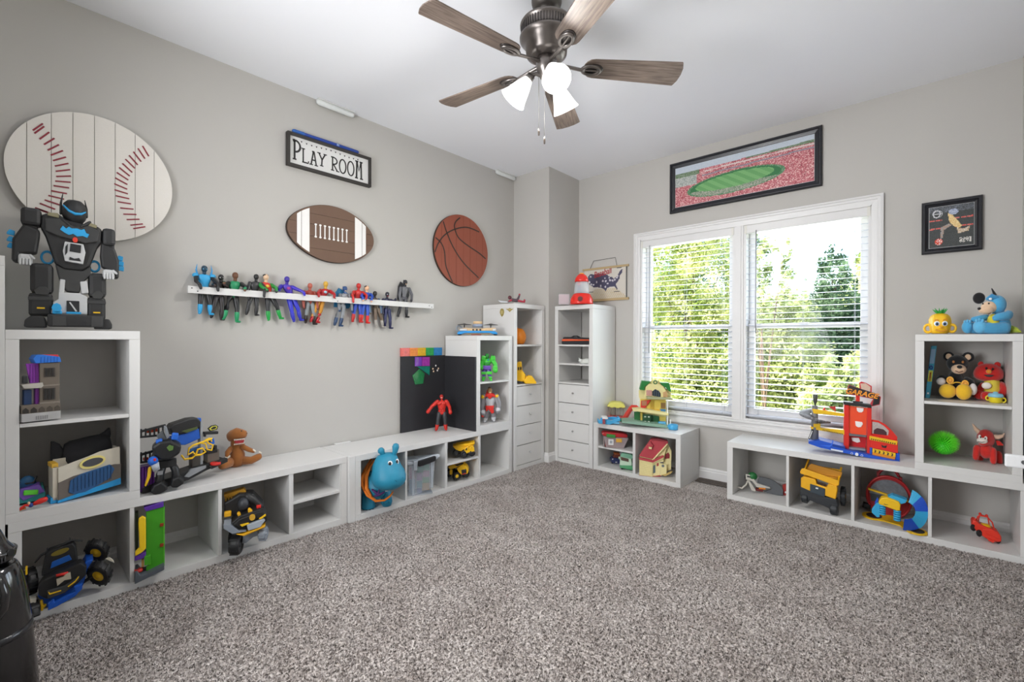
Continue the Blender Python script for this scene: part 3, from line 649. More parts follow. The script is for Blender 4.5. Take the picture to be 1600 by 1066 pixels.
# buggy in the far left bench cubby
V3 = (0, 780, 4.4417); F0 = .0384
t = Toy('toy_buggy', 'black and blue toy buggy with yellow hubs in the leftmost low cubby', 'toy car', V3, (480, 735), 'x', .25, F0, rng=(.3, .345))
K3 = M('#1f1f20', .5); BB = M('#1752b4', .4)
t.poly('chassis', BB, [(268, 620), (330, 730), (345, 735), (520, 690), (580, 625), (610, 520), (655, 460), (600, 462), (540, 540), (280, 600)], -60, 90, 4)
t.poly('bonnet', K3, [(270, 560), (300, 520), (560, 460), (605, 500), (600, 560), (545, 600), (450, 645), (330, 655), (275, 615)], -110, -20, 8)
t.poly('nose_plate', K2, [(330, 600), (448, 596), (555, 552), (545, 585), (450, 645), (332, 655)], -125, -105, 4)
t.poly('yellow_line', YEL, [(342, 606), (350, 620), (425, 618), (425, 624), (346, 628), (338, 610)], -129, -124, 0); t.poly('yellow_line', YEL, [(470, 604), (520, 580), (545, 553), (549, 560), (524, 588), (474, 610)], -129, -124, 0)
t.poly('bumper', BB, [(335, 690), (375, 670), (380, 690), (520, 655), (512, 620), (540, 618), (575, 612), (572, 650), (520, 690), (390, 725), (335, 735)], -150, -118, 5)
cb = t.poly('cab', K3, [(290, 490), (318, 350), (345, 330), (505, 310), (530, 345), (545, 470), (440, 500)], -20, 60, 8)
t.poly('windscreen', '#1452a0', [(352, 452), (362, 410), (480, 388), (498, 425)], -26, -16, 2, p=cb); t.build(MB().prism([(418+62*math.cos(a), 354+17*math.sin(a)-62*math.cos(a)*.12) for a in [2*math.pi*i/20 for i in range(20)]], -27, -18), 'roof_patch', M('#77671e', .6), cb)
t.tube('spoiler', K3, [(252, 20, 384), (290, 15, 346), (400, 10, 312), (500, 10, 288), (572, 15, 310)], [8, 9, 9, 9, 6]); t.tube('aerial', K3, [(333, 10, 345), (332, 10, 308)], 4); t.tube('aerial', K3, [(486, 10, 300), (486, 10, 272)], 5)
t.cyl('red_disc', RED, (433, -70, 512), (433, -66, 496), 60, n=24); t.cyl('disc_knob', RED, (433, -70, 496), (433, -68, 478), 8)
t.poly('grey_block', '#b6ac97', [(392, 538), (440, 530), (452, 518), (488, 514), (494, 560), (448, 556), (398, 584)], -128, -95, 2)
t.wheel(K3, (245, -70, 725), 82, 60, (1, .25, 0)); t.box('fender', '#c4c0b2', 182, 260, 622, 652, -90, -40, 4, rot=-8); t.poly('hub_spike', YEL, [(284, 655), (300, 655), (306, 688), (328, 695), (306, 710), (304, 762), (290, 762)], -90, -60, 3)
t.wheel(K3, (700, -55, 570), 98, 70, (-.55, -.75, .45)); t.wheel(K3, (680, 60, 400), 92, 62, (-.45, -.75, .5)); t.wheel(K3, (225, 70, 500), 85, 66, (1, .3, 0), hub=BLK)
t.poly('side_bar', '#c9c4b2', [(745, 480), (775, 478), (805, 505), (810, 525), (790, 510), (760, 492)], -60, -40, 2); t.box('yellow_post', YEL, 190, 203, 400, 455, -10, 10, 2); t.tube('suspension', K3, [(560, -30, 610), (640, -50, 580)], [14, 10])

# bench cubbies 2 and 3
V4 = (200, 640, 3.677)
t = Toy('toy_tower', 'green and purple toy tower with a yellow ladder arm in the second low cubby', 'toy', V4, (130, 965), 'x', .28, F0)
gw = M('#3f9a1c', .5)
t.poly('green_wall', gw, [(104, 582), (207, 572), (210, 918), (104, 938), (104, 896), (131, 890), (131, 838), (104, 842)], -12, 0, 2)
t.box('green_return', '#55b52e', 204, 212, 572, 918, -14, 60, 1); t.box('green_ledge', gw, 94, 131, 838, 890, -30, 40, 2)
t.poly('purple_top', '#5a2f9e', [(90, 560), (205, 545), (207, 572), (104, 582)], -20, 60, 2); t.poly('purple_shelf', '#6438a8', [(40, 828), (103, 812), (103, 845), (40, 850)], -20, 60, 2)
t.box('dark_post', '#243018', 42, 60, 580, 830, 10, 60, 2)
t.poly('ladder_arm', '#f4cc1f', [(60, 640), (62, 618), (82, 606), (102, 620), (103, 655), (103, 795), (80, 812), (42, 826), (42, 800), (66, 782)], -45, -22, 4)
t.poly('grey_base', '#565c64', [(40, 918), (55, 915), (70, 940), (108, 942), (210, 915), (210, 942), (40, 985)], -60, 60, 3)
t.cyl('red_disc', '#b8251c', (62, -20, 915), (62, -18, 900), 24); t.box('hinge', '#8a3414', 184, 206, 668, 686, -20, -10, 2); t.box('hinge', '#8a3414', 184, 206, 786, 804, -20, -10, 2); t.box('post', '#c8a05a', 78, 92, 850, 895, -10, 10, 1)

t = Toy('toy_truck', 'black, yellow and grey toy battle truck in the third low cubby', 'toy car', V4, (690, 800), 'x', .27, F0)
YO = M('#e9ae1c', .45); GM = M('#8b939d', .5)
t.poly('hull', K3, [(590, 640), (640, 605), (760, 585), (800, 620), (802, 660), (740, 690), (620, 690)], -90, 20, 6)
bn = t.poly('bonnet', K3, [(603, 650), (640, 622), (770, 596), (798, 622), (700, 652), (640, 668)], -110, -60, 5)
t.poly('grey_skirt', GM, [(552, 640), (590, 645), (640, 690), (680, 695), (680, 700), (600, 700), (552, 662)], -112, -20, 3)
t.poly('grille', '#a7b0ba', [(682, 664), (778, 646), (790, 655), (760, 690), (690, 698)], -122, -95, 3)
t.poly('yellow_bumper', YO, [(620, 706), (660, 712), (780, 684), (792, 676), (790, 695), (665, 725)], -118, -40, 4)
t.poly('headlight', YEL, [(644, 656), (690, 652), (700, 658), (655, 668)], -118, -106, 1); t.poly('headlight', YEL, [(752, 640), (792, 618), (795, 628), (765, 644)], -118, -106, 1)
t.cyl('bonnet_badge', '#c89a2a', (714, -122, 622), (714, -106, 624), 17)
t.box('seat', YO, 555, 595, 570, 600, -40, 10, 5); t.poly('roll_bar', YO, [(625, 590), (640, 584), (650, 604), (690, 600), (688, 576), (700, 572), (718, 592), (716, 604), (640, 622)], -80, -50, 4)
t.poly('cockpit', K3, [(552, 520), (600, 500), (640, 480), (720, 490), (780, 560), (790, 600), (640, 600), (560, 600)], -20, 80, 8)
t.ball('turret', '#32343a', (664, -25, 540), (34, 34, 38)); t.tube('cannon', K3, [(690, -10, 505), (730, -20, 530), (760, -30, 560)], [26, 22, 18]); t.box('red_light', RED, 738, 765, 562, 578, -60, -40, 3)
t.poly('yellow_back', '#b9861c', [(552, 470), (665, 452), (680, 470), (660, 492), (640, 480), (560, 500)], 20, 70, 4)
for q in range(5): t.box('vent_bar', '#8a6616', 560+q*16, 568+q*16, 490, 545, 0, 20, 1)
t.wheel(K3, (622, -70, 765), 54, 60, (.9, -.35, 0), hub='#3a3c40'); t.wheel(GM, (778, -60, 728), 40, 44, (.9, -.35, 0), hub='#9aa2aa'); t.wheel(K3, (612, 60, 715), 44, 46, (.9, -.35, 0), hub=BLK)
t.poly('axle', GM, [(660, 720), (780, 700), (760, 735), (720, 740), (680, 765), (655, 765)], -70, -40, 3)

# top of the left bench
t = Toy('toy_playset', 'black, blue, yellow and purple toy hideout playset behind the black walker on the bench', 'toy', V4, (330, 420), 'x', .15, H4+.0003, turn=20)
t.poly('base', K3, [(65, 430), (110, 445), (330, 410), (450, 375), (580, 350), (582, 330), (450, 340), (66, 395)], -40, 70, 3)
t.poly('grey_pad', '#8f9296', [(300, 385), (345, 350), (440, 345), (440, 360), (330, 395)], -48, -30, 2)
t.poly('blue_wall', '#1f5fc6', [(240, 150), (415, 120), (425, 180), (330, 205), (248, 190)], 0, 50, 5)
t.poly('black_dome', K3, [(232, 95), (250, 75), (350, 55), (400, 55), (425, 80), (418, 115), (330, 140), (248, 140)], -10, 60, 8)
t.poly('dome_visor', '#4d5a2c', [(300, 122), (398, 108), (398, 122), (330, 136)], -16, -8, 1)
t.box('grey_post', '#a8abae', 424, 440, 85, 340, 0, 40, 2); t.box('blue_clip', BLU, 408, 430, 60, 82, 0, 30, 3)
for v in ((80, 128), (205, 265)):
    b_ = t.poly('railing', K3, [(62, v[0]+8), (205, v[0]-10), (205, v[0]+2), (62, v[0]+20)], -20, -6, 1)
    t.poly('rail_foot', K3, [(62, v[1]-10), (190, v[1]-4), (190, v[1]+6), (62, v[1])], -20, -6, 1)
    for q in range(6): t.box('rail_post', K3, 66+q*24, 74+q*24, v[0], v[1], -18, -10, 0)
t.box('orange_light', '#d8502a', 108, 168, 88, 106, 0, 20, 3); t.box('red_light', '#c03026', 92, 118, 238, 254, 0, 20, 3)
cg = t.box('cage', '#5c2a80', 62, 130, 285, 420, -30, 40, 3)
for q in range(5): t.box('cage_bar', '#7a3aa6', 66+q*15, 72+q*15, 290, 415, -38, -28, 0, p=cg)
yw = MB()
for pts, r_ in (([(285, -50, 262), (300, -55, 285), (345, -58, 285), (365, -58, 270), (350, -58, 250), (318, -58, 262), (325, -58, 225), (350, -58, 212), (420, -58, 200), (470, -58, 190)], 6), ([(370, -58, 265), (380, -58, 240), (410, -58, 238), (430, -58, 262), (400, -58, 275), (370, -58, 272)], 6), ([(400, -58, 205), (430, -58, 215), (440, -58, 250), (470, -58, 260), (480, -58, 230), (450, -58, 215), (430, -58, 190), (455, -58, 185), (470, -58, 205)], 5)):
    yw.tube(pts, r_, n=8, up=(0, 1, 0))
t.build(yw, 'yellow_frame', M(YEL, .4))
t.poly('blue_shade', '#15508f', [(330, 232), (395, 225), (395, 262), (330, 262)], -50, -40, 2); t.poly('blue_hook', BLU, [(455, 200), (490, 190), (496, 222), (470, 235)], -50, -40, 2)
t.poly('sign', '#23241f', [(466, 128), (490, 114), (520, 112), (536, 124), (528, 142), (480, 148)], -14, -4, 1); t.poly('sign_border', '#d8d24e', [(474, 130), (492, 119), (518, 117), (528, 125), (520, 138), (484, 142)], -17, -13, 0); t.poly('sign_centre', '#23241f', [(484, 130), (500, 122), (516, 122), (520, 128), (514, 134), (490, 138)], -19, -16, 0)
t.box('sign_ledge', K3, 442, 534, 150, 166, -20, 10, 2, rot=-5); t.box('sign_foot', K3, 442, 452, 155, 175, -20, 0, 1)
t.box('stone_block', '#6f665c', 466, 545, 262, 340, -10, 50, 2); t.box('block_trim', K3, 458, 530, 262, 280, -16, 52, 2); t.box('block_horn', K3, 512, 530, 236, 270, -10, 20, 3)
t.cyl('red_pad', RED, (500, -50, 350), (500, -50, 338), 32); t.box('rocks', '#54504a', 365, 430, 250, 345, 0, 40, 8)
t.poly('tyre_edge', K3, [(455, 355), (580, 325), (582, 350), (470, 375)], -60, -20, 4)

t = Toy('walker_robot', 'black two-legged toy walker with blue shoulders standing at the left end of the bench', 'toy robot', V4, (235, 460), 'x', .30, H4+.0003)
K4 = M('#1e1f21', .42)
t.poly('body', K4, [(135, 205), (180, 180), (250, 178), (310, 215), (300, 262), (240, 295), (180, 288), (150, 255)], -60, 30, 14)
t.poly('chest_print', '#5a7a3a', [(222, 218), (238, 205), (262, 214), (258, 236), (236, 240)], -66, -58, 1); t.box('blue_shoulder', BLU, 160, 198, 168, 192, -50, -10, 6, rot=10); t.box('blue_shoulder', BLU, 250, 290, 142, 180, -50, -10, 6, rot=-10)
t.poly('neck_plate', '#7e8388', [(205, 95), (222, 100), (240, 160), (222, 170)], -40, 0, 4); t.poly('grey_fin', '#5a5e60', [(165, 145), (200, 120), (225, 175), (185, 185)], -20, 20, 3)
for cx_, w_ in ((200, 8), (245, 3)): t.box('hip', K4, cx_-30, cx_+35, 290, 335, -30, 20, 6)
t.tube('leg', K4, [(205, 0, 320), (185, -20, 365), (180, -20, 420)], [20, 24, 26]); t.tube('leg', K4, [(250, 0, 310), (272, -15, 350), (275, -15, 400)], [20, 24, 26])
t.box('knee', '#8d9094', 168, 200, 348, 370, -48, -36, 2); t.poly('foot', K4, [(130, 458), (150, 425), (190, 410), (225, 440), (228, 462), (180, 480), (145, 476)], -75, 25, 8); t.poly('foot', K4, [(246, 440), (255, 405), (290, 395), (318, 420), (325, 440), (285, 458), (250, 454)], -65, 25, 8)
t.ball('blue_pod', BLU, (145, -70, 285), (30, 30, 26)); t.cyl('pod_ring', '#aab0b8', (155, -70, 300), (165, -72, 340), 24, 20); t.tube('yellow_claw', YEL, [(128, -60, 325), (122, -60, 370), (105, -60, 415)], [11, 10, 7]); t.box('pod_star', RED, 148, 162, 272, 286, -100, -92, 2)
t.tube('arm', K4, [(160, -20, 230), (145, -50, 262)], [14, 12])

t = Toy('plush_dinosaur', 'brown plush dinosaur with an open toothy mouth sitting on the bench', 'plush toy', V4, (640, 322), 'x', .17, H4+.0003)
db = M('#9a5f2a', .95, grain=.12, bump=.3, sheen=.3)
t.build(MB().tube([(625, 0, 300), (628, 0, 255), (622, 0, 215), (620, -4, 175)], [48, 44, 34, 30], n=16, up=(0, 1, 0)), 'body', db)
hd = t.build(MB().tube([(600, 0, 150), (628, -15, 138), (660, -30, 140)], [34, 36, 26], n=16, up=(0, 1, 0)), 'head', db)
t.tube('lower_jaw', db, [(610, -10, 185), (640, -32, 194), (664, -42, 196)], [14, 12, 8], p=hd)
t.poly('mouth', '#b32530', [(608, 178), (640, 172), (672, 172), (664, 192), (640, 198), (616, 192)], -50, -26, 2, p=hd)
mb = MB()
for q in range(7):
    u = 612+q*9; mb.prism([(u-4, 170), (u+4, 170), (u, 180)], -56, -48); mb.prism([(u-4, 202-q*.5), (u+3, 202-q*.5), (u, 192)], -56, -48)
t.build(mb, 'teeth', M('#efe9dc', .6), hd)
t.ball('eye', BLK, (604, -30, 128), 3.5, p=hd); t.ball('eye', BLK, (652, -50, 124), 3.5, p=hd); t.ball('nostril', '#6a3d18', (684, -52, 140), 3, p=hd)
t.tube('arm', db, [(590, -15, 225), (572, -35, 240), (572, -45, 262)], [18, 16, 14]); t.tube('arm', db, [(655, -15, 215), (695, -30, 235), (722, -35, 246)], [16, 14, 11])
t.tube('claws', '#e8e0d0', [(560, -58, 268), (572, -60, 272), (584, -60, 262)], 5); t.tube('claws', '#e8e0d0', [(722, -46, 240), (732, -44, 250)], 5)
t.tube('leg', db, [(600, -10, 300), (570, -60, 302), (545, -90, 300)], [26, 26, 24]); t.tube('leg', db, [(660, -10, 300), (710, -40, 298), (752, -55, 278)], [26, 22, 20]); t.tube('tail', db, [(600, 30, 310), (560, 50, 315)], [20, 8])
t.tube('claws', '#e8e0d0', [(530, -112, 278), (545, -116, 275), (560, -114, 280)], 4); t.tube('claws', '#e8e0d0', [(756, -72, 256), (768, -66, 264)], 4)

# outlet block on the wall behind the bench joint
p0 = at(521, 697, 'x', 0); p1 = at(539, 690, 'x', 0)
tag(MB().box(.001, .03, p0.y, p1.y+.03, H4+.0005, p1.z+.002).build('wall_block', white, bevel=.002), 'small white block on the bench against the wall where the two benches meet', 'block')
# ------------------------------------------------------------------ middle bench: hippo, bin, trucks
V7b = (490, 660, 6.27); V7 = (540, 660, 5.714)
t = Toy('hopper_hippo', 'teal rubber ride-on hippo with an orange bandana in the low cubby', 'toy animal', V7b, (600, 866), 'x', .365, F0, turn=0, rng=(.3, .36))
tm = M('#1f83a2', .5, grain=.03)
t.build(MB().tube([(600, 240, 610), (590, 160, 595), (585, 70, 585), (590, 0, 600), (612, -40, 620)], [50, 100, 110, 115, 95], n=22, up=(0, 1, 0)), 'body', tm)
hd = t.build(MB().ring([[(640+w_*math.cos(q)+ox, -115+d_+w2*math.sin(q), v) for q in [2*math.pi*i/24 for i in range(24)]] for v, w_, w2, ox, d_ in ((320, 30, 30, 90, 0), (328, 70, 60, 85, 0), (350, 100, 80, 80, -4), (390, 122, 98, 76, -12), (430, 140, 112, 78, -24), (480, 160, 130, 92, -36), (530, 174, 145, 96, -46), (580, 172, 145, 98, -50), (620, 150, 130, 98, -46), (655, 100, 90, 98, -40), (672, 40, 40, 98, -36))]), 'head', tm)
for u, v, d in ((662, 258, -125), (806, 225, -130)):
    e = t.build(MB().tube([(690 if u < 700 else 780, d, 350), (u+8 if u < 700 else u-6, d, 300), (u, d, v+28)], [20, 27, 36], n=14, up=(0, 1, 0)), 'ear', tm, hd)
for u, v, d, ru in ((750, 418, -218, 26), (822, 402, -180, 17)):
    e = t.ball('eye', '#eef0f2', (u, d, v), (ru, 18, 30), p=hd); t.ball('iris', '#4d342a', (u-2, d-13, v-1), (ru*.62, 9, 19), p=e); t.ball('pupil', '#15110f', (u-2, d-18, v-1), (ru*.4, 7, 12), p=e)
t.tor('nostril', '#176e8a', (800, -296, 600), 16, 4, p=hd, arc=(180, 360)); t.tor('nostril', '#176e8a', (868, -250, 570), 10, 4, p=hd, arc=(180, 360))
t.box('tooth', '#e9edef', 702, 732, 664, 690, -190, -165, 5, p=hd)
sc_ = M('#d8741c', .8, grain=.12)
mb = MB()
pts = [(560, 80, 400), (515, 40, 460), (480, 0, 530), (485, -60, 610), (535, -130, 680), (610, -165, 732), (690, -170, 732), (745, -150, 705), (775, -110, 680)]
mb.tube(pts, [16, 20, 22, 24, 26, 22, 18, 14, 8], n=10, flat=.5); mb.tube([(590, 60, 400), (545, 0, 450), (515, -50, 530), (520, -110, 620), (560, -150, 680)], [10, 18, 20, 20, 14], n=10, flat=.5)
t.build(mb, 'bandana', sc_)
t.build(MB().tube([(575, -165, 665), (610, -185, 690), (640, -192, 712)], [10, 14, 10], n=8).tube([(690, -192, 690), (640, -195, 712), (600, -185, 722)], [9, 14, 10], n=8).tube([(640, -190, 668), (632, -195, 705)], [8, 12], n=8), 'bandana_print', M('#4a1f5c', .7))
t.build(MB().tube([(535, 20, 720), (535, 10, 790), (538, 5, 828)], [66, 66, 72], n=18, up=(0, 1, 0)), 'leg', tm); t.build(MB().tube([(700, 30, 700), (712, 25, 745), (715, 20, 790)], [58, 56, 58], n=18, up=(0, 1, 0)), 'leg', tm)
mb = MB()
for u, v, d in ((492, 862, -52), (520, 866, -60), (552, 866, -60), (582, 862, -50), (690, 815, -36), (715, 818, -38), (740, 812, -32)): mb.ball((u, d, v-6), (11, 8, 8), 8, 6)
t.build(mb, 'toes', M('#1b7895', .5))
t.build(MB().tube([(580, 150, 700), (580, 150, 800)], [60, 60], n=14, up=(0, 1, 0)), 'leg', tm)

t = Toy('storage_bin', 'clear plastic storage bin of tiles with a black handle between hippo and trucks', 'storage bin', V7, (665, 655), 'x', .35, F0, turn=8, rng=(.3, .385))
clr = M('#dfe6ee', .12, alpha=.30); clr2 = M('#d5dde6', .2, alpha=.55)
mb = MB(); u0, u1, v0, v1, d1 = 556, 800, 370, 658, 150
mb.prism([(562, 370), (800, 340), (778, 596), (598, 660), (566, 656)], -3, 3)
bn = t.build(mb, 'front_wall', clr)
t.box('side_wall', clr, 556, 562, 375, 650, 0, d1, 0); t.box('side_wall', clr, 782, 788, 345, 600, 0, d1, 0); t.box('floor_panel', clr2, 566, 780, 640, 648, 0, d1, 0)
lid = t.poly('lid', clr2, [(548, 345), (600, 352), (640, 335), (815, 300), (842, 304), (840, 325), (822, 330), (815, 345), (620, 385), (600, 372), (552, 374)], -22, 8, 4)
t.build(MB().box(552, 830, 8, d1, 330, 340), 'lid_top', clr2, bevel=.001)
t.poly('handle', M('#1d1d20', .4), [(640, 348), (795, 312), (805, 322), (804, 358), (650, 400), (638, 390)], -48, -24, 8); t.box('rib', clr2, 590, 612, 380, 655, -10, 4, 3); t.box('rib', clr2, 762, 780, 350, 600, -10, 4, 3)
t.box('latch', clr2, 602, 636, 345, 430, -30, -4, 4)
tiles = [('#4fae9c', 640, 700, 400, 450), ('#6fb89a', 700, 755, 385, 436), ('#8a4a9c', 640, 690, 455, 520), ('#b8438c', 694, 752, 440, 492), ('#2e8aa0', 640, 690, 525, 585), ('#58a86e', 694, 752, 497, 545), ('#c8a060', 690, 756, 548, 612), ('#3d5aa0', 640, 686, 590, 640), ('#b04a86', 575, 625, 400, 500), ('#3f7fa8', 575, 625, 505, 640)]
nms = ['pale teal', 'pale green', 'purple', 'magenta', 'sea blue', 'leaf green', 'tan', 'navy blue', 'pink', 'steel blue']
for nm_, (c, a, b, e, f) in zip(nms, tiles):
    q = tag(t.box('magnet_tile', M(c, .25, alpha=.8), a, b, e, f, 40, 50, 1), nm_+' tile standing inside the clear storage bin', 'tile', 'tiles in the storage bin')
    q.parent = None; q.location = t.root.location; q.rotation_euler = t.root.rotation_euler

t = Toy('dump_truck', 'yellow toy dump truck on the upper insert shelf above the bulldozer-like truck', 'toy truck', V7, (1060, 312), 'x', .26, .2166, turn=0)
YT = M('#f3bd16', .4)
t.poly('bed', YT, [(955, 212), (1000, 205), (1145, 182), (1152, 190), (1148, 205), (1100, 215), (1030, 260), (985, 248)], -40, 60, 4)
t.poly('bed_rim', YT, [(985, 205), (1150, 184), (1155, 194), (1090, 212)], -52, 64, 3)
t.poly('cab', YT, [(1060, 235), (1090, 215), (1135, 212), (1150, 240), (1152, 275), (1080, 280), (1060, 265)], -60, 20, 5)
t.poly('grille', K3, [(1085, 275), (1150, 262), (1150, 285), (1105, 296)], -66, -50, 3); t.tor('headlight_ring', YT, (1108, -64, 222), 14, 5); t.poly('cab_window', K3, [(1072, 238), (1084, 228), (1084, 248), (1070, 254)], -64, -58, 1)
t.box('frame', K3, 975, 1140, 262, 288, -30, 20, 3)
for (u, v, r, d) in ((985, 272, 27, -38), (1055, 285, 32, -52), (1128, 276, 28, -45), (1000, 262, 24, 40), (1100, 268, 24, 40)): t.wheel(K3, (u, d, v), r, 26, (.3, -1, 0), hub='#3a3c40')
t = Toy('dump_truck', 'yellow and black toy truck with yellow hubs on the bottom of the insert cubby', 'toy truck', V7, (1010, 505), 'x', .27, F0, turn=-8)
t.poly('bed', YT, [(915, 400), (960, 380), (1060, 358), (1070, 372), (1010, 400), (940, 425)], -30, 60, 4); t.poly('bed_inside', K3, [(975, 382), (1050, 362), (1062, 368), (1000, 392)], -34, -20, 1)
t.poly('cab', YT, [(1000, 410), (1050, 378), (1085, 392), (1100, 425), (1098, 460), (1040, 470), (1010, 440)], -55, 30, 5); t.poly('grille', K3, [(1042, 428), (1085, 418), (1088, 456), (1048, 464)], -64, -52, 2)
t.poly('side_panel', YT, [(935, 430), (960, 428), (958, 470), (935, 468)], -50, -30, 2); t.box('frame', K3, 925, 1080, 440, 470, -30, 30, 3); t.poly('roof_block', YT, [(1030, 385), (1065, 376), (1070, 388), (1040, 400)], -40, 0, 2)
for (u, v, r, d, hc) in ((998, 478, 34, -55, YEL), (1080, 462, 30, -30, BLK), (925, 455, 30, -30, BLK), (960, 440, 26, 45, BLK)): t.wheel(K3, (u, d, v), r, 30, (.55, -.85, 0), hub=hc)
t.poly('red_trim', '#b03020', [(1046, 462), (1085, 452), (1085, 460), (1050, 470)], -68, -62, 1)

# ------------------------------------------------------------------ black boards and their tiles
bdm = M('#26262a', .55, grain=.05)
b0, b1 = at(626, 600, 'x', .012).y, at(690, 600, 'x', .012).y
zt = 1.016
tag(MB().box(.004, .022, b0, 2.505, H4+.0006, zt).build('magnet_board', bdm, bevel=.001), 'black magnetic board standing flat against the left wall on the bench', 'board')
tag(MB().box(.024, xf-.004, 2.500, 2.5135, H4+.0006, zt-.004).build('magnet_board', bdm, bevel=.001), 'black magnetic board leaning on the side of the white cubby, behind the red figure', 'board')
def mtile(name, label, c, poly, x=.0226, th=.006):
    pts = [at(u, v, 'x', x) for u, v in poly]
    o = MB().prismx([(p.y, p.z) for p in pts], x, x+th).build(name, M(c, .18, grain=.15, gscale=90), bevel=.0008)
    tag(o, label, 'tile'); 
    cy = sum(p.y for p in pts)/len(pts); cz = sum(p.z for p in pts)/len(pts)
    MB().prismx([(cy+(p.y-cy)*.8, cz+(p.z-cz)*.8) for p in pts], x+th, x+th+.0012).build('tile_window', M(c, .05, grain=.3, gscale=40), o)
    return o
xs = [626, 639.5, 652, 664.5, 677, 690]
for k, (c, nm) in enumerate((('#e0706a', 'red'), ('#f0883a', 'orange'), ('#d8ac1c', 'yellow'), ('#1f9a4a', 'green'), ('#1f78b4', 'blue'))):
    y0, y1 = at(xs[k], 550, 'x', .012).y, at(xs[k+1], 550, 'x', .012).y
    o = MB().box(.002, .020, y0+.0008, y1-.0008, zt+.0004, zt+.066).build('magnet_tile', M(c, .25, grain=.15, gscale=60), bevel=.001)
    tag(o, '%s square tile in the row standing on top of the black board' % nm, 'tile')
    MB().box(.020, .0212, y0+.008, y1-.008, zt+.008, zt+.058).build('tile_window', M(c, .05, grain=.35, gscale=50), o)
mtile('magnet_tile', 'purple square tile on the black board, left of the magenta one', '#7d3fb0', [(648, 558), (658.5, 558), (658.5, 572), (648, 572.5)])
mtile('magnet_tile', 'magenta square tile on the black board below the green one', '#9c3a9c', [(659, 558), (671, 558), (671, 572), (659, 572)])
mtile('magnet_tile', 'teal triangle tile pointing down right on the black board', '#1f7a68', [(651, 572.8), (671.5, 572.4), (670.5, 586.5)])
mtile('magnet_tile', 'dark green pentagon tile, lowest on the black board', '#2a7a48', [(655, 576.5), (663, 584), (660.5, 599.5), (648.5, 601), (644, 587)])
for k, (u, v) in enumerate(((676.5, 576.5), (681, 571.5), (685, 576), (683.5, 579), (677.5, 580.5))):
    p = at(u, v, 'x', .024); tag(MB().ball((p.x, p.y, p.z), (.004, .007, .008), 10, 6).build('round_magnet', M('#e8c9a8' if k % 2 == 0 else '#e9e3dc', .4)), '%s tiny round magnet of the five on the black board' % ('leftmost', 'topmost', 'rightmost', 'lower right', 'lowest')[k], 'magnet', 'pale magnets on the black board')
# thin white strip behind the board and the grey trim beside it
# ------------------------------------------------------------------ standing figures
def hum(t, head, sh, hips, hands, feet, r, c, elbows=None, knees=None, depth=1.0):
    """toy figure: r = (head, arm, hand, thigh, boot, chest half depth)"""
    sl, sr = sh; hl, hr = hips
    cx = (sl[0]+sr[0])/2; hx = (hl[0]+hr[0])/2; ht = (hl[1]+hr[1])/2; st = (sl[1]+sr[1])/2
    hw = abs(sr[0]-sl[0])/2; pw = abs(hr[0]-hl[0])/2+r[3]*.7
    rings = []
    for f, w_, dd in ((0, .55, .6), (.08, .86, .8), (.22, 1.0, 1.0), (.4, .86, .95), (.62, .66, .75), (.8, .68, .7), (1.0, .8, .72), (1.06, .5, .5)):
        v = st-r[1]*.6+(ht-st+r[1]*.6)*f; u = cx+(hx-cx)*f; W_ = (hw*(1-f)+pw*f)*w_ if f > 0 else hw*.5
        W_ = hw*w_*(1-f)+pw*w_*f*1.25
        rings.append([(u+W_*math.cos(q), r[5]*dd*math.sin(q), v) for q in [2*math.pi*i/14 for i in range(14)]])
    torso = t.build(MB().ring(rings), 'torso', c['torso'])
    t.tube('neck', c.get('neck', c['head']), [(cx, 0, st), ((cx+head[0])/2, -2, (st+head[1])/2)], r[0]*.5, p=torso)
    hd = t.build(MB().ring([[(head[0]+r[0]*w_*math.cos(q), -3+r[0]*w_*1.05*math.sin(q), head[1]+r[0]*z_) for q in [2*math.pi*i/14 for i in range(14)]] for z_, w_ in ((-1.25, .2), (-1.15, .6), (-.8, .9), (-.3, 1), (.2, .98), (.6, .85), (1.0, .6), (1.2, .25))]), 'head', c['head'])
    for i_ in (0, 1):
        s_, h_ = sh[i_], hands[i_]
        e = elbows[i_] if elbows else ((s_[0]+h_[0])/2+(-1 if i_ == 0 else 1)*r[1]*.5, (s_[1]+h_[1])/2, 0)
        hd3 = h_[2] if len(h_) > 2 else -r[1]
        t.tube('arm', c['arm'], [(s_[0], 0, s_[1]), (e[0], e[2] if len(e) > 2 else 2, e[1]), (h_[0], hd3, h_[1])], [r[1]*1.25, r[1], r[1]*.8])
        f_ = .62; t.tube('glove', c['glove'], [(e[0]+(h_[0]-e[0])*f_, hd3*f_, e[1]+(h_[1]-e[1])*f_), (h_[0], hd3, h_[1])], [r[1]*.95, r[2]])
        hp_, ft = hips[i_], feet[i_]
        kn = knees[i_] if knees else ((hp_[0]+ft[0])/2, (hp_[1]+ft[1])/2-2)
        t.tube('leg', c['leg'], [(hp_[0], 0, hp_[1]), (kn[0], -2, kn[1]), (ft[0], 0, ft[1]-r[4]*.7)], [r[3], r[3]*.8, r[3]*.55])
        b_ = t.tube('boot', c['boot'], [(kn[0]+(ft[0]-kn[0])*.35, 0, kn[1]+(ft[1]-kn[1])*.35), (ft[0], 0, ft[1]-r[4]*.8)], [r[3]*.82, r[3]*.66])
        t.tube('foot', c['boot'], [(ft[0], r[4]*.4, ft[1]-r[4]*.45), (ft[0]+(-.2 if i_ == 0 else .2)*r[4], -r[4]*1.1, ft[1]-r[4]*.4)], [r[4]*.45, r[4]*.4], p=b_)
    return torso, hd
V8 = (610, 490, 3.948)
t = Toy('action_figure', 'bright red muscular toy figure standing before the black boards', 'toy figure', V8, (315, 724), 'x', .20, H4+.0005)
R1 = M('#c92a1f', .4)
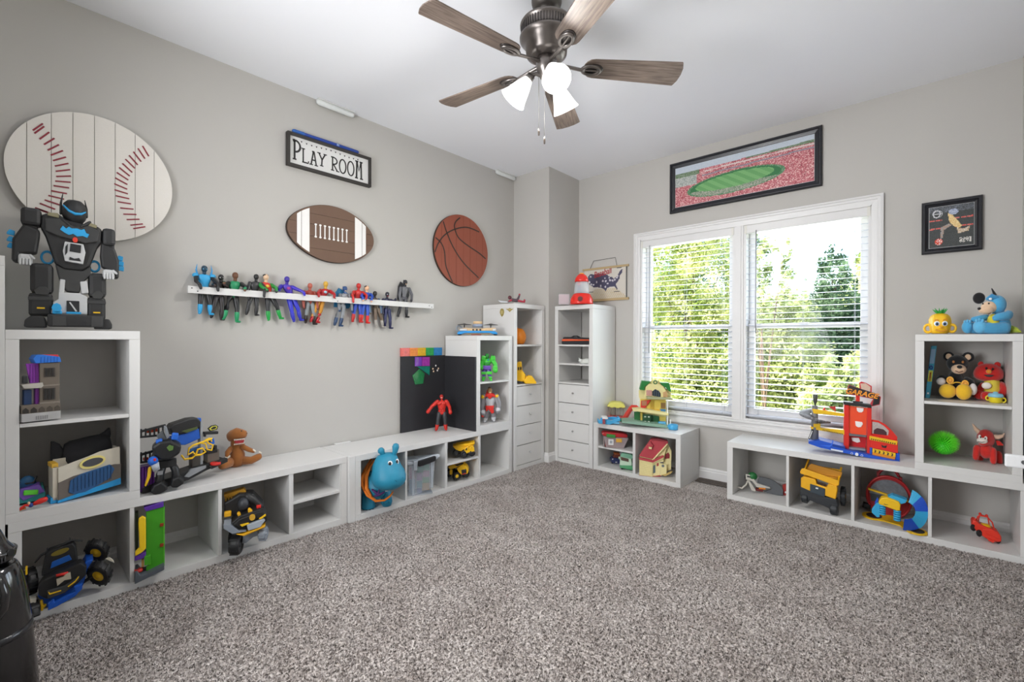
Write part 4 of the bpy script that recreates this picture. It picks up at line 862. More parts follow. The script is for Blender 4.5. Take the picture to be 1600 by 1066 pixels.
to, hd = hum(t, (315, 514), ((290, 545), (345, 545)), ((300, 618), (334, 618)), ((232, 604), (370, 612)), ((284, 722), (342, 722)), (11, 11, 12, 15, 14, 17), dict(torso=R1, head=R1, arm=R1, glove=R1, leg=M('#34363a', .4), boot=R1), elbows=((256, 572, 0), (364, 578, 4)))
for u in (303, 327): t.ball('chest_muscle', R1, (u, -13, 556), (14, 7, 11), p=to)
for v in (574, 586, 598): t.ball('belly_muscle', R1, (308, -11, v), (7, 5, 5), p=to); t.ball('belly_muscle', R1, (322, -11, v), (7, 5, 5), p=to)
t.tube('mouth', '#f0e8e0', [(311, -15, 520), (320, -15, 520)], 1.5, p=hd); t.ball('brow', '#8a1510', (315, -12, 508), (8, 3, 2), p=hd)

V13 = (680, 500, 8.886)
Z2 = H4+.766+.0005
t = Toy('toy_drum_kit', 'wooden toy drum kit with black cymbals on a blue base', 'toy', V13, (585, 215), 'x', .20, Z2)
wd_ = M('#d9b98d', .55, grain=.1)
t.poly('blue_base', '#2492d8', [(305, 178), (330, 158), (420, 152), (700, 152), (830, 155), (868, 180), (862, 200), (800, 195), (770, 180), (410, 182), (360, 200), (308, 200)], -80, 60, 6)
t.poly('wood_deck', wd_, [(330, 128), (420, 108), (520, 120), (650, 120), (700, 112), (830, 108), (848, 128), (838, 150), (340, 152)], -70, 60, 3)
for u in (528, 578, 626): t.cyl('sound_hole', BLK, (u, -78, 138), (u, -66, 138), 13)
t.cyl('silver_end', '#d9dee4', (800, -80, 140), (840, -80, 138), 16); t.cyl('silver_end', '#d9dee4', (345, -80, 138), (440, -80, 138), 14)
t.cyl('drum', '#8f9cb0', (590, -10, 100), (590, -10, 60), 72, n=24); t.cyl('drum_head', wd_, (590, -10, 62), (590, -10, 22), 66, 62, n=24)
for (u, v, r_) in ((405, 64, 98), (772, 66, 104)):
    c_ = t.build(MB().ring([[(u+r_*k_*math.cos(q), -10+r_*k_*math.sin(q), v+z_) for q in [2*math.pi*i/24 for i in range(24)]] for k_, z_ in ((.12, -16), (.3, -8), (.75, -2), (1, 4), (1, 7), (.5, 3), (.1, 0))]), 'cymbal', M('#4b4a48', .35, .5))
    t.cyl('cymbal_stand', BLK, (u, -10, v+2), (u, -10, v+44), 7, p=c_)
t.tor('side_drum', '#9aa3ad', (330, 40, 118), 34, 12); t.ball('foot', BLK, (340, -40, 206), (30, 20, 10)); t.ball('foot', BLK, (838, -40, 206), (30, 20, 10)); t.box('red_label', '#b8403c', 500, 640, 200, 212, -30, -20, 1); t.box('under_shelf', '#cbb08a', 440, 760, 184, 206, -20, 40, 2)

S2 = H4+.375+.0165
t = Toy('robot', 'bright green toy robot with a purple belt in the upper middle cubby', 'toy robot', V13, (700, 850), 'x', .26, S2)
GR = M('#45c43c', .4); GD = M('#2a8a34', .4); PU = M('#6a4aa8', .4)
hum(t, (720, 505), ((672, 560), (790, 555)), ((680, 680), (740, 680)), ((640, 660), (835, 700)), ((672, 850), (770, 848)), (30, 30, 38, 34, 40, 42), dict(torso=GR, head=GD, arm=GR, glove=GR, leg=PU, boot=GR), elbows=((650, 610, 0), (835, 620, 0)))
t.box('belt', PU, 655, 775, 635, 690, -52, 40, 8); t.box('shoulder_armour', GR, 640, 700, 500, 560, -45, 30, 10, rot=-12); t.box('shoulder_armour', GR, 770, 835, 500, 560, -45, 30, 10, rot=14); t.poly('chest_wedge', GD, [(690, 590), (770, 580), (740, 625), (710, 628)], -60, -40, 4); t.box('forearm_armour', GR, 800, 865, 640, 715, -60, 0, 10, rot=-10); t.ball('jewel', '#2a88b4', (735, -50, 555), 12); t.box('boot_cuff', GR, 640, 705, 720, 760, -45, 30, 8); t.box('boot_cuff', GR, 712, 790, 715, 760, -45, 30, 8); t.poly('horn', GD, [(770, 520), (785, 475), (800, 520)], -20, 0, 3)
t = Toy('robot', 'grey toy robot with yellow shoulders and red trunks below the green robot', 'toy robot', V8, (612, 672), 'x', .27, H4+.0384)
GY = M('#8d8c90', .4, .2); LG = M('#c6c8cc', .35)
to, hd = hum(t, (612, 478), ((580, 515), (652, 515)), ((595, 600), (632, 598)), ((574, 622), (662, 605)), ((585, 672), (636, 665)), (15, 17, 13, 19, 18, 24), dict(torso=LG, head=M('#8a6a42', .6), arm=GY, glove=LG, leg=GY, boot=LG), elbows=((568, 570, 0), (668, 565, 0)))
t.poly('collar', RED, [(585, 500), (610, 492), (642, 500), (650, 520), (630, 512), (612, 530), (595, 512), (580, 520)], -32, 24, 3, p=to); t.ball('shoulder_pad', YEL, (573, 0, 515), (16, 22, 16)); t.ball('shoulder_pad', YEL, (654, 0, 511), (16, 22, 16)); t.poly('trunks', RED, [(586, 572), (640, 570), (636, 590), (640, 612), (625, 620), (606, 592), (590, 608)], -30, 20, 3, p=to); t.ball('hair', '#3c2a1c', (610, 4, 462), (10, 12, 10), p=hd); t.ball('muzzle', '#d9c49a', (614, -14, 488), (8, 6, 6), p=hd); t.ball('red_gem', RED, (570, -20, 632), (10, 10, 9)); t.tube('mane', RED, [(594, 4, 500), (600, 6, 475)], 6, p=hd)

# ------------------------------------------------------------------ tall unit tops and contents
V9 = (740, 390, 4.635); ZT = 1.467+.0005
t = Toy('action_figure', 'small dark red toy figure lying on its back on the tall shelf', 'toy figure', V9, (300, 386), 'x', .26, ZT)
DR = M('#a3243a', .4)
t.tube('torso', M('#4a3a42', .4), [(282, 0, 366), (312, 0, 370)], [12, 12]); t.ball('head', '#5a2630', (262, -4, 348), (14, 12, 14)); t.tube('arm', DR, [(275, -6, 366), (258, -12, 376), (250, -12, 380)], [7, 6, 5]); t.tube('leg', M('#4a3a42', .4), [(315, 0, 366), (326, 0, 348), (332, 0, 330)], [9, 8, 6]); t.ball('boot', DR, (332, -2, 326), (7, 9, 7)); t.tube('leg', DR, [(318, 0, 370), (345, -4, 376), (368, -6, 380)], [9, 8, 6]); t.ball('boot', DR, (368, -8, 370), (8, 8, 10))
t = Toy('toy_sword', 'pale grey curved toy sword lying beside the dark red figure', 'toy sword', V9, (215, 384), 'x', .27, ZT)
t.build(MB().prism([(178, 366), (200, 372), (245, 376), (248, 383), (200, 384), (185, 376)], -3, 3), 'blade', M('#c9cdd2', .3))
t.cyl('hilt', '#77787c', (246, 0, 380), (262, 0, 380), 3)
for lab, poly in (('tall oval gold emblem stuck on the side of the tall left shelf', [(205, 427), (218, 434), (221, 455), (216, 475), (206, 488), (197, 476), (190, 455), (195, 434)]), ('small winged gold emblem stuck beside the oval one on the tall left shelf', [(233, 430), (252, 430), (262, 423), (272, 430), (290, 430), (274, 440), (262, 453), (250, 441)])):
    pts = [at(740+u/4.635, 390+v/4.635, 'y', 2.9605) for u, v in poly]
    o = MB().prism([(p.x, p.z) for p in pts], 2.9590, 2.9612).build('gold_emblem', M('#b9a65e', .35, .6, grain=.2, gscale=200), bevel=.0003); tag(o, lab, 'emblem')
    cx_ = sum(p.x for p in pts)/len(pts); cz_ = sum(p.z for p in pts)/len(pts)
    MB().prism([(cx_+(p.x-cx_)*.55, cz_+(p.z-cz_)*.55) for p in pts], 2.9582, 2.9592).build('emblem_centre', M('#d8c98a', .3, .6), o)
t = Toy('toy_helmet', 'orange round plastic helmet standing on edge in the tall left shelf', 'toy helmet', V9, (335, 698), 'x', .24, 1.09+.0165, turn=0)
om = M('#ee8c1e', .4)
t.build(MB().ring([[(330+z_, r_*math.sin(q)*.9, 635+r_*math.cos(q)) for q in [2*math.pi*i/22 for i in range(22)]] for z_, r_ in ((-12, 60), (-8, 64), (4, 65), (18, 62), (30, 54), (40, 40), (47, 22), (50, 6))], closed_ends=True), 'shell', om); t.tor('brim', om, (316, 0, 637), 66, 6, 'x')
t = Toy('toy_excavator', 'yellow and black toy excavator with a scoop in the tall left shelf', 'toy truck', V9, (370, 986), 'x', .25, .74+.0165, turn=0)
t.poly('cab', YT, [(318, 815), (345, 812), (348, 832), (352, 880), (312, 886), (312, 835)], -30, 40, 4); t.box('window', K3, 320, 330, 852, 874, -34, -28, 1); t.box('window', K3, 336, 347, 850, 872, -34, -28, 1)
t.poly('body', YT, [(310, 885), (352, 880), (375, 905), (372, 945), (350, 960), (310, 950)], -34, 40, 4); t.poly('track', K3, [(308, 950), (352, 958), (370, 970), (365, 984), (312, 984)], -40, 40, 5); t.poly('arm', YT, [(350, 905), (385, 915), (400, 935), (385, 965), (350, 965)], -16, 16, 4); t.cyl('pivot', K3, (362, -24, 910), (362, 20, 910), 17)
t.poly('scoop', YT, [(362, 950), (395, 912), (425, 920), (456, 965), (456, 984), (395, 989), (372, 980)], -45, 40, 6)

t = Toy('gumball_machine', 'red and clear toy gumball machine with a domed top', 'toy', V9, (782, 398), 'y', 3.66, ZT)
rm = M('#e2281c', .25, coat=.5)
t.build(MB().ring([[(782+w_*math.cos(q), w_*.75*math.sin(q), v) for q in [2*math.pi*i/24 for i in range(24)]] for v, w_ in ((398, 84), (385, 84), (360, 82), (340, 72), (325, 62), (318, 48))]), 'base', rm)
t.cyl('opening', '#5c0d0a', (772, -66, 358), (772, -30, 358), 18); t.cyl('opening_rim', rm, (772, -62, 358), (772, -30, 358), 25)
t.build(MB().ring([[(782+w_*math.cos(q), w_*.9*math.sin(q), v) for q in [2*math.pi*i/24 for i in range(24)]] for v, w_ in ((320, 56), (300, 55), (260, 52), (235, 47))]), 'clear_tank', M('#e6eef4', .05, alpha=.35))
t.build(MB().ring([[(782+w_*math.cos(q), w_*.9*math.sin(q), v) for q in [2*math.pi*i/24 for i in range(24)]] for v, w_ in ((236, 50), (222, 50), (205, 44), (188, 32), (178, 18))]), 'dome', rm); t.ball('yellow_cap', '#f2a53a', (782, 0, 176), (18, 16, 7))
t.cyl('chute', '#d06a52', (764, 0, 262), (764, 0, 236), 10); t.box('inner_figure', '#8a8f9c', 752, 782, 262, 312, -12, 12, 4)
t = Toy('acrylic_box', 'small clear box with pink prints behind the gumball machine by the corner', 'box', V9, (655, 398), 'y', 3.72, ZT)
t.box('clear_case', M('#e2dcdf', .2, alpha=.45), 615, 695, 322, 398, -12, 12, 1); t.box('pink_print', M('#d8b8c0', .6, grain=.3, gscale=80), 622, 688, 330, 392, -4, 4, 0)
t = Toy('zip_case', 'black zip case with an orange band and a handle', 'case', V9, (740, 695), 'y', 3.60, 1.09+.0165)
t.poly('body', M('#2a2b2f', .8, grain=.1), [(638, 668), (650, 634), (740, 634), (850, 640), (860, 695), (640, 696)], -40, 60, 6); t.poly('orange_band', '#e4561c', [(638, 652), (660, 648), (856, 652), (856, 661), (640, 664)], -44, 62, 3); t.tube('handle', K3, [(705, -30, 640), (725, -30, 628), (750, -30, 628), (775, -30, 640)], 5)
t = Toy('toy_animal', 'white toy animal lying on the insert shelf under the zip case', 'toy animal', V9, (800, 842), 'y', 3.62, .757+.1665+.0085)
wm = M('#dfe2dc', .6, grain=.05)
t.build(MB().tube([(782, -10, 812), (815, 0, 812), (850, 10, 812)], [16, 24, 24], n=14), 'body', wm); t.ball('head', wm, (775, -16, 806), (16, 14, 14)); t.tube('leg', wm, [(795, -14, 826), (792, -14, 836)], 8); t.tube('leg', wm, [(835, -14, 826), (835, -14, 836)], 8); t.tube('ear', wm, [(768, -10, 794), (764, -10, 788)], 4)
p = at(797/4.635*1.0+740+.0, 390+480/4.635, 'y', 3.86)
tag(MB().box(.70, .73, 3.868, 3.899, 1.39, 1.425).build('corner_bracket', white, bevel=.002), 'small white bracket at the top inside back of the tall shelf by the corner', 'bracket')

# ------------------------------------------------------------------ hanging map print
def print_panel(name, origin, eu, ev, W_, H_, nx, ny, fn, parent=None, rough=.45):
    """a flat print: grid in metres, colour per face from fn(u, v) in 0..1 (v up)"""
    vs = []; fs = []; cols = []
    for j in range(ny+1):
        for i in range(nx+1): vs.append(Vector(origin)+Vector(eu)*W_*i/nx+Vector(ev)*H_*j/ny)
    for j in range(ny):
        for i in range(nx):
            a = j*(nx+1)+i; fs.append((a, a+1, a+nx+2, a+nx+1)); cols.append(lin(fn((i+.5)/nx, (j+.5)/ny)))
    me = bpy.data.meshes.new(name); me.from_pydata(vs, [], fs)
    at_ = me.attributes.new('print', 'FLOAT_COLOR', 'CORNER')
    at_.data.foreach_set('color', np.repeat(np.concatenate([np.array(cols), np.ones((len(cols), 1))], 1), 4, axis=0).ravel())
    me.materials.append(attr_mat(rough)); o = bpy.data.objects.new(name, me); COL.objects.link(o)
    if parent: o.parent = parent
    return o
def mixc(a, b, k): return tuple(x*(1-k)+y*k for x, y in zip(a, b))
def hexc(h): h = h.lstrip('#'); return tuple(int(h[i:i+2], 16)/255 for i in (0, 2, 4))
def inpoly(x, y, P):
    r = False; j = len(P)-1
    for i in range(len(P)):
        if (P[i][1] > y) != (P[j][1] > y) and x < (P[j][0]-P[i][0])*(y-P[i][1])/(P[j][1]-P[i][1])+P[i][0]: r = not r
        j = i
    return r
mpz0, mpz1, mpx0, mpx1 = 1.545, 1.842, .520, .982
mp_ = thing('hanging_map', 'hanging canvas map with a dark country outline, red script and wooden rails', 'wall map', (mpx0, WY, mpz0))
W_, H_ = mpx1-mpx0, mpz1-mpz0
US = [(.09, .80), (.14, .86), (.30, .84), (.47, .83), (.55, .80), (.60, .72), (.66, .70), (.70, .64), (.78, .70), (.83, .82), (.87, .90), (.91, .92), (.90, .82), (.85, .72), (.84, .62), (.78, .50), (.75, .44), (.80, .30), (.78, .28), (.72, .40), (.62, .38), (.56, .36), (.52, .24), (.47, .34), (.40, .38), (.33, .40), (.22, .42), (.13, .50), (.08, .64)]
dots = [(.15, .78), (.12, .60), (.16, .52), (.22, .50), (.30, .58), (.40, .44), (.45, .60), (.50, .68), (.52, .58), (.56, .50), (.62, .60), (.68, .58), (.73, .60), (.78, .66), (.80, .72), (.60, .68), (.51, .40)]
def mapcol(u, v):
    base = hexc('#cfcac0')
    if v < .34 and abs(u-.5)+v*.9 < .55 and ((u*23+v*9) % 1) < .7: base = hexc('#c4b79a')
    if inpoly(u, v, US):
        base = hexc('#4a4860')
        for a, b in dots:
            if (u-a)**2*2.4+(v-b)**2 < .0011: base = hexc('#c8c4cc')
    return base
print_panel('canvas_print', (0, -.010, 0), (1, 0, 0), (0, 0, 1), W_, H_, 70, 44, mapcol, mp_, .8)
MB().box(-.004, W_+.006, -.009, -.004, -.01, H_+.01).build('canvas', M('#cfcac0', .85), mp_)
wr = M('#b59e74', .6, grain=.15, gscale=30, stretch=(1, 8, 8))
MB().box(-.022, W_+.022, -.018, -.001, H_-.004, H_+.016).build('wooden_rail', wr, mp_, bevel=.002); MB().box(-.022, W_+.022, -.018, -.001, -.018, .004).build('wooden_rail', wr, mp_, bevel=.002)
MB().box(W_-.006, W_+.004, -.012, -.008, .0, H_).build('edge_band', M('#3a3a3e', .6), mp_)
ZH = H_+.012
MB().tube([(.06, -.008, ZH), (.10, -.006, ZH+.075), (.34, -.006, ZH+.082), (.36, -.008, ZH)], .0022, n=6).build('hanging_cord', M('#4a4642', .8), mp_)
def text_part(body, size, mat, parent, M4, name='lettering', extrude=.0006, shear=0, bold=0, sx=1):
    cu = bpy.data.curves.new(name, 'FONT'); cu.body = body; cu.size = size; cu.extrude = extrude; cu.shear = shear; cu.offset = bold; cu.align_x = 'CENTER'; cu.align_y = 'CENTER'; cu.resolution_u = 3
    tmp = bpy.data.objects.new('tmp', cu); COL.objects.link(tmp); bpy.context.view_layer.update()
    me = bpy.data.meshes.new_from_object(tmp.evaluated_get(bpy.context.evaluated_depsgraph_get())); bpy.data.objects.remove(tmp); bpy.data.curves.remove(cu)
    me.materials.clear(); me.materials.append(mat)
    me.transform(M4 @ Matrix.Diagonal((sx, 1, 1, 1))); o = bpy.data.objects.new(name, me); COL.objects.link(o); o.parent = parent; o['kind'] = 'thing'
    del o['kind']
    return o
RW = Matrix.Rotation(math.radians(90), 4, 'X')      # text in x z, reads from -y
text_part('Baseball', .085, M('#a8303a', .6), mp_, Matrix.Translation((W_*.44, -.0125, H_*.86)) @ RW @ Matrix.Rotation(math.radians(10), 4, 'Z'), shear=.3, bold=.0012, sx=.72)
for (x, z, w2) in ((.05, .075, .05), (.33, .062, .06), (.36, .285, .05)): MB().box(x, x+w2, -.0125, -.0105, z, z+.006).build('caption_bar', M('#4a4652', .6), mp_)

# ------------------------------------------------------------------ framed prints
def frame(parent, W_, H_, bw, mat, dep=.028):
    """four mitred moulded frame boards"""
    prof = [(0, dep*.75), (.006, dep), (.016, dep), (.022, dep*.72), (bw*.7, dep*.62), (bw-.004, dep*.5), (bw, .006)]
    for (p0, p1, inn) in (((0, H_), (W_, H_), (0, -1)), ((0, 0), (0, H_), (1, 0)), ((W_, H_), (W_, 0), (-1, 0)), ((W_, 0), (0, 0), (0, 1))):
        d = (Vector(p1)-Vector(p0)).normalized(); inn = Vector(inn); vs = []
        pr = [(0, .001)]+prof+[(bw, .001)]
        for end, sg in ((p0, 1), (p1, -1)):
            for a, h in pr: q = Vector(end)+inn*a+d*a*sg; vs.append((q.x, -h, q.y))
        n_ = len(pr); MB().add(vs, [tuple(range(n_)), tuple(range(2*n_-1, n_-1, -1))]+[(i, i+n_, (i+1) % n_+n_, (i+1) % n_) for i in range(n_)], False).build('frame_board', mat, parent)
fm = M('#1d1e24', .35)
st = thing('framed_picture', 'long black-framed photo of a crowded stadium above the window', 'picture', (1.398, WY, 2.2485)); W_, H_ = 1.110, .430
frame(st, W_, H_, .048, fm)
def stad(u, v):
    r = random.random()
    sky = hexc('#b9c3cf')
    hor = .80+.08*max(0, u-.5)
    if v > hor+.05: return mixc(sky, (1, 1, 1), r*.15)
    ex = ((u-.46)/.36)**2*1+((v-.36-.10*(u-.46))/.26)**2
    if v > .73 and (u < .20 or (u > .55 and v > .83)): return mixc(hexc('#4f6b45'), hexc('#aab0a8'), r*.7)
    if u < .18 and v > .5: return mixc(hexc('#7f8a84'), hexc('#d0d0cc'), r)
    if ex < 1:
        if ex > .86: return mixc(hexc('#2e6a3e'), hexc('#d8d8cc'), .5*r)
        fx = (u-.46)+.5*(v-.36); s_ = int((fx+1)*22) % 2
        ff = ((u-.46)/.29)**2+((v-.40-.1*(u-.46))/.17)**2
        if ff < 1: return hexc('#74ab6c') if s_ else hexc('#629c5e')
        if v < .30: return mixc(hexc('#b9b0a8'), hexc('#3e6a44'), r*.8)
        return hexc('#2f7242')
    base = hexc('#bd6a72') if r < .62 else hexc('#e0b8b4') if r < .85 else hexc('#8e3a44')
    if abs(v-(.66+.06*u)) < .016 and u > .22: base = hexc('#8e8894')
    if abs(v-(.76+.04*u)) < .014 and u > .24: base = hexc('#d5c6c4')
    return base
MB().box(.04, W_-.04, -.010, -.002, .04, H_-.04).build('backing', M('#d8d8d8', .6), st)
print_panel('stadium_print', (.048, -.012, .048), (1, 0, 0), (0, 0, 1), W_-.096, H_-.096, 190, 64, stad, st, .3)
pc = thing('framed_picture', 'small black-framed sports photo on the wall at the far right', 'picture', (3.036, WY, 1.6915)); W_, H_ = .270, .324
frame(pc, W_, H_, .036, fm)
MB().box(.03, W_-.03, -.010, -.002, .03, H_-.03).build('backing', M('#cfcfcf', .6), pc)
def ply(u, v):
    r = random.random(); b = mixc(hexc('#3a3d3c'), hexc('#55585a'), r*.6)
    if v > .85: b = mixc(b, hexc('#8a90a0'), r*.7)
    for yy in (.66+.03*u, .46+.03*u):
        if abs(v-yy) < .016 and (u*7 % 1) < .85 and not .3 < u < .6: b = mixc(hexc('#c83a30'), (1, 1, 1), r*.4)
    if inpoly(u, v, [(.42, .82), (.50, .80), (.66, .60), (.74, .48), (.66, .42), (.55, .50), (.46, .60)]): b = mixc(hexc('#d8b070'), hexc('#f0dca8'), r)
    if ((u-.55)/.11)**2+((v-.84)/.07)**2 < 1: b = mixc(hexc('#c8d0e0'), hexc('#8a94b0'), r)
    if inpoly(u, v, [(.25, .48), (.45, .56), (.52, .52), (.34, .42), (.31, .22), (.26, .22), (.27, .40)]): b = mixc(hexc('#9aa0a4'), hexc('#c07a50'), r*.6)
    if ((u-.22)/.09)**2+((v-.14)/.08)**2 < 1: b = hexc('#d04a34') if r < .8 else (1, 1, 1)
    if inpoly(u, v, [(.62, .44), (.78, .40), (.92, .46), (.88, .34), (.66, .30)]): b = mixc(hexc('#b08a5a'), hexc('#e0d8d0'), r)
    if .68 < u < .94 and .08 < v < .20: b = hexc('#d8d4ce') if r < .55 else b
    d = math.hypot((u-.17)/.95, (v-.83)*1.0); 
    if abs(d-.085) < .012: b = hexc('#d8d8dc')
    return b
print_panel('sports_print', (.036, -.012, .036), (1, 0, 0), (0, 0, 1), W_-.072, H_-.072, 54, 66, ply, pc, .3)
MB().torus((W_*.28, -.0135, H_*.75), .020, .0012, 'y', n=20, k=5).box(W_*.28-.018, W_*.28+.018, -.0145, -.0125, H_*.75-.001, H_*.75+.003).build('badge_print', M('#dcdce0', .5), pc)
# ------------------------------------------------------------------ small bench by the window
V10 = (860, 580, 5.33)
HB = H4+.0005
t = Toy('dollhouse', 'open yellow dollhouse with a green roof standing on the small bench before the window', 'dollhouse', V10, (850, 450), 'y', 3.68, HB, turn=6)
cream = M('#eadf9e', .5); dy = M('#e2c95c', .5); gr = M('#1f7a34', .45); gb = M('#86a894', .6)
t.poly('base', gb, [(575, 430), (700, 425), (1000, 455), (1010, 470), (960, 482), (580, 442)], -130, 60, 2)
bw = t.poly('back_wall', cream, [(735, 165), (780, 140), (820, 100), (850, 72), (890, 70), (925, 95), (960, 140), (1010, 170), (1000, 225), (965, 235), (965, 440), (745, 425), (745, 235), (738, 220)], 20, 34, 2)
gb_ = t.poly('gable', cream, [(778, 225), (790, 130), (815, 108), (850, 104), (852, 78), (890, 74), (895, 104), (935, 120), (962, 165), (975, 215), (960, 235)], -20, -8, 2)
t.tor('gable_clock', '#3f7a4a', (870, -24, 92), 14, 4, p=gb_); t.poly('arched_window', '#2a3440', [(845, 205), (845, 170), (870, 150), (900, 165), (915, 185), (915, 215)], -26, -18, 1, p=gb_)
for q in (0, 1, 2): t.box('window_bar', '#5a6a7a', 860+q*18, 863+q*18, 160, 210, -30, -25, 0, p=gb_)
t.poly('printed_window', M('#c8968a', .6, grain=.4, gscale=200), [(795, 160), (842, 160), (842, 208), (795, 205)], -26, -18, 1, p=gb_); t.poly('printed_window', M('#c8a070', .6, grain=.4, gscale=200), [(935, 175), (965, 165), (975, 210), (935, 215)], -26, -18, 1, p=gb_)
t.poly('roof', gr, [(738, 158), (758, 85), (832, 88), (815, 104), (782, 130), (778, 162)], -30, 50, 3); t.poly('roof', gr, [(908, 94), (985, 96), (1003, 170), (985, 165), (960, 138), (925, 118)], -30, 50, 3)
t.poly('upper_floor', '#a9ab84', [(790, 215), (1010, 222), (1010, 236), (800, 236)], -70, 20, 2); t.poly('middle_floor', cream, [(672, 325), (750, 318), (975, 350), (972, 368), (760, 345), (676, 338)], -90, 20, 2)
t.box('yellow_wall', dy, 750, 960, 236, 350, 8, 20, 1)
for q in range(4): t.box('wall_stripe', '#c9a93f', 832+q*9, 836+q*9, 245, 315, 2, 8, 0)
t.poly('stairs', '#c8322a', [(752, 250), (838, 240), (775, 328), (748, 322)], -10, 0, 2); t.box('picture_print', M('#b07a5a', .6, grain=.4, gscale=200), 758, 800, 250, 290, -14, -10, 1)
t.box('blue_car_print', '#3f7fb0', 910, 958, 315, 342, -10, 4, 4); t.box('kitchen_print', M('#8a6a3c', .6, grain=.5, gscale=200), 920, 958, 262, 308, 0, 6, 2); t.box('yellow_counter', '#e8b83a', 840, 915, 320, 345, -12, 6, 2)
t.box('white_post', '#eeeeea', 962, 972, 235, 482, -70, -60, 1); t.box('white_rail', '#eeeeea', 988, 998, 400, 440, -60, -50, 1)
dg = t.poly('green_door', '#1c4a2a', [(760, 362), (828, 362), (828, 440), (765, 440)], -60, -50, 2)
for a, b in ((768, 385), (798, 385), (768, 425), (798, 425)): t.box('pale_pane', '#c8d0c0', a+6, a+22, b-7, b+2, -64, -58, 0, p=dg)
t.poly('green_wall', '#276a34', [(690, 345), (740, 340), (740, 440), (694, 442)], -40, -30, 2); t.poly('green_wall', '#27643a', [(828, 365), (905, 375), (905, 445), (828, 440)], -10, 0, 2); t.box('yellow_panel', '#d8c84a', 832, 900, 430, 455, -30, -20, 1)
t.box('yellow_wall', dy, 745, 762, 350, 430, -30, 0, 1); t.box('yellow_wall', dy, 905, 960, 378, 445, 0, 12, 1)
t = Toy('toy_slide', 'red plastic toy slide leading down from the dollhouse', 'toy slide', V10, (640, 425), 'y', 3.66, HB, turn=0)
t.poly('chute', '#d23a2c', [(590, 402), (655, 300), (675, 282), (720, 284), (738, 300), (734, 320), (700, 325), (680, 330), (625, 424), (600, 424)], -14, 12, 4); t.poly('chute_groove', '#a82a20', [(612, 408), (672, 312), (690, 310), (628, 414)], -17, -13, 1); t.box('green_foot', '#2a7a3a', 580, 612, 398, 426, -16, 10, 3)
t = Toy('toy_canopy', 'pale yellow scalloped toy canopy on thin posts beside the tall shelf', 'toy', V10, (545, 400), 'y', 3.76, HB)
t.poly('canopy_roof', '#dcd66a', [(470, 300), (490, 272), (520, 262), (585, 264), (610, 278), (625, 300), (605, 308), (585, 302), (560, 312), (535, 303), (510, 308), (490, 300)], -60, 60, 5)
for u in (490, 515, 550, 580, 606): t.box('post', '#7a7460', u-2, u+2, 300, 395, -30, -26, 0)
t.box('red_floor', '#b8444a', 480, 600, 378, 400, -40, 40, 2)
t = Toy('toy_pool', 'light blue toy paddling pool with a white slide', 'toy pool', V10, (480, 442), 'y', 3.60, HB, turn=8)
cb_ = M('#49a9dc', .35)
t.poly('pool_wall', cb_, [(388, 412), (420, 404), (500, 410), (572, 385), (578, 410), (490, 448), (395, 438)], -55, -45, 4); t.poly('pool_wall', cb_, [(420, 392), (520, 380), (570, 384), (570, 400), (420, 412)], 30, 40, 3); t.box('pool_floor', '#6fc0e8', 395, 570, 425, 440, -48, 34, 3); t.box('pool_side', cb_, 392, 402, 408, 438, -48, 36, 3); t.box('pool_side', cb_, 562, 574, 386, 420, -48, 36, 3)
t.box('white_slide', '#e6e6e6', 425, 470, 388, 402, -70, 30, 3); t.box('red_steps', '#9c4a52', 424, 446, 400, 442, -74, -58, 2)
t = Toy('toy_tub', 'small round light blue toy tub at the right end of the dollhouse base', 'toy', V10, (1022, 488), 'y', 3.56, HB)
t.build(MB().ring([[(1022+w_*math.cos(q), w_*.8*math.sin(q), v) for q in [2*math.pi*i/20 for i in range(20)]] for v, w_ in ((488, 34), (484, 40), (450, 42), (443, 38), (446, 28), (470, 26))]), 'tub', cb_)
t.box('spout', cb_, 974, 992, 458, 472, -6, 6, 3)
t = Toy('toy_tub', 'light blue toy trough standing inside the dollhouse ground floor', 'toy', V10, (928, 460), 'y', 3.60, HB); t.poly('trough', cb_, [(895, 430), (912, 424), (960, 424), (962, 450), (945, 460), (900, 458)], -28, 20, 4); t.poly('water', '#7cc8ee', [(905, 430), (955, 428), (955, 434), (905, 436)], -30, -26, 0)

V10b = (920, 630, 7.105)
t = Toy('storage_box', 'clear toy storage box with a red lid and green latch', 'storage box', V10b, (290, 505), 'y', 3.66, .2170, turn=4)
cl3 = M('#b9a8a8', .2, alpha=.55)
t.poly('front_wall', cl3, [(160, 372), (440, 385), (410, 450), (385, 512), (330, 505), (190, 495)], -24, -18, 3); t.box('side_wall', cl3, 160, 168, 372, 495, -20, 80, 0); t.poly('back_wall', cl3, [(160, 372), (440, 380), (400, 500), (185, 490)], 76, 80, 0)
t.poly('lid', M('#b3242a', .35), [(138, 348), (160, 330), (380, 335), (430, 350), (425, 382), (300, 380), (160, 368)], -34, 90, 6); t.poly('latch', M('#3a8a3a', .4), [(192, 345), (292, 355), (290, 390), (194, 382)], -46, -32, 4)
t.box('label_card', '#e3e3e3', 215, 272, 404, 468, -30, -24, 1); t.box('label_mark', '#9aa0a8', 230, 258, 420, 450, -32, -30, 0); t.box('yellow_tag', '#d8a53a', 300, 365, 395, 435, -30, -20, 2)
for c, a, b, v0, v1 in (('#a83a34', 180, 250, 440, 490), ('#5a4a6a', 300, 400, 430, 495), ('#c8a080', 240, 310, 455, 500), ('#3a4a6a', 330, 420, 400, 430)): t.box('toy_piece', c, a, b, v0, v1, 0, 50, 6)
t = Toy('toy_van', 'green and pale mint toy camper van under the red-lidded box', 'toy car', V10b, (415, 735), 'y', 3.60, F0, turn=-8)
GN = M('#4f9a6a', .4); MT = M('#c4dcc4', .45)
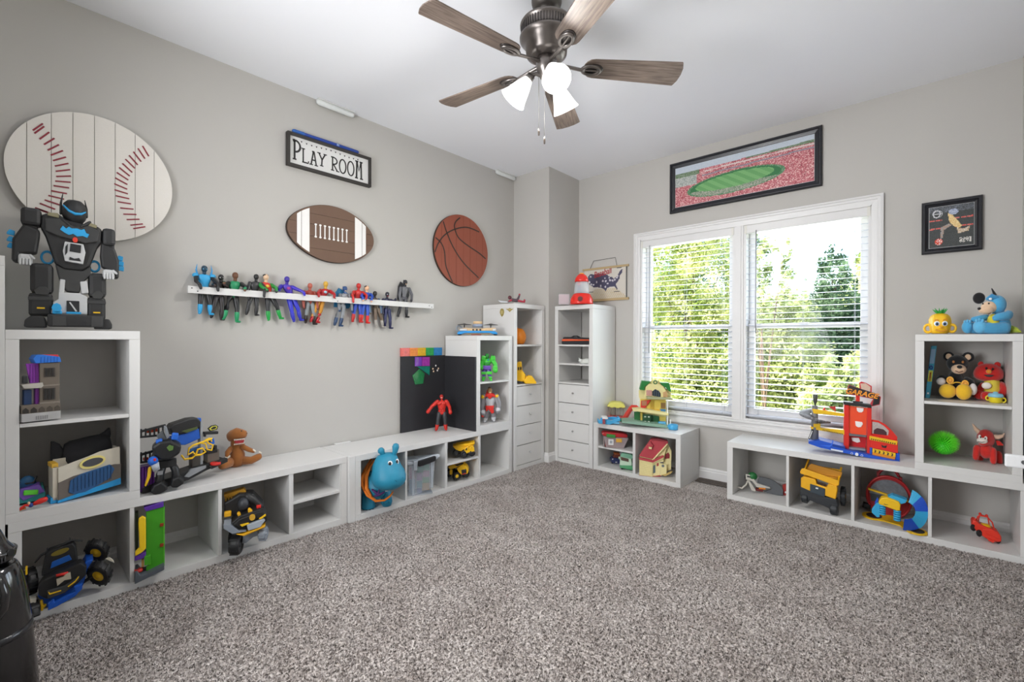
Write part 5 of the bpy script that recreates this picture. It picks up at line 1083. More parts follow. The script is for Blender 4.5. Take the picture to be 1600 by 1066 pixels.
t.poly('lower_body', GN, [(345, 700), (470, 690), (498, 700), (498, 735), (468, 740), (350, 722)], -40, 70, 5); t.poly('upper_body', MT, [(352, 600), (475, 610), (485, 690), (345, 700)], -30, 70, 5); t.poly('roof', M('#86bfa0', .4), [(350, 585), (375, 560), (470, 565), (500, 585), (485, 618), (360, 600)], -38, 76, 6); t.poly('windscreen', '#5a4638', [(358, 605), (445, 618), (448, 652), (362, 640)], -36, -28, 2)
t.box('wing_mirror', MT, 335, 350, 605, 630, -44, -30, 3); t.box('bumper', GN, 350, 470, 712, 728, -48, -36, 3); t.wheel(K3, (372, -20, 722), 18, 24, 'x'); t.wheel(K3, (470, -20, 725), 18, 24, 'x'); t.box('side_window', '#3c4a44', 484, 498, 610, 660, -10, 50, 2)
t = Toy('toy_car', 'dark blue toy car with an orange roof rack behind the green camper van', 'toy car', V10b, (295, 668), 'y', 3.68, F0, turn=10)
t.poly('body', M('#333b66', .4), [(240, 625), (262, 608), (330, 612), (345, 640), (345, 675), (262, 668), (240, 655)], -36, 50, 5); t.poly('cabin', M('#6b2f22', .5), [(268, 608), (285, 568), (345, 570), (345, 612)], -28, 46, 4); t.poly('roof_rack', M('#b8602c', .5), [(278, 560), (340, 562), (340, 572), (278, 570)], -30, 48, 2); t.box('head_lamp', '#d8d8e0', 252, 264, 618, 630, -40, -34, 2); t.box('number_plate', '#d8d8d8', 288, 308, 652, 662, -40, -36, 0); t.wheel(K3, (258, -10, 658), 14, 20, 'x'); t.wheel(K3, (335, -10, 664), 14, 20, 'x')
t = Toy('dollhouse', 'cream toy house with a dark pink roof and dormer', 'dollhouse', V10b, (700, 838), 'y', 3.56, F0, turn=0)
CR = M('#ecdfa4', .55); PK = M('#b8434c', .5)
fw = t.poly('front_wall', CR, [(558, 650), (712, 665), (706, 840), (560, 815)], -10, 0, 1)
for q in range(8): t.poly('siding_board', CR, [(560, 664+q*19), (708, 678+q*20), (708, 690+q*20), (560, 674+q*19)], -15, -9, 1, p=fw)
sw = t.poly('side_wall', CR, [(712, 665), (828, 590), (828, 640), (790, 650), (790, 795), (706, 840)], 0, 12, 1); t.poly('side_window', '#5a6a70', [(715, 700), (738, 690), (738, 770), (714, 782)], -4, 0, 1, p=sw); t.poly('shutter', '#8a9a6a', [(716, 690), (740, 678), (740, 688), (716, 700)], -6, 0, 1, p=sw); t.poly('red_window', '#a84a4a', [(752, 668), (775, 656), (775, 690), (752, 700)], -4, 0, 1, p=sw)
t.poly('eave', PK, [(552, 615), (700, 635), (826, 575), (832, 592), (712, 662), (556, 640)], -22, 20, 2); t.poly('cream_band', CR, [(556, 640), (712, 660), (830, 592), (832, 600), (712, 670), (556, 650)], -20, 18, 1)
rf = t.poly('roof', PK, [(556, 600), (690, 400), (870, 410), (880, 430), (712, 622)], -14, 60, 3); t.poly('ridge', '#8f2f38', [(688, 398), (770, 392), (870, 408), (866, 416), (690, 412)], -20, 64, 2, p=rf); t.poly('roof_edge', CR, [(700, 632), (866, 438), (876, 446), (712, 640)], -18, 10, 1)
dm = t.poly('dormer', CR, [(664, 480), (700, 485), (698, 515), (664, 510)], -40, -10, 2); t.poly('dormer_roof', PK, [(650, 470), (682, 428), (715, 474), (704, 492), (660, 486)], -46, -8, 3, p=dm); t.poly('dormer_peak', PK, [(674, 435), (682, 412), (690, 437)], -30, -20, 1, p=dm)
t.poly('house_body', CR, [(562, 655), (712, 668), (828, 612), (872, 436), (860, 416), (692, 408), (562, 610)], 13, 49, 1)
bg_ = t.poly('back_gable', CR, [(826, 600), (872, 430), (915, 520), (910, 720), (870, 745), (828, 700)], 50, 62, 2); t.poly('gable_door', '#8f3038', [(840, 610), (850, 560), (880, 535), (895, 560), (893, 600)], 44, 50, 2, p=bg_); t.poly('open_door', CR, [(790, 660), (864, 668), (862, 780), (792, 800)], -2, 8, 2); t.cyl('door_badge', '#6a7478', (822, -4, 688), (822, 0, 688), 15); t.poly('yard', '#c8ad6a', [(800, 790), (870, 770), (925, 745), (910, 765), (850, 800)], -10, 40, 2)
t.poly('house_base', PK, [(556, 815), (706, 840), (800, 800), (800, 806), (706, 850), (556, 824)], -14, 20, 1)

# ------------------------------------------------------------------ right bench
V11b = (1240, 590, 7.617)
t = Toy('toy_garage', 'tall red toy car garage with yellow ramps and a blue base under the window', 'toy garage', V11b, (730, 915), 'y', 3.66, HB, turn=4)
RG = M('#d92a20', .4); RO = M('#f0502a', .4); YG = M('#eebf1e', .4); BG = M('#1c53c4', .4); GG = M('#77777a', .5)
t.poly('blue_base', BG, [(138, 820), (290, 790), (600, 840), (600, 870), (900, 905), (1238, 985), (1236, 1000), (1180, 998), (900, 958), (560, 910), (290, 880), (138, 845)], -130, 110, 4)
t.poly('blue_ramp', M('#2f6ae0', .4), [(290, 850), (420, 840), (440, 800), (450, 765), (455, 790), (440, 835), (400, 870)], -136, -100, 3); t.poly('white_strip', '#dfe4ee', [(425, 878), (575, 888), (572, 908), (425, 895)], -136, -128, 1); t.poly('base_slot', '#123a94', [(440, 825), (600, 840), (595, 862), (450, 850)], -134, -128, 1)
tw = t.box('tower_post', RG, 592, 655, 335, 885, -40, 60, 4); t.box('tower_post', RG, 870, 920, 350, 905, -40, 60, 4)
t.poly('tower_front', RO, [(655, 340), (872, 355), (860, 680), (650, 670)], -20, 10, 3)
t.poly('tower_back', M('#c81e28', .4), [(655, 680), (868, 690), (860, 840), (650, 830)], 50, 60, 1)
for pts in ([(745, 355), (830, 360), (825, 395), (805, 412), (770, 412), (750, 395)], [(728, 520), (812, 524), (822, 548), (800, 585), (765, 592), (735, 575)], [(690, 720), (780, 715), (800, 760), (760, 775), (700, 758)]): t.poly('white_patch', '#f4f2f0', pts, -28 if pts[0][1] < 600 else 40, -18 if pts[0][1] < 600 else 48, 8)
t.box('lift_beam', '#6b6d72', 652, 862, 676, 700, -30, 40, 2); t.box('tower_floor', '#8c8f98', 650, 850, 838, 862, -30, 50, 2)
t.poly('black_top', K3, [(582, 295), (918, 315), (920, 352), (585, 330)], -50, 70, 4); t.poly('top_gear', K3, [(700, 280), (820, 285), (822, 300), (705, 298)], -30, 30, 2); t.box('sign_post', RG, 735, 785, 215, 290, -14, 14, 3)
sg = t.poly('arrow_sign', M('#32252a', .5), [(655, 95), (960, 175), (975, 195), (1020, 215), (1008, 300), (930, 325), (945, 240), (640, 190), (625, 190)], -22, -10, 2)
t.poly('sign_edge', '#c8363c', [(648, 88), (780, 125), (775, 60), (800, 45), (860, 60), (925, 95), (922, 165), (1030, 215), (1015, 308), (925, 332), (905, 300), (938, 245), (618, 198)], -12, -6, 2, p=sg); t.poly('sign_art', M('#d7b8a4', .6, grain=.4, gscale=300), [(790, 70), (850, 64), (910, 105), (905, 165), (800, 138)], -18, -11, 2, p=sg); t.poly('sign_arrow', '#1e1a1e', [(975, 210), (1010, 225), (990, 300), (935, 310), (950, 270)], -26, -20, 1, p=sg)
Mg = Matrix.Translation(((800-t.a[0])*t.sx, -26*t.sz, (t.av-186)*t.sz)) @ RW @ Matrix.Rotation(math.radians(-9.5), 4, 'Z')
text_part('GARAGE', 82*t.sz, M('#f09a2c', .5), sg, Mg, shear=.2, bold=82*t.sz*.03, sx=.96)
cy = t.build(MB().ring([[(230+w_*math.cos(q), w_*.9*math.sin(q), v) for q in [2*math.pi*i/20 for i in range(20)]] for v, w_ in ((800, 52), (600, 46), (370, 40), (365, 30))]), 'grey_column', GG)
t.build(MB().ring([[(235+w_*math.cos(q), w_*.9*math.sin(q), v) for q in [2*math.pi*i/14 for i in range(14)]] for v, w_ in ((365, 10), (335, 14), (325, 26), (232, 34), (228, 30))]), 'column_cap', M('#4a4f48', .5), cy)
mb = MB(); n_ = 26
for k in range(n_):
    a0 = math.radians(100+k*14); a1 = math.radians(100+(k+1)*14); v0 = 420+k*7.0; v1 = v0+7.0
    pin = lambda a, R_, v: (230+R_*math.cos(a), R_*.9*math.sin(a), v)
    b = len(mb.v); mb.v += [pin(a0, 60, v0), pin(a0, 205, v0), pin(a1, 205, v1), pin(a1, 60, v1), pin(a0, 60, v0+22), pin(a0, 205, v0+22), pin(a1, 205, v1+22), pin(a1, 60, v1+22)]
    mb.f += [tuple(b+i for i in f) for f in ((0, 1, 2, 3), (4, 7, 6, 5), (0, 4, 5, 1), (3, 2, 6, 7), (1, 5, 6, 2), (0, 3, 7, 4))]; mb.sm += [True]*6
t.build(mb, 'spiral_ramp', GG)
for v0, v1, u0 in ((408, 432, 190), (632, 610, 165)):
    r_ = t.poly('yellow_ramp', YG, [(u0, v0), (u0+110, v0+5), (600, v0+32 if v0 < 500 else v0+5), (600, v0+68 if v0 < 500 else v0+62), (u0+20, v0+58 if v0 < 500 else v0+28)], -40, 40, 3)
    for q in range(13): t.box('ramp_hole', BLK, 330+q*20, 339+q*20, (v0+52+q*1.4) if v0 < 500 else (v0+22+q*2.2), (v0+62+q*1.4) if v0 < 500 else (v0+36+q*2.2), -43, -39, 0, p=r_)
t.box('yellow_block', YG, 208, 300, 590, 640, -44, 40, 8); t.poly('side_sign', K3, [(140, 780), (190, 660), (208, 665), (165, 800)], -60, -50, 1); t.poly('side_sign_mark', '#f0f0f0', [(150, 775), (190, 680), (198, 684), (160, 780)], -62, -59, 0)
t.poly('flag', '#b82422', [(402, 368), (495, 358), (480, 412)], -10, -6, 1); t.box('flag_pole', RG, 484, 492, 358, 430, -8, -4, 0)
cr = t.poly('toy_racer', RG, [(270, 425), (330, 412), (345, 385), (360, 382), (365, 410), (420, 425), (400, 442), (290, 440)], -20, 20, 4); t.wheel(K3, (300, -20, 440), 12, 14, 'y', p=cr); t.wheel(K3, (385, -20, 442), 12, 14, 'y', p=cr)
rp = t.poly('side_arch', RG, [(920, 488), (1000, 492), (1080, 530), (1150, 590), (1215, 665), (1212, 700), (900, 665), (918, 640)], -20, 0, 4); t.poly('arch_art', M('#b5a9a4', .6, grain=.5, gscale=150), [(930, 510), (1000, 515), (1065, 550), (1120, 600), (1110, 655), (930, 650)], -24, -18, 1, p=rp); t.poly('art_car', '#4a2a30', [(945, 650), (950, 605), (985, 580), (1060, 590), (1095, 620), (1095, 655)], -27, -23, 2, p=rp)
sb = t.poly('side_block', RG, [(900, 665), (1215, 705), (1220, 850), (905, 815)], -60, 60, 4); t.poly('yellow_strip', YG, [(895, 680), (1215, 712), (1205, 756), (895, 725)], -68, -55, 3, p=sb)
for q in range(12): t.box('strip_hole', BLK, 912+q*24, 924+q*24, 708+q*2.5, 722+q*2.5, -71, -67, 0, p=sb)
t.poly('black_patch', BLK, [(1030, 768), (1060, 782), (1095, 770), (1085, 805), (1040, 800)], -64, -58, 4, p=sb)
og = t.poly('orange_door', '#f0941c', [(930, 822), (1192, 852), (1185, 990), (930, 950)], -70, -50, 3); t.poly('door_band', '#f2bf22', [(930, 822), (1192, 852), (1190, 896), (930, 868)], -76, -68, 2, p=og)
for q in range(5): t.poly('black_chevron', BLK, [(950+q*48, 830+q*5), (972+q*48, 845+q*5), (965+q*48, 870+q*5), (948+q*48, 868+q*5), (958+q*48, 850+q*5)], -79, -75, 0, p=og)
t.poly('blue_side', BG, [(1192, 858), (1238, 845), (1238, 990), (1188, 992)], -60, 60, 3); t.box('blue_post', BG, 900, 928, 815, 950, -62, -40, 3)
for u in (680, 800): t.tor('base_ring', '#cfd8ee', (u, -134, 908+(u-680)*.1), 12, 3)
t.cyl('base_dot', '#eef2fa', (740, -136, 912), (740, -128, 912), 20)

V11c = (1140, 700, 8.0)
t = Toy('toy_track', 'grey curved toy track with a green top piece', 'toy track', V11c, (380, 570), 'y', 3.66, F0)
LGm = M('#c2beb4', .5)
t.build(MB().tube([(95, -40, 525), (150, -40, 535), (205, -30, 480), (225, -20, 430)], [18, 24, 20, 14], n=10, flat=.5), 'grey_foot', LGm); t.poly('grey_leg', LGm, [(225, 440), (250, 430), (330, 545), (320, 556), (270, 545)], -50, -20, 3)
t.poly('bracket', LGm, [(195, 350), (300, 360), (310, 410), (345, 450), (500, 478), (510, 492), (340, 500), (280, 430), (200, 420)], -30, -10, 4); t.poly('bracket_hole', BLK, [(215, 368), (270, 374), (268, 392), (215, 388)], -34, -28, 1)
t.ball('green_top', M('#1e6b34', .5), (285, 10, 365), (62, 50, 50)); t.ball('black_ring', K3, (205, 10, 385), (22, 30, 45))
t.build(MB().prism([(370, 365), (470, 372), (560, 395), (630, 440), (665, 500), (660, 560), (650, 595), (590, 598), (560, 560), (430, 545), (520, 500), (500, 470), (345, 440)], 20, 60), 'curved_track', M('#5d6064', .5), t.root, bevel=.002) if False else t.poly('curved_track', M('#5d6064', .5), [(370, 365), (470, 372), (560, 395), (630, 440), (665, 500), (660, 560), (650, 595), (590, 598), (560, 560), (430, 545), (520, 500), (500, 470), (345, 440)], 20, 60, 4)
t.box('orange_piece', '#e8861c', 365, 450, 482, 516, -20, 10, 4); t.box('dark_red_piece', '#6b1f1c', 325, 420, 512, 545, -10, 40, 4); t.poly('red_part', '#a8322c', [(655, 430), (700, 410), (720, 470), (715, 595), (665, 590)], 60, 100, 5); t.ball('white_cap', '#dcdcda', (695, 50, 512), (14, 12, 12))

t = Toy('dump_truck', 'large yellow toy dump truck with a black lower body seen from behind below the window', 'toy truck', V11c, (1120, 790), 'y', 3.56, F0, turn=-10)
YB = M('#f0b21c', .4); DK = M('#2c2f33', .55)
t.poly('bed_back', YB, [(872, 340), (900, 295), (930, 290), (1370, 370), (1370, 420), (1340, 440), (1100, 395), (960, 372), (880, 366)], -30, -10, 5)
t.poly('bed_floor', M('#c98a14', .45), [(930, 300), (1000, 215), (1390, 260), (1360, 372), (1100, 340)], 60, 80, 2)
t.side('bed_side', YB, [(-20, 300), (200, 205), (210, 225), (-20, 375)], 925, 945, 2); t.side('bed_side', YB, [(-20, 372), (200, 245), (210, 265), (-20, 430)], 1345, 1368, 2); t.box('bed_front', YB, 945, 1345, 230, 330, 190, 205, 2)
t.box('bed_bottom', M('#c98a14', .45), 945, 1345, 340, 352, -10, 200, 1)
cb = t.poly('tail_body', YB, [(890, 420), (925, 392), (1080, 405), (1095, 460), (1220, 475), (1240, 430), (1345, 440), (1352, 480), (1330, 602), (1210, 585), (1000, 560), (890, 535)], -45, 40, 6)
t.poly('handle_opening', '#3a240c', [(1098, 420), (1215, 435), (1205, 470), (1105, 455)], -38, -30, 4, p=cb); t.poly('plate', M('#35414a', .5), [(1012, 470), (1205, 498), (1202, 605), (1012, 575)], -56, -44, 5, p=cb); t.box('plate_mark', '#e8ecef', 1086, 1118, 503, 520, -59, -55, 1, p=cb)
t.poly('lower_body', DK, [(880, 530), (1010, 560), (1200, 600), (1340, 600), (1365, 680), (1335, 795), (1290, 800), (1250, 730), (1000, 680), (985, 715), (920, 720), (880, 640)], -50, 60, 8)
t.wheel(DK, (940, -10, 660), 62, 80, 'x', hub=BLK); t.wheel(DK, (1310, -10, 720), 74, 90, 'x', hub=BLK); t.wheel(DK, (1375, 190, 545), 110, 60, (1, .1, 0), hub='#d8a21c'); t.wheel(DK, (960, 190, 545), 90, 60, (1, .1, 0), hub='#d8a21c')

V11d = (1330, 720, 5.926)
t = Toy('track_case', 'round red carry case printed with a grey street scene standing behind the blue track', 'toy case', V11d, (350, 510), 'y', 3.72, F0)
t.build(MB().ring([[(345+r_*math.cos(q), d_, 340+r_*.93*math.sin(q)) for q in [2*math.pi*i/32 for i in range(32)]] for d_, r_ in ((-20, 196), (-26, 206), (-10, 212), (50, 212), (60, 200))]), 'case_shell', M('#a8242a', .45))
t.tor('case_rim', M('#b8282c', .4), (345, -24, 340), 205, 13, n=36, sz=.93)
t.build(MB().prism([(345+182*math.cos(q), 330+150*math.sin(q)) for q in [math.pi+math.pi*i/18 for i in range(19)]], -32, -25), 'street_print', M('#6f7278', .6, grain=.6, gscale=45))
t.poly('yellow_shelf', YEL, [(150, 285), (560, 350), (556, 362), (152, 302)], -60, -26, 2); t.poly('dark_print', '#3a3f44', [(165, 310), (350, 340), (330, 400), (180, 400)], -31, -25, 1)
t.tor('handle', M('#a8242a', .4), (345, 10, 165), 100, 15, n=20, sz=.9, arc=(200, 340)); t.box('handle_hinge', '#8f1c20', 232, 262, 120, 160, -10, 30, 4); t.box('handle_hinge', '#8f1c20', 440, 470, 140, 180, -10, 30, 4); t.cyl('black_foot', BLK, (100, -20, 448), (175, -20, 462), 28)
t = Toy('toy_track', 'blue and yellow looping toy race track in the third cubby below the garage', 'toy track', V11d, (390, 640), 'y', 3.56, F0, turn=0)
CB = M('#37a8d8', .4); DB = M('#1c4fc0', .4)
mb = MB(); 
t.build(MB().ring([[(190+112*math.cos(q), 215+112*math.sin(q), v) for q in [2*math.pi*i/26 for i in range(26)]] for v in (638, 628)]), 'yellow_disc', M(YEL), flat=True); t.build(MB().ring([[(200+80*math.cos(q), 215+80*math.sin(q), v) for q in [2*math.pi*i/22 for i in range(22)]] for v in (628, 625)]), 'black_disc', M(BLK), flat=True)
t.build(MB().ring([[(600+98*math.cos(q), 10+98*math.sin(q), v) for q in [2*math.pi*i/26 for i in range(26)]] for v in (638, 628)]), 'yellow_disc', M(YEL), flat=True); t.build(MB().ring([[(605+68*math.cos(q), 10+68*math.sin(q), v) for q in [2*math.pi*i/22 for i in range(22)]] for v in (628, 625)]), 'black_disc', M(BLK), flat=True)
t.build(MB().prismz([(u_, (632-v_)/.33) for u_, v_ in [(200, 596), (300, 592), (380, 600), (450, 606), (540, 660), (600, 650), (560, 600), (470, 560), (380, 520), (300, 508), (200, 520)]], 627, 638), 'yellow_deck', M(YEL), flat=True)
hs = t.poly('yellow_hood', YEL, [(250, 405), (275, 365), (330, 350), (440, 375), (456, 400), (450, 455), (425, 460), (250, 428)], -60, 30, 8); t.poly('hood_slot', BLK, [(300, 415), (340, 418), (340, 422), (300, 420)], -63, -59, 0, p=hs); t.poly('blue_top', CB, [(325, 350), (380, 322), (515, 345), (500, 372), (460, 392), (440, 376)], -30, 60, 3)
for (u, v) in ((285, 470), (425, 500)):
    mb = MB()
    for q in range(5): mb.ring([[(u+w_*math.cos(a), -30+w_*.8*math.sin(a), v-48+q*20+z_) for a in [2*math.pi*i/16 for i in range(16)]] for z_, w_ in ((0, 30), (4, 36), (13, 36), (17, 30))])
    o = t.build(mb, 'spring_post', CB); 
t.poly('blue_ramp', CB, [(185, 490), (235, 415), (262, 420), (262, 550), (235, 555), (185, 520)], -50, 0, 4); t.poly('blue_fin', DB, [(210, 430), (235, 370), (250, 380), (240, 430)], -20, 10, 2)
# curved banked track
def arc_track(name, mat, a0, a1, n_=10):
    mb = MB(); cx_, cz_ = 500, 440; Ro, Ri = 205, 90; rings = []
    for k in range(n_+1):
        a = math.radians(a0+(a1-a0)*k/n_); f = (a0+(a1-a0)*k/n_+80)/170
        dd = -50*f; 
        rings.append([(cx_+Ro*math.cos(a), 30+dd*1.4, cz_+Ro*.95*math.sin(a)), (cx_+Ri*math.cos(a), 10+dd*1.4-20, cz_+Ri*.9*math.sin(a)), (cx_+Ri*math.cos(a), 22+dd*1.4-20, cz_+Ri*.9*math.sin(a)+8), (cx_+Ro*math.cos(a), 42+dd*1.4, cz_+Ro*.95*math.sin(a)+8)])
    t.build(mb.ring(rings, smooth=False), name, mat)
arc_track('track_piece', CB, -72, -45, 4); arc_track('track_piece', DB, -45, -2, 6); arc_track('track_piece', CB, -2, 52, 7); arc_track('track_piece', DB, 52, 96, 6)

t = Toy('toy_car', 'red toy car with a yellow seat and roof hoop in the last cubby', 'toy car', V11d, (1240, 735), 'y', 3.62, F0, turn=6)
RC = M('#df3420', .4)
t.build(MB().prism([(1105, 600), (1115, 570), (1150, 570), (1180, 600), (1300, 625), (1350, 640), (1382, 680), (1382, 725), (1300, 745), (1190, 700), (1110, 640)], -60, 60), 'body', RC, bevel=t.sz*14)
t.poly('bonnet', RC, [(1200, 640), (1300, 625), (1372, 665), (1380, 710), (1240, 680)], -66, 50, 8); t.poly('bumper', RC, [(1240, 715), (1300, 728), (1325, 722), (1305, 748), (1265, 740)], -80, -58, 4)
t.build(MB().ring([[(1240+w_*math.cos(q), w_*.8*math.sin(q), v) for q in [2*math.pi*i/18 for i in range(18)]] for v, w_ in ((640, 58), (600, 56), (588, 44), (584, 20))]), 'seat', M('#f4bd1c', .4))
t.tube('roof_hoop', RC, [(1150, -30, 580), (1165, -30, 530), (1185, -30, 515), (1255, -30, 518), (1300, -30, 560), (1320, -30, 620)], 7); t.tube('roof_hoop', RC, [(1180, 40, 580), (1190, 40, 525), (1210, 40, 510), (1270, 40, 518), (1285, 40, 600)], 7); t.ball('roof_light', RC, (1192, 0, 502), (16, 14, 14)); t.ball('roof_light', RC, (1253, 0, 508), (16, 14, 14)); t.ball('side_lamp', RC, (1135, -50, 562), (12, 10, 14))
for (u, v, r_, d) in ((1120, 640, 30, -55), (1175, 682, 30, -62), (1355, 715, 26, -30), (1300, 690, 26, 50)): t.wheel(K3, (u, d, v), r_, 22, (.5, -1, 0), hub=BLK)

# ------------------------------------------------------------------ plush toys
V12 = (1420, 430, 4.633)
ZR = H4+.768+.0005; ZS = H4+.375+.0165
t = Toy('toy_pineapple', 'yellow smiling pineapple toy with green leaves and two handles on the right shelf', 'toy', V12, (228, 424), 'y', 3.64, ZR)
PY = M('#f3c01c', .4)
b_ = t.build(MB().ring([[(225+w_*math.cos(q)*(1+.03*math.cos(6*q)), w_*.9*math.sin(q)*(1+.03*math.cos(6*q)), v) for q in [2*math.pi*i/36 for i in range(36)]] for v, w_ in ((424, 55), (415, 66), (390, 75), (355, 82), (320, 80), (298, 70), (285, 52), (278, 28))]), 'body', PY)
for u, w_ in ((204, 24), (260, 22)):
    e = t.ball('eye', '#f2f4f6', (u, -66, 351), (w_, 14, 19), p=b_); t.ball('iris', '#4c7fb0', (u, -77, 353), (13, 6, 13), p=e); t.ball('pupil', '#14161c', (u, -80, 354), (9, 5, 9), p=e)
t.tube('brow', '#e89a1c', [(184, -72, 325), (204, -78, 322), (214, -78, 328)], 4, p=b_); t.tube('brow', '#e89a1c', [(250, -78, 326), (262, -76, 318), (278, -68, 322)], 4, p=b_)
t.ball('nose', '#eba51c', (232, -82, 378), (14, 12, 10), p=b_); t.tube('mouth', '#d8961a', [(195, -76, 396), (232, -84, 408), (275, -72, 398)], 6, p=b_)
t.tor('handle', PY, (138, -10, 386), 28, 10, n=18); t.tor('handle', PY, (312, -10, 386), 26, 10, n=18)
mb = MB()
for k in range(14):
    a = 2*math.pi*k/14; r_ = 58 if k % 2 else 44
    tip = (228+r_*math.cos(a), r_*.7*math.sin(a), 248 if k % 2 else 240); mb.tube([(228+14*math.cos(a), 12*math.sin(a), 280), ((228+tip[0])/2+4*math.cos(a), tip[1]*.6, 266), tip], [9, 8, 1.5], n=6)
t.build(mb, 'leaves', M('#2a9a3c', .5), kind='stuff')

fur = lambda c: M(c, .95, grain=.10, bump=.3, sheen=.35, gscale=90)
t = Toy('plush_toy', 'light blue seated plush toy with dark ears on top of the right shelf', 'plush toy', V12, (600, 424), 'y', 3.66, ZR)
FB = fur('#4fa6d4'); FT = fur('#e6c3a2'); FK = fur('#17171a')
t.build(MB().tube([(660, 20, 380), (655, 10, 330), (650, 0, 285)], [82, 74, 48], n=18, up=(0, 1, 0)), 'body', FB)
t.ball('belly', fur('#e0cf3a'), (610, -52, 335), (46, 36, 55), n=16)
hd = t.ball('head', FB, (635, -20, 215), (72, 66, 68), n=20, m_=14)
t.ball('face', FT, (580, -62, 232), (62, 46, 44), p=hd, n=18); t.build(MB().tube([(580, -84, 246), (545, -98, 250), (528, -102, 252)], [36, 32, 26], n=14, up=(0, 1, 0)), 'muzzle', FT, hd)
t.ball('nose', FK, (508, -118, 240), (15, 12, 11), p=hd); t.ball('eye', '#101012', (535, -84, 205), (7, 6, 7), p=hd); t.ball('eye', '#101012', (578, -100, 205), (7, 6, 7), p=hd); t.tube('mouth', '#5c3a30', [(596, -98, 262), (592, -104, 275), (575, -108, 284)], 3, p=hd)
t.build(MB().ring([[(505+w_*math.cos(q)*.95, -10+14*s_, 163+w_*.85*math.sin(q)) for q in [2*math.pi*i/20 for i in range(20)]] for s_, w_ in ((-1, 30), (-.8, 44), (0, 50), (.8, 44), (1, 30))]), 'ear', FK, hd)
t.build(MB().tube([(640, -20, 175), (620, -14, 140), (603, -10, 105)], [20, 24, 12], n=12, flat=.5), 'ear', FK, hd)
t.build(MB().tube([(565, -60, 170), (600, -70, 155), (640, -60, 165)], [12, 22, 12], n=10), 'hood_edge', fur('#3f90c2'), hd); t.ball('hood_eye', '#e8edf0', (590, -88, 172), (12, 6, 9), p=hd)
t.tube('arm', FB, [(720, -20, 290), (700, -50, 300), (650, -80, 305), (625, -90, 312)], [34, 32, 28, 22], n=14); t.tube('arm', FB, [(560, -20, 305), (510, -50, 312), (465, -60, 320)], [24, 22, 20], n=14)
t.build(MB().tube([(690, -40, 385), (600, -80, 390), (545, -110, 380)], [48, 44, 42], n=16, up=(0, 1, 0)), 'leg', FB); t.build(MB().tube([(620, 20, 388), (520, -20, 388), (440, -50, 380)], [42, 42, 40], n=16, up=(0, 1, 0)), 'leg', FB)
t.ball('foot', fur('#62b4de'), (515, -125, 372), (55, 34, 50), n=16); t.ball('foot', fur('#4fa6d4'), (420, -70, 375), (46, 34, 47), n=16)
for u, v, d in ((488, 330, -140), (510, 324, -142), (534, 330, -142), (400, 336, -80), (420, 330, -84), (440, 334, -82)): t.ball('toe', fur('#62b4de'), (u, d, v), (12, 14, 14))
t.build(MB().tube([(740, 20, 395), (775, 0, 400), (800, -10, 412)], [30, 20, 8], n=12), 'tail', fur('#a8b43a'))

t = Toy('board_book', 'thin light blue picture book leaning against the left side of the plush cubby', 'book', V12, (142, 890), 'y', 3.58, ZS)
bk = t.poly('spine', '#3fa8cc', [(165, 512), (200, 512), (152, 890), (120, 890)], -4, 0, 1); t.poly('cover', '#2f86b4', [(160, 514), (166, 512), (121, 890), (117, 890)], 0, 170, 0); t.poly('cover', '#57b4d4', [(195, 512), (201, 512), (153, 890), (148, 890)], 0, 170, 0); t.poly('pages', '#e9e6dc', [(166, 516), (195, 516), (148, 888), (122, 888)], 2, 165, 0)
for c, (a, b_), v0, v1 in (('#8fb8dc', (0, 0), 535, 640), ('#c9d04a', (0, 0), 690, 770), ('#d8603a', (0, 0), 705, 765), ('#f0f4f6', (0, 0), 850, 862)):
    f = lambda v: 165-(v-512)*45/378
    w_ = 34 if c not in ('#d8603a', '#f0f4f6') else 16; o_ = 0 if w_ == 34 else 9
    t.poly('spine_print', c, [(f(v0)+o_, v0), (f(v0)+o_+w_-3, v0), (f(v1)+o_+w_-3, v1), (f(v1)+o_, v1)], -6, -3, 0, p=bk)
t.tor('spine_emblem', '#1c3fa0', (160, -7, 668), 11, 4, p=bk)

t = Toy('plush_toy', 'black plush bear with big yellow shoes in the upper right cubby', 'plush toy', V12, (335, 893), 'y', 3.66, ZS)
t.build(MB().tube([(340, 20, 850), (340, 15, 800), (340, 5, 750)], [80, 84, 60], n=16, up=(0, 1, 0)), 'body', FK)
hd = t.ball('head', FK, (352, 0, 640), (82, 62, 62), n=20, m_=14); t.ball('muzzle', FT, (360, -50, 680), (56, 40, 36), p=hd, n=18)
t.ball('nose', FK, (366, -90, 664), (20, 12, 13), p=hd); t.ball('eye', '#b0713c', (322, -58, 628), (10, 7, 10), p=hd); t.ball('eye', '#b0713c', (390, -56, 628), (10, 7, 10), p=hd)
t.tube('mouth', '#6b3a34', [(338, -86, 694), (362, -92, 702), (388, -86, 694)], 3, p=hd)
for u, v, w_ in ((287, 590, 42), (426, 592, 42)):
    t.build(MB().ring([[(u+w_*k_*math.cos(q)*(1.0 if u < 300 else 1.08), 14+12*s_, v+w_*k_*.86*math.sin(q)) for q in [2*math.pi*i/22 for i in range(22)]] for s_, k_ in ((-1, .6), (-.8, .88), (0, 1), (.8, .88), (1, .6))]), 'ear', FK, hd)
    t.ball('inner_ear', FT, (u, 2, v), (w_*.55, 8, w_*.5), p=hd)
t.tube('arm', FK, [(255, -10, 755), (222, -40, 750), (215, -70, 765)], [26, 24, 20], n=12); t.tube('arm', FK, [(420, -10, 760), (455, -40, 775), (462, -60, 790)], [26, 24, 20], n=12)
t.ball('glove', fur('#e4ddda'), (232, -85, 775), (36, 24, 28)); t.ball('glove', fur('#e4ddda'), (462, -80, 820), (30, 24, 42))
FY_ = fur('#f0bd2a')
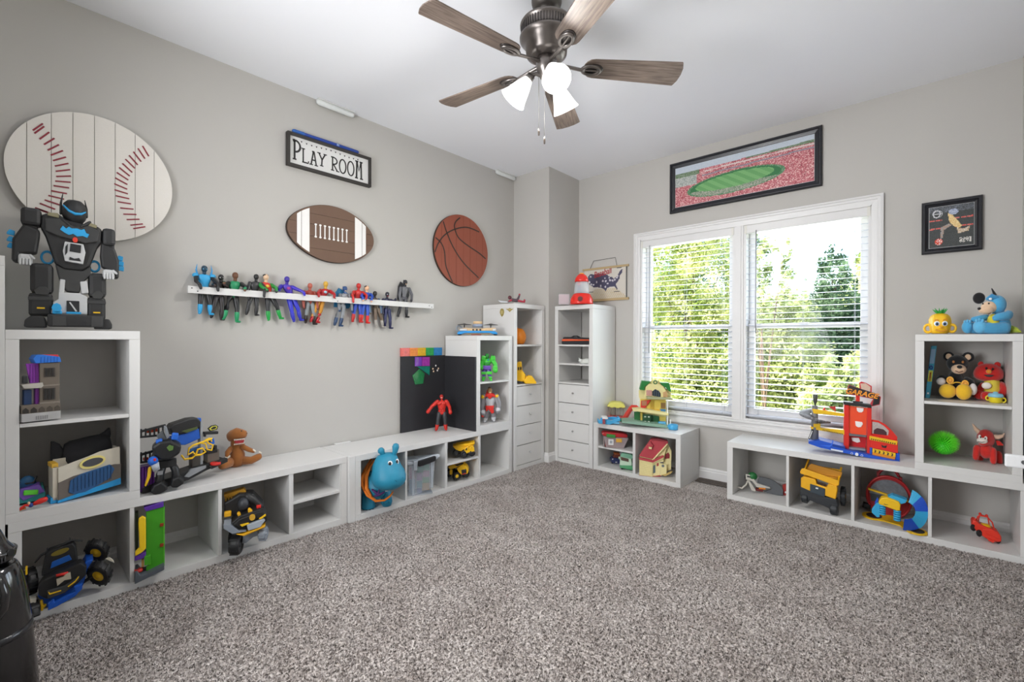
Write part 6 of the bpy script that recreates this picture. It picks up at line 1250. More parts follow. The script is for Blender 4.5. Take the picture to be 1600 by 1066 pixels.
t.tube('leg', FK, [(300, -20, 860), (288, -70, 850)], [34, 30]); t.tube('leg', FK, [(390, -20, 860), (396, -70, 850)], [34, 30])
t.ball('shoe', FY_, (280, -110, 842), (66, 44, 52), n=18); t.ball('shoe', FY_, (396, -110, 842), (60, 44, 58), n=18)
for u, v, w_ in ((298, 763, 28), (406, 783, 27)): 
    o = t.cyl('medal', '#f0b23a', (u, -100, v), (u, -92, v), w_, n=20, bev=2); t.tor('medal_ring', '#e0922a', (u, -102, v), w_*.5, 3, p=o)
t.tor('medal_band', FY_, (352, -85, 800), 44, 8, arc=(200, 340), sz=.55)

t = Toy('plush_toy', 'red plush toy with an orange nose and yellow shirt beside the black bear', 'plush toy', V12, (585, 905), 'y', 3.68, ZS)
FR = fur('#c4201c')
t.build(MB().tube([(610, 20, 870), (608, 15, 820), (600, 5, 780)], [78, 80, 62], n=16, up=(0, 1, 0)), 'body', M('#d9c84a', .9, grain=.05))
t.ball('shirt_print', '#ece6da', (562, -68, 802), (38, 10, 24))
hd = t.build(MB().ring([[(575+w_*math.cos(q), d_+w_*.62*math.sin(q), v) for q in [2*math.pi*i/22 for i in range(22)]] for v, w_, d_ in ((640, 20, 0), (648, 60, 0), (668, 90, -2), (695, 108, -4), (718, 112, -5), (742, 106, -5), (760, 80, -2), (768, 40, 0))]), 'head', FR)
t.poly('mouth', '#0e0a0b', [(540, 724), (580, 720), (620, 724), (600, 736), (580, 739), (560, 736)], -76, -56, 3, p=hd)
t.ball('nose', fur('#e88a2a'), (578, -72, 698), (22, 16, 16), p=hd); t.ball('eye', '#151212', (560, -62, 676), (9, 7, 10), p=hd); t.ball('eye', '#151212', (606, -62, 680), (9, 7, 10), p=hd); t.ball('ear', FR, (520, 4, 650), (24, 14, 24), p=hd); t.ball('ear', FR, (640, 4, 650), (26, 14, 24), p=hd)
t.tube('arm', FR, [(670, 0, 800), (690, -50, 830), (668, -80, 860)], [32, 34, 30], n=12); t.tube('arm', FR, [(530, 0, 810), (505, -30, 850), (490, -50, 870)], [28, 30, 30], n=12)
t.tube('leg', FR, [(640, -20, 880), (580, -90, 875), (552, -110, 872)], [32, 32, 32], n=12); t.tube('leg', FR, [(570, -20, 885), (500, -60, 870)], [30, 34], n=12)

t = Toy('sippy_cup', 'small yellow sippy cup with a blue lid before the red plush', 'cup', V12, (628, 924), 'y', 3.555, ZS)
t.build(MB().ring([[(628+w_*math.cos(q), w_*.9*math.sin(q), v) for q in [2*math.pi*i/22 for i in range(22)]] for v, w_ in ((924, 42), (918, 48), (885, 52), (880, 52))]), 'cup_body', M('#e8d42a', .35))
t.build(MB().ring([[(628+w_*math.cos(q), w_*.9*math.sin(q), v) for q in [2*math.pi*i/22 for i in range(22)]] for v, w_ in ((882, 58), (868, 58), (858, 50), (856, 20), (846, 18), (844, 10))]), 'lid', M('#8cc8e0', .35)); t.tor('handle', '#e8d42a', (572, 0, 894), 15, 6); t.tor('handle', '#e8d42a', (686, 0, 902), 15, 6)

V12c = (1420, 630, 7.617)
t = Toy('spiky_ball', 'bright green spiky rubber ball in the lower right cubby', 'ball', V12c, (415, 640), 'y', 3.62, H4+.0385, rng=(3.68, 3.70))
GS = M('#86ff4a', .45)
t.ball('core', M('#3ed024', .5), (415, 0, 505), (150, 150, 104), n=24, m_=16)
mb = MB(); NN = 420
for k in range(NN):
    y_ = 1-2*(k+.5)/NN; r_ = math.sqrt(1-y_*y_); a = k*2.39996; d = Vector((r_*math.cos(a), r_*math.sin(a), y_))
    p = Vector((d.x*132, d.y*132, d.z*92)); q = Vector((d.x*212, d.y*212, d.z*152)); q.z += 4*random.uniform(-1, 1); q.z = min(q.z, 133)
    s1 = d.orthogonal().normalized()*9; s2 = d.cross(s1).normalized()*9
    b = len(mb.v); mb.v += [tuple(Vector((415, 0, 505))+x) for x in (p+s1, p+s2*.87-s1*.5, p-s2*.87-s1*.5, q)]; mb.f += [(b, b+1, b+3), (b+1, b+2, b+3), (b+2, b, b+3)]; mb.sm += [False]*3
t.build(mb, 'spikes', GS, kind='stuff')
t = Toy('plush_toy', 'red plush bull with cream horns standing in the lower right cubby', 'plush toy', V12c, (910, 700), 'y', 3.60, H4+.0385)
RB = fur('#cc2820'); CH_ = fur('#e0bca2')
t.build(MB().tube([(900, 90, 560), (910, 20, 555), (920, -40, 560)], [95, 100, 90], n=16, up=(0, 1, 0)), 'body', RB)
hd = t.build(MB().tube([(920, 10, 420), (905, -40, 425), (890, -80, 440)], [110, 108, 70], n=18, up=(0, 1, 0)), 'head', RB); t.ball('snout', fur('#e8ddd4'), (872, -135, 452), (68, 34, 36), p=hd)
t.ball('eye', '#f2ece8', (842, -142, 408), (18, 10, 24), p=hd); t.ball('eye', '#f2ece8', (915, -142, 418), (20, 10, 24), p=hd); t.ball('pupil', '#1b1416', (850, -150, 412), (8, 6, 14), p=hd); t.ball('pupil', '#1b1416', (908, -150, 422), (8, 6, 14), p=hd); t.tube('mouth', '#3a2220', [(820, -158, 472), (870, -170, 470), (910, -160, 458)], 3, p=hd)
t.build(MB().tube([(830, -10, 350), (790, -10, 318), (765, -10, 278), (755, -10, 262)], [32, 26, 14, 5], n=12), 'horn', CH_, hd); t.build(MB().tube([(1000, -10, 385), (1060, -10, 390), (1110, -10, 370), (1130, -10, 340)], [24, 28, 20, 8], n=12), 'horn', CH_, hd)
t.poly('ear', RB, [(1030, 430), (1080, 435), (1128, 480), (1050, 490)], -10, 10, 4, p=hd)
for a, b in (((810, -60, 560), (795, -90, 650)), ((1000, -60, 570), (1005, -90, 670)), ((1060, 60, 600), (1075, 40, 680)), ((850, 80, 600), (850, 60, 660))):
    t.build(MB().tube([a, ((a[0]+b[0])/2, (a[1]+b[1])/2, (a[2]+b[2])/2), b], [50, 46, 42], n=14, up=(0, 1, 0)), 'leg', RB)
t.tube('tail', RB, [(1000, 150, 560), (1060, 160, 600)], [14, 8])

# white latch bracket on the right wall
lp = at(1583, 718, 'y', 2.2)
la = thing('latch_arm', 'white plastic latch arm with a screw at the right edge of the photo', 'latch', (RX, 2.0, 0))
a0, a1 = at(1567, 718, 'x', RX-.16), at(1600, 716, 'x', RX)
y_ = (a0.y+.0); zc = a0.z
la.location = (RX, a0.y, a0.z)
MB().box(-.155, -.001, -.012, .012, -.028, .026).build('arm', M('#e9eaec', .35), la, bevel=.006)
MB().cyl((-.10, -.012, .0), (-.10, -.016, .0), .009, n=16).build('screw', M('#77797c', .35, .8), la)
MB().box(-.008, -.0005, -.03, .03, -.05, .05).build('wall_plate', M('#e9eaec', .35), la, bevel=.002)

# floor register
p = at(1090, 750, 'z', 0)
vt = thing('floor_vent', 'brown metal floor vent in the carpet between the two window benches', 'vent', (1.675, 3.745, .009))
vm = M('#6d625a', .45, .5)
MB().box(0, .30, 0, .004, 0, .004).box(0, .30, .106, .11, 0, .004).box(0, .004, 0, .11, 0, .004).box(.296, .30, 0, .11, 0, .004).build('rim', vm, vt)
MB().box(.004, .296, .004, .106, -.004, -.001).build('duct', M('#2b2724', .8), vt)
for k in range(21): MB().box(.010+k*.0136, .015+k*.0136, .004, .106, -.001, .003).build('slat', vm, vt)
for k in range(2): MB().box(.004, .296, .036+k*.034, .039+k*.034, -.001, .0035).build('cross_bar', vm, vt)

# two stick lights along the ceiling edge
for (y0, y1, lab) in ((1.40, 1.66, 'white stick light at the ceiling edge above the play room sign'), (3.125, 3.385, 'white stick light at the ceiling edge beside the corner chase')):
    sl_ = thing('stick_light', lab, 'light', (.004, y0, CEIL))
    MB().tube([(.022, .012, -.024), (.022, y1-y0-.012, -.024)], .018, n=14).build('diffuser', M('#e4e6e4', .3), sl_)
    MB().box(.0, .045, 0, y1-y0, -.010, -.0005).build('backplate', M('#dcdcda', .5), sl_, bevel=.002)

# ------------------------------------------------------------------ wooden sports balls on the wall
def clip(P, nx, nz, c):
    """keep the part of polygon P where nx*x+nz*z <= c"""
    out = []
    for i in range(len(P)):
        a, b = P[i], P[(i+1) % len(P)]; da = nx*a[0]+nz*a[1]-c; db = nx*b[0]+nz*b[1]-c
        if da <= 0: out.append(a)
        if (da < 0 < db) or (db < 0 < da): k = da/(da-db); out.append((a[0]+(b[0]-a[0])*k, a[1]+(b[1]-a[1])*k))
    return out
def planks(root, outline, cuts, vertical, mat, th, gap=.0011, name='plank'):
    for k in range(len(cuts)-1):
        P = outline
        if vertical: P = clip(clip(P, -1, 0, -(cuts[k]+gap)), 1, 0, cuts[k+1]-gap)
        else: P = clip(clip(P, 0, -1, -(cuts[k]+gap)), 0, 1, cuts[k+1]-gap)
        if len(P) > 2: MB().prismx(P, .006, th+random.uniform(-.0006, .0006)).build(name, mat, root)
# baseball
wwood = M('#e2ddd6', .65, grain=.09, gscale=26, bump=.15, stretch=(1, 6, 60))
R_ = .3055; by, bz = .297, 1.940
bb = thing('wall_baseball', 'large round whitewashed plank baseball sign with red stitches behind the black robot', 'wall decor', (.016, by, bz))
circ = lambda r, n_=72: [(r*math.cos(2*math.pi*i/n_), r*math.sin(2*math.pi*i/n_)) for i in range(n_)]
MB().prismx(circ(R_-.003), -.006, .006).build('backing', M('#8a8074', .8), bb)
cuts = [-.31]+[at(u, 260, 'x', 0).y-by for u in (41.5, 79.5, 113, 146.5, 178.5, 209.5, 239)]+[.31]
planks(bb, circ(R_), cuts, True, wwood, .014)
rs = M('#8e2b3a', .6)
for side in (-1, 1):
    pts = []
    src = [(53, 193), (61.5, 203), (69.5, 212), (77, 221), (83.5, 230.5), (89, 239), (93, 248.3), (96.5, 257.5), (98.5, 266.5), (99.5, 275.5), (98.5, 284), (96, 292), (92.5, 300.5), (88, 308.5), (82, 316.5), (74.5, 322.5), (66.5, 329.5), (59, 336.5)] if side < 0 else \
          [(235.5, 246), (229, 240.0-0), ]
    if side > 0:
        src = [(228, 236), (221, 240), (214.5, 245), (208.5, 250.3), (203.5, 256), (199, 262.5), (194.5, 268.5), (191.5, 275.5), (189.5, 283.2), (188.7, 291.5), (189.5, 299.8), (191.5, 308.3), (194.3, 317), (198.3, 326), (203, 335), (208, 343), (213.5, 351), (220, 358.5)]
    P3 = [at(u, v, 'x', .031) for u, v in src]
    for i, q in enumerate(P3):
        a = P3[max(0, i-1)]; b = P3[min(len(P3)-1, i+1)]; tz, ty = b.z-a.z, b.y-a.y; l = math.hypot(ty, tz); ty /= l; tz /= l
        # stitch bars lean across the seam
        nn = Vector((0, tz, -ty)); lean = Vector((0, ty, tz))*(.30 if side < 0 else -.30)
        d = (nn+lean*1.0).normalized(); w2 = .0265; h2 = .0032; e = Vector((0, -d.z, d.y))
        cpt = Vector((0, q.y-by, q.z-bz))
        if math.hypot(cpt.y, cpt.z) > R_-.035: cpt *= (R_-.035)/math.hypot(cpt.y, cpt.z)
        quad = [cpt-d*w2-e*h2, cpt+d*w2-e*h2, cpt+d*w2+e*h2, cpt-d*w2+e*h2]
        MB().prismx([(v.y, v.z) for v in quad], .0150, .0162).build('stitch', rs, bb)
# football
fy0, fz0 = 1.5155, 1.8735
fbt = thing('wall_football', 'brown wooden football sign with white stripes and laces under the play room sign', 'wall decor', (.014, fy0, fz0))
FBo = []
A_, B_ = .309, .193
for i in range(64):
    a = 2*math.pi*i/64; c, s = math.cos(a), math.sin(a)
    FBo.append((A_*c, B_*math.copysign(abs(s)**.93, s)*(1-.16*c*c)))
brw = M('#6a5040', .6, grain=.22, gscale=24, bump=.15, stretch=(1, 8, 60)); brd = M('#35281f', .6)
MB().prismx([(a*1.008, b*1.015) for a, b in FBo], -.012, .004).build('backing', brd, fbt)
planks(fbt, FBo, [-.20, -.115, -.035, .045, .115, .20], False, brw, .012, gap=.0009)
wp_ = M('#eceae8', .55, grain=.03)
ins = [(a*.965, b*.955) for a, b in FBo]
for (y0, y1) in ((-.249, -.222), (-.2185, -.168), (.158, .212), (.2155, .243)):
    P = clip(clip(ins, -1, 0, -y0), 1, 0, y1); MB().prismx(P, .0125, .0138).build('white_stripe', wp_, fbt)
for k in range(8):
    y = -.126+k*.0315; z = .004
    mb = MB().prismx([(y-.0036, z-.040), (y+.0036, z-.040), (y+.0036, z+.040), (y-.0036, z+.040)], .0125, .0145)
    for s in (-1, 1): mb.prismx([(y+.0085*math.cos(q), z+s*.041+.0065*math.sin(q)) for q in [2*math.pi*i/10 for i in range(10)]], .0125, .0150)
    mb.build('lace', wp_, fbt)
# basketball
ky, kz = 2.699, 1.934; Rb = .312
bkb = thing('wall_basketball', 'round orange-brown wooden basketball sign with dark lines near the corner', 'wall decor', (.014, ky, kz))
orw = M('#8f4a36', .6, grain=.16, gscale=24, bump=.15, stretch=(1, 60, 6))
MB().prismx(circ(Rb*1.006), -.012, .004).build('backing', brd, bkb)
planks(bkb, circ(Rb), [-.32, -.235, -.155, -.072, .01, .09, .17, .245, .32], True, orw, .012, gap=.0008)
def ribbon(pts, w_, x0, x1):
    V = [Vector((0, a, b)) for a, b in pts]; L_, R__ = [], []
    for i, p in enumerate(V):
        d = (V[min(i+1, len(V)-1)]-V[max(0, i-1)]).normalized(); e = Vector((0, -d.z, d.y))*w_; L_.append(p+e); R__.append(p-e)
    mb = MB(); rings = [[(x0, a.y, a.z), (x1, a.y, a.z), (x1, b.y, b.z), (x0, b.y, b.z)] for a, b in zip(L_, R__)]
    return mb.ring(rings, smooth=False)
def spline(P, n_=10):
    out = []
    for i in range(len(P)-1):
        p0, p1, p2, p3 = P[max(0, i-1)], P[i], P[i+1], P[min(len(P)-1, i+2)]
        for k in range(n_): t_ = k/n_; out.append(tuple(.5*((2*p1[j])+(-p0[j]+p2[j])*t_+(2*p0[j]-5*p1[j]+4*p2[j]-p3[j])*t_**2+(-p0[j]+3*p1[j]-3*p2[j]+p3[j])*t_**3) for j in (0, 1)))
    return out+[P[-1]]
Vb = (420, 180, 3.808)
for src in ([(1038, 632), (1060, 700), (1100, 790), (1160, 880), (1248, 968)], [(988, 815), (1010, 760), (1050, 710), (1110, 678), (1180, 668), (1252, 695)],
            [(992, 728), (1025, 760), (1045, 810), (1055, 900), (1090, 1005)], [(1138, 610), (1112, 635), (1106, 670), (1130, 730), (1190, 780), (1250, 820), (1290, 855)]):
    P = [at(420+u/3.808, 180+v/3.808, 'x', .027) for u, v in src]; P = [(p.y-ky, p.z-kz) for p in P]
    P = [(a, b) if math.hypot(a, b) < Rb else (a*Rb/math.hypot(a, b), b*Rb/math.hypot(a, b)) for a, b in P]
    ribbon(spline(P), .0055, .0122, .0136).build('seam_line', M('#33241f', .6), bkb)

# ------------------------------------------------------------------ play room sign
sy0, sy1, sz0, sz1 = 1.205, 1.800, 2.268, 2.484
sg = thing('wall_sign', 'black-framed white PLAY ROOM sign with hand lettering high on the left wall', 'sign', (0, sy0, sz0)); SW, SH = sy1-sy0, sz1-sz0
MB().box(.004, .016, .01, SW-.01, .01, SH-.01).build('sign_panel', M('#dcdbd9', .7, grain=.02), sg)
bf = M('#2e2a27', .5)
for (a, b, c, d) in ((0, SW, 0, .017), (0, SW, SH-.017, SH), (0, .017, .017, SH-.017), (SW-.017, SW, .017, SH-.017)): MB().box(.001, .034, a, b, c, d).build('frame_board', bf, sg, bevel=.001)
ink = M('#2d2b2a', .7)
def stroke(mb, pts, w_): 
    r_ = ribbon(pts, w_, .0162, .0172); mb.add(r_.v, r_.f, False)
def letter(ch, x, z, w_, h, sw=.0046):
    mb = MB(); X = lambda a: x+a*w_; Z = lambda b: z+b*h; se = .016
    def serif(a, b): stroke(mb, [(X(a)-se*.75, Z(b)), (X(a)+se*.75, Z(b))], sw*.75)
    def oval(cx_, cz_, rx_, rz_, a0=0, a1=360): stroke(mb, [(X(cx_)+rx_*w_*math.cos(math.radians(q)), Z(cz_)+rz_*h*math.sin(math.radians(q))) for q in range(a0, a1+1, 15)], sw)
    S_ = lambda *pp: stroke(mb, [(X(a), Z(b)) for a, b in pp], sw)
    if ch == 'P': S_((.22, 0), (.22, 1)); serif(.22, 0); stroke(mb, [(X(0), Z(.97)), (X(.3), Z(1))], sw*1.4); oval(.3, .70, .62, .30, -90, 90); S_((.22, .40), (.3, .40))
    if ch == 'L': S_((.2, 0), (.2, 1)); serif(.2, 1); S_((.05, 0), (.95, 0), (1.0, .16))
    if ch == 'A': S_((.12, 0), (.45, 1)); S_((.88, 0), (.55, 1)); S_((.28, .36), (.74, .36)); serif(.12, 0); serif(.88, 0); S_((.25, 1), (.6, 1))
    if ch == 'Y': S_((.1, 1), (.5, .5)); S_((.9, 1), (.5, .5), (.45, 0)); serif(.1, 1); serif(.9, 1); serif(.45, 0)
    if ch == 'R': S_((.2, 0), (.2, 1)); serif(.2, 0); S_((0, 1), (.3, 1)); oval(.3, .74, .5, .26, -90, 90); S_((.3, .48), (.85, 0)); serif(.9, 0)
    if ch == 'O': oval(.5, .5, .42, .5)
    if ch == 'M': S_((.14, 0), (.2, 1), (.5, .45), (.8, 1), (.86, 0)); serif(.14, 0); serif(.88, 0); serif(.18, 1); serif(.82, 1)
    mb.build('lettering', ink, sg)
fu = lambda u: at(430+u/9.412, 240, 'x', .02).y-sy0
letter('P', fu(262), .052, fu(380)-fu(262), .122, .0062); letter('L', fu(395), .048, fu(495)-fu(395), .088); letter('A', fu(520), .048, fu(620)-fu(520), .088); letter('Y', fu(635), .058, fu(750)-fu(635), .082)
letter('R', fu(825), .050, fu(935)-fu(825), .090); letter('O', fu(940), .048, fu(1052)-fu(940), .096); letter('O', fu(1060), .048, fu(1170)-fu(1060), .100); letter('M', fu(1185), .044, fu(1285)-fu(1185), .120, .0062)
for k in range(13):
    y = fu(390)+(fu(1218)-fu(390))*k/12; z = SH-.040-.004*math.sin(k*.8)
    MB().prismx([(y-.006, z+.005), (y+.006, z+.005), (y, z-.006)], .0162, .0172).build('bunting_flag', ink, sg)
q0, q1 = at(460, 212, 'x', .022), at(561, 241, 'x', .022)
bat = thing('foam_bat', 'dark blue plastic bat lying along the top of the PLAY ROOM sign', 'toy bat', (.02, q0.y, sz1+.014))
L_ = q1.y-q0.y
MB().tube([(0, 0, 0), (0, L_*.25, 0), (0, L_*.5, -.001), (0, L_*.97, -.001)], [.0125, .0115, .0128, .0125], n=12).build('bat_body', M('#1b3f96', .35), bat)
MB().tube([(0, -.001, 0), (0, .06, 0)], .0132, n=12).build('handle_grip', M('#1f5aa8', .5), bat)
MB().cyl((0, L_*.62, 0), (0, L_*.66, 0), .0134, n=12).build('pale_band', M('#8fa4cc', .5), bat)

# ------------------------------------------------------------------ figure ledge
ly0, ly1, lz0, lz1 = .664, 2.344, 1.401, 1.440
BX0, BX1 = .060, .074
ld = thing('figure_rail', 'long narrow white rail on the left wall holding a row of action figures', 'rail', (0, ly0, lz0))
MB().box(BX0, BX1, 0, ly1-ly0, 0, lz1-lz0).build('front_board', white, ld, bevel=.001)
for y in (.012, (ly1-ly0)*.495, ly1-ly0-.03): MB().box(.0008, BX0-.0005, y, y+.018, .004, lz1-lz0-.004).build('spacer_block', white, ld)
for y, z in ((.018, .028), (.045, .012), ((ly1-ly0)*.50, .026), ((ly1-ly0)*.51, .010), (ly1-ly0-.045, .022), (ly1-ly0-.02, .012)): MB().cyl((BX1-.001, y, z), (BX1+.0012, y, z), .0034, n=10).build('screw', M('#3a3a3c', .5), ld)
def fig(label, head, hands, feet, c, sc=1.0, hx=.0, face=None, extra=None, shw=None, trunk=None):
    X0 = .034
    H = at(*head, 'x', X0); FL, FR = at(*feet[0], 'x', X0), at(*feet[1], 'x', X0)
    fz = min(FL.z, FR.z); ht = (H.z-(FL.z+FR.z)/2)*1.06*sc
    r = thing('action_figure', label, 'action figure', (X0, H.y, fz), 0, None)
    loc = lambda p: (p[0]-X0, p[1]-H.y, p[2]-fz)
    hz = H.z-fz; sz_ = hz-.125*ht; wy = ((FL.y+FR.y)/2-H.y)*.45; hipz = hz-.44*ht
    sw_ = (shw or .135)*ht; pw = .05*ht
    gl = lambda k: M(c[k], .35)
    rings = []
    for f, w_, dd in ((-.06, .45, .45), (0, .85, .75), (.18, 1.0, 1.0), (.38, .88, .95), (.62, .60, .75), (.85, .62, .75), (1.0, .66, .8), (1.08, .4, .5)):
        z = sz_+(hipz-sz_)*f; y = wy*f
        rings.append([(.070*ht*dd*math.cos(q)*.9, y+sw_*.80*w_*math.sin(q), z) for q in [2*math.pi*i/14 for i in range(14)]])
    to = MB().ring(rings).build('torso', gl('torso'), r)
    if 'chest' in c: MB().ball((.055*ht, wy*.2, sz_-.07*ht), (.02*ht, .045*ht, .035*ht), 10, 6).build('chest_emblem', M(c['chest'], .4), to)
    if 'trunks' in c: MB().ball((0, wy, hipz), (.072*ht, .10*ht, .055*ht), 12, 8).build('trunks', M(c['trunks'], .4), to)
    MB().cyl((0, 0, sz_-.01*ht), (.004, 0, hz-.03*ht), .034*ht, n=10).build('neck', gl('head'), to)
    hr = .062*ht
    hd = MB().ring([[(hr*w_*1.05*math.cos(q)+.004, hr*w_*.92*math.sin(q), hz-hr*z_) for q in [2*math.pi*i/14 for i in range(14)]] for z_, w_ in ((-1.25, .25), (-1.1, .62), (-.7, .92), (-.1, 1), (.4, .9), (.8, .62), (1.05, .25))]).build('head', gl('head'), r)
    if face: MB().ball((hr*.55, 0, hz-hr*.25), (hr*.6, hr*.66, hr*.72), 10, 8).build('face', M(face, .5), hd)
    for s in (-1, 1):
        ec = c.get('eye'); 
        if ec: MB().ball((hr*.98, s*hr*.38, hz+hr*.02), (hr*.22, hr*.26, hr*.20), 8, 6).build('eye', M(ec, .4), hd)
    for i in (0, 1):
        s = -1 if i == 0 else 1; Sh = Vector((0, s*sw_*.92, sz_-.035*ht))
        if hands[i] is None: hp = Vector((.015, s*sw_*1.25, sz_-.42*ht)); el = (Sh+hp)/2+Vector((0, s*.03*ht, 0)); over = False
        else:
            w = at(*hands[i], 'x', BX1+.012+hx); hp = Vector(loc(w)); over = w.z < lz1+.012
            el = (Sh+hp)/2+Vector((.004, s*.045*ht, .0)); 
            if over:
                el.x = .032; el.z = max(el.z, lz1-fz+.062*ht)
            else: hp.x = .03; el = (Sh+hp)/2+Vector((.008, s*.04*ht, -.04*ht))
        pts = [Sh, el, hp] if not over else [Sh, el, Vector((BX1-X0+.012, hp.y*.7+el.y*.3, lz1-fz+.012)), hp]
        rr = [.048*ht, .038*ht, .030*ht] if not over else [.048*ht, .036*ht, .030*ht, .026*ht]
        a = MB().tube(pts, rr, n=10).build('arm', gl('arm'), r)
        g2 = pts[-2]+(pts[-1]-pts[-2])*.35
        MB().tube([g2, pts[-1]], [.034*ht, .030*ht], n=10).build('glove', gl('glove'), a)
        MB().ball(tuple(pts[-1]+Vector((.003, 0, -.012*ht))), (.022*ht, .03*ht, .034*ht), 8, 6).build('hand', gl('hand') if 'hand' in c else gl('glove'), a)
        Ft = (FL, FR)[i]; F_ = Vector((0, Ft.y-H.y, Ft.z-fz)); Hp = Vector((0, wy+s*pw, hipz)); kn = (Hp+F_)/2+Vector((.006, s*.012*ht, .02*ht))
        MB().tube([Hp, kn, F_+Vector((-.0, 0, .03*ht))], [.062*ht, .045*ht, .030*ht], n=10).build('leg', gl('leg'), r)
        b = MB().tube([kn+(F_-kn)*.3, kn+(F_-kn)*.55, F_+Vector((0, 0, .03*ht))], [.046*ht, .046*ht, .033*ht], n=10).build('boot', gl('boot'), r)
        MB().tube([F_+Vector((-.008, 0, .016*ht)), F_+Vector((.022, s*.008, .012*ht))], [.026*ht, .024*ht], n=8).build('foot', gl('boot'), b)
    if extra: extra(r, ht, hz, sz_, hipz, hr, sw_, to, hd)
    return r
def horns(r, ht, hz, sz_, hipz, hr, sw_, to, hd):
    for s in (-1, 1): MB().tube([(0, s*sw_*.75, sz_+.0), (0, s*sw_*.92, sz_+.10*ht), (0, s*sw_*.80, sz_+.22*ht)], [.02*ht, .016*ht, .004*ht], n=8).build('horn', M('#2f8fc8', .4), to)
    for s in (-1, 1): MB().ball((0, s*sw_*1.0, sz_-.01*ht), (.06*ht, .06*ht, .05*ht), 10, 8).build('shoulder_armour', M('#37a4da', .4), to)
def hair(col):
    def f(r, ht, hz, sz_, hipz, hr, sw_, to, hd): MB().ball((hr*.02, -hr*.02, hz+hr*.72), (hr*1.08, hr*.98, hr*.58), 12, 8).build('hair', M(col, .5), hd)
    return f
def cape(col, wide):
    def f(r, ht, hz, sz_, hipz, hr, sw_, to, hd):
        MB().prismx([(-wide*1.15*ht, sz_-.34*ht), (-wide*ht, sz_+.02*ht), (-wide*.55*ht, sz_+.16*ht), (wide*.9*ht, sz_+.0*ht), (wide*1.15*ht, sz_-.20*ht), (wide*.7*ht, sz_-.36*ht)], -.026, -.020).build('cape', M(col, .6), r, bevel=.002)
    return f
def ears(col, capecol=None, wide=.2):
    def f(r, ht, hz, sz_, hipz, hr, sw_, to, hd):
        for s in (-1, 1): MB().cyl((0, s*hr*.62, hz+hr*.55), (0, s*hr*.72, hz+hr*1.2), hr*.3, hr*.16, n=8).build('helmet_knob', M(col, .45), hd)
        if capecol: cape(capecol, wide)(r, ht, hz, sz_, hipz, hr, sw_, to, hd)
    return f
D1 = '#1e1e20'
fig('light blue armoured figure with two upright horns, first on the rail', (319, 421), ((313.5, 449), (340.4, 452.5)), ((312.2, 490.6), (328.6, 492)), dict(torso='#37a4da', head='#1b3c50', arm='#2b2b2d', glove='#232325', leg='#2c2c2e', boot='#37a4da', eye='#5ab8e0'), shw=.155, extra=horns)
fig('glossy black figure with white eyes, second on the rail', (345, 434.4), ((336, 446), (352, 444)), ((330.5, 497), (345.6, 500.4)), dict(torso='#2b2322', head='#1d1b1c', arm='#2b2322', glove='#2a1a1a', leg='#2b2728', boot='#2b2728', eye='#eef0f0'), shw=.11)
fig('green-topped figure with brown face, black legs and green boots, third on the rail', (367.3, 431.5), ((352, 441), (382.4, 452.5)), ((349.6, 499.7), (369.9, 503.7)), dict(torso='#1f8a5a', head='#6b4630', arm='#2a2a2c', glove='#1f8a5a', hand='#6b4630', leg='#232325', boot='#22925e'))
fig('all-black figure with hunched shoulders, fourth on the rail', (400, 433.5), (None, (412.6, 462.3)), ((385.3, 491.9), (399.8, 493.2)), dict(torso='#343436', head='#242426', arm='#343436', glove='#29292b', leg='#343436', boot='#2b2b2d'), shw=.15)
fig('red and green figure with black hair and green boots, fifth on the rail', (415.2, 434), ((417.8, 453.8), (431.6, 455)), ((419.8, 501), (438.2, 498.4)), dict(torso='#c8372a', head='#e0bc9a', arm='#2a8a3e', glove='#2a8a3e', hand='#2a2a2c', leg='#2a2a2c', boot='#23a048', chest='#e8c23a'), extra=hair('#161616'))
fig('purple and blue spandex figure, sixth on the rail', (448, 437.4), ((438.5, 452), (475.6, 459.7)), ((459.2, 503), (469.7, 501)), dict(torso='#4a35a8', head='#40309a', arm='#3f2fb0', glove='#3a2fc0', leg='#3438c0', boot='#3336b4', chest='#a03a8a'))
fig('red-brown bald figure with grey trousers and black boots, seventh on the rail', (484, 447.4), (None, None), ((477.6, 505.2), (490.6, 507.2)), dict(torso='#a0402e', head='#b05a48', arm='#9a4636', glove='#6a3228', leg='#7d8284', boot='#2b2220'))
fig('red and gold armoured figure, eighth on the rail', (508.5, 444.7), ((498, 462), (522.2, 464)), ((486, 503), (495, 504.5)), dict(torso='#b3242a', head='#d0a43a', arm='#b3242a', glove='#a82228', leg='#c88a2c', boot='#b3242a', chest='#9ac8d8'))
fig('grey figure with a wide teal cape and blue hood, ninth on the rail', (538.7, 452.2), (None, None), ((523, 508.6), (531.2, 510)), dict(torso='#8b8e92', head='#2b4a7c', arm='#7d8084', glove='#2b4468', leg='#85898e', boot='#2a4264'), face='#d8c0a0', extra=ears('#2b4a7c', '#1f6a94', .22))
fig('red and blue figure leaning on its neighbour, tenth on the rail', (560, 447.4), ((551.8, 470.8), (572, 466)), ((551, 503), (562.8, 503.8)), dict(torso='#c02c28', head='#c02c28', arm='#c02c28', glove='#c02c28', leg='#2b4ab0', boot='#b82a28'))
fig('blue figure with dark hair and red boots, eleventh on the rail', (572.8, 450.9), ((567, 468.7), (580, 470)), ((564, 503.8), (573.4, 505.2)), dict(torso='#2a52b8', head='#e2b48e', arm='#2a52b8', glove='#2a52b8', hand='#e2b48e', leg='#2a52b8', boot='#d02a26'), extra=hair('#1d1714'))
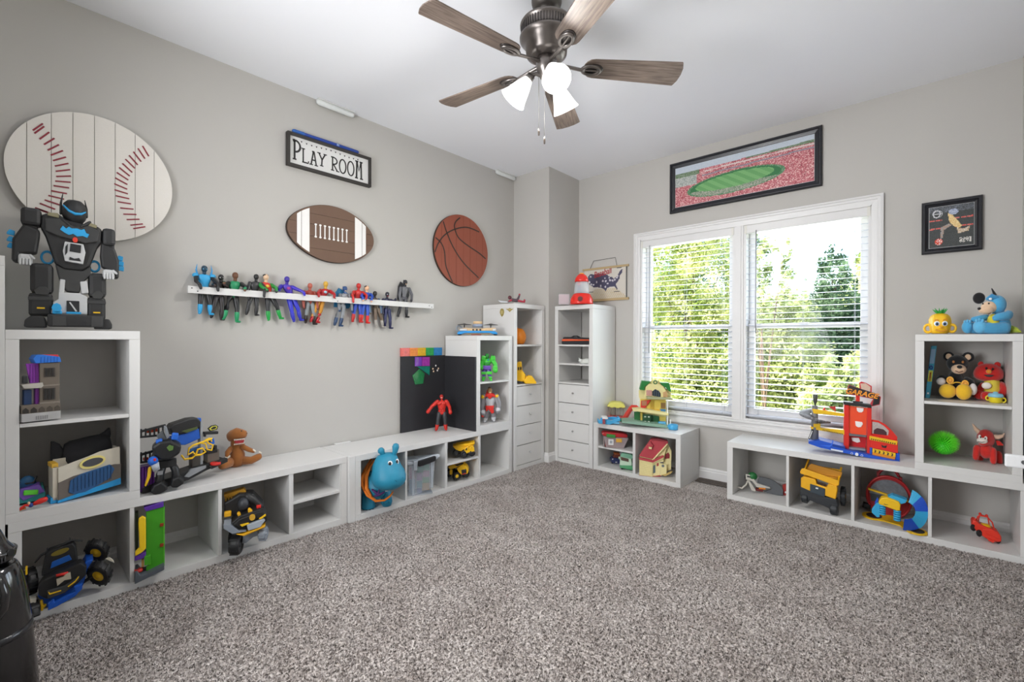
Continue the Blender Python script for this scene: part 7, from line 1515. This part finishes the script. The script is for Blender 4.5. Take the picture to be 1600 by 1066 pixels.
fig('small brown figure in a dark helmet turned sideways, twelfth on the rail', (585.5, 459.4), (None, None), ((587.5, 511.4), (598.2, 512)), dict(torso='#5a4c40', head='#302a28', arm='#48607a', glove='#5a4c40', leg='#6b5a4a', boot='#a09c96'))
fig('dark navy figure with a red mouth stretching one arm, thirteenth on the rail', (604.7, 460.5), (None, (620.5, 467.4)), ((601.3, 510), (609.6, 513.4)), dict(torso='#2a2c44', head='#22222c', arm='#2b2d48', glove='#23233a', leg='#252a54', boot='#23264a', eye='#e8e8ee'), face='#8e2830')
fig('tall dark grey figure in a black hood and cape, last on the rail', (632.9, 442.0), (None, (641.9, 470)), ((621.9, 494.9), (635, 496.2)), dict(torso='#6b6c70', head='#26262a', arm='#5c5d62', glove='#303034', leg='#505156', boot='#232326', trunks='#5a5b60'), shw=.15, face='#b89a80', extra=ears('#26262a', '#2c2c30', .17))

# ------------------------------------------------------------------ black vinyl figure in the near left corner
t = Toy('inflatable_figure', 'glossy black vinyl toy figure with a flared helmet at the bottom left corner', 'toy figure', (0, 780, 4.4417), (60, 1563), 'x', .95, .001, rng=(.95, .95))
vn = M('#0a0a0c', .18, coat=.5)
el = lambda cx_, v, w_, d_=0, k_=.8, n_=30: [(cx_+w_*math.cos(q), d_+w_*k_*math.sin(q), v) for q in [2*math.pi*i/n_ for i in range(n_)]]
bd = t.build(MB().ring([el(-60, v, w_) for v, w_ in ((1563, 318), (1540, 345), (1400, 345), (1250, 335), (1100, 320), (1030, 310), (850, 287), (700, 266), (600, 250), (520, 228), (470, 205), (440, 185), (428, 165), (434, 150))]), 'body', vn)
hd = t.build(MB().ring([el(-70, v, w_) for v, w_ in ((445, 60), (425, 130), (405, 166), (385, 184), (350, 192), (335, 186), (300, 140), (270, 116), (240, 100), (210, 84), (185, 66), (168, 46), (156, 18))]), 'helmet', vn)
t.build(MB().ring([el(-70, v, w_) for v, w_ in ((352, 188), (345, 196), (336, 196), (330, 186))]), 'helmet_rim', vn, hd)
for q in range(5): t.tube('breath_slot', '#26262a', [(-62+q*24, -158+q*9, 392), (-60+q*24, -166+q*9, 424)], 7, p=hd)
t.cyl('side_vent', '#050506', (70, -90, 375), (78, -118, 372), 24, p=hd)
t.build(MB().tube([(-10, -190, 560), (20, -215, 640), (10, -225, 730), (-40, -230, 790)], [52, 60, 58, 50], n=18, up=(0, 1, 0)), 'arm', vn)
t.build(MB().ball((-70, -240, 800), (60, 40, 52), 18, 12), 'hand', vn)
t.build(MB().ring([el(-60, v, w_) for v, w_ in ((905, 296), (890, 300), (860, 296))]), 'belt', M('#1c1c20', .3, coat=.3), bd)
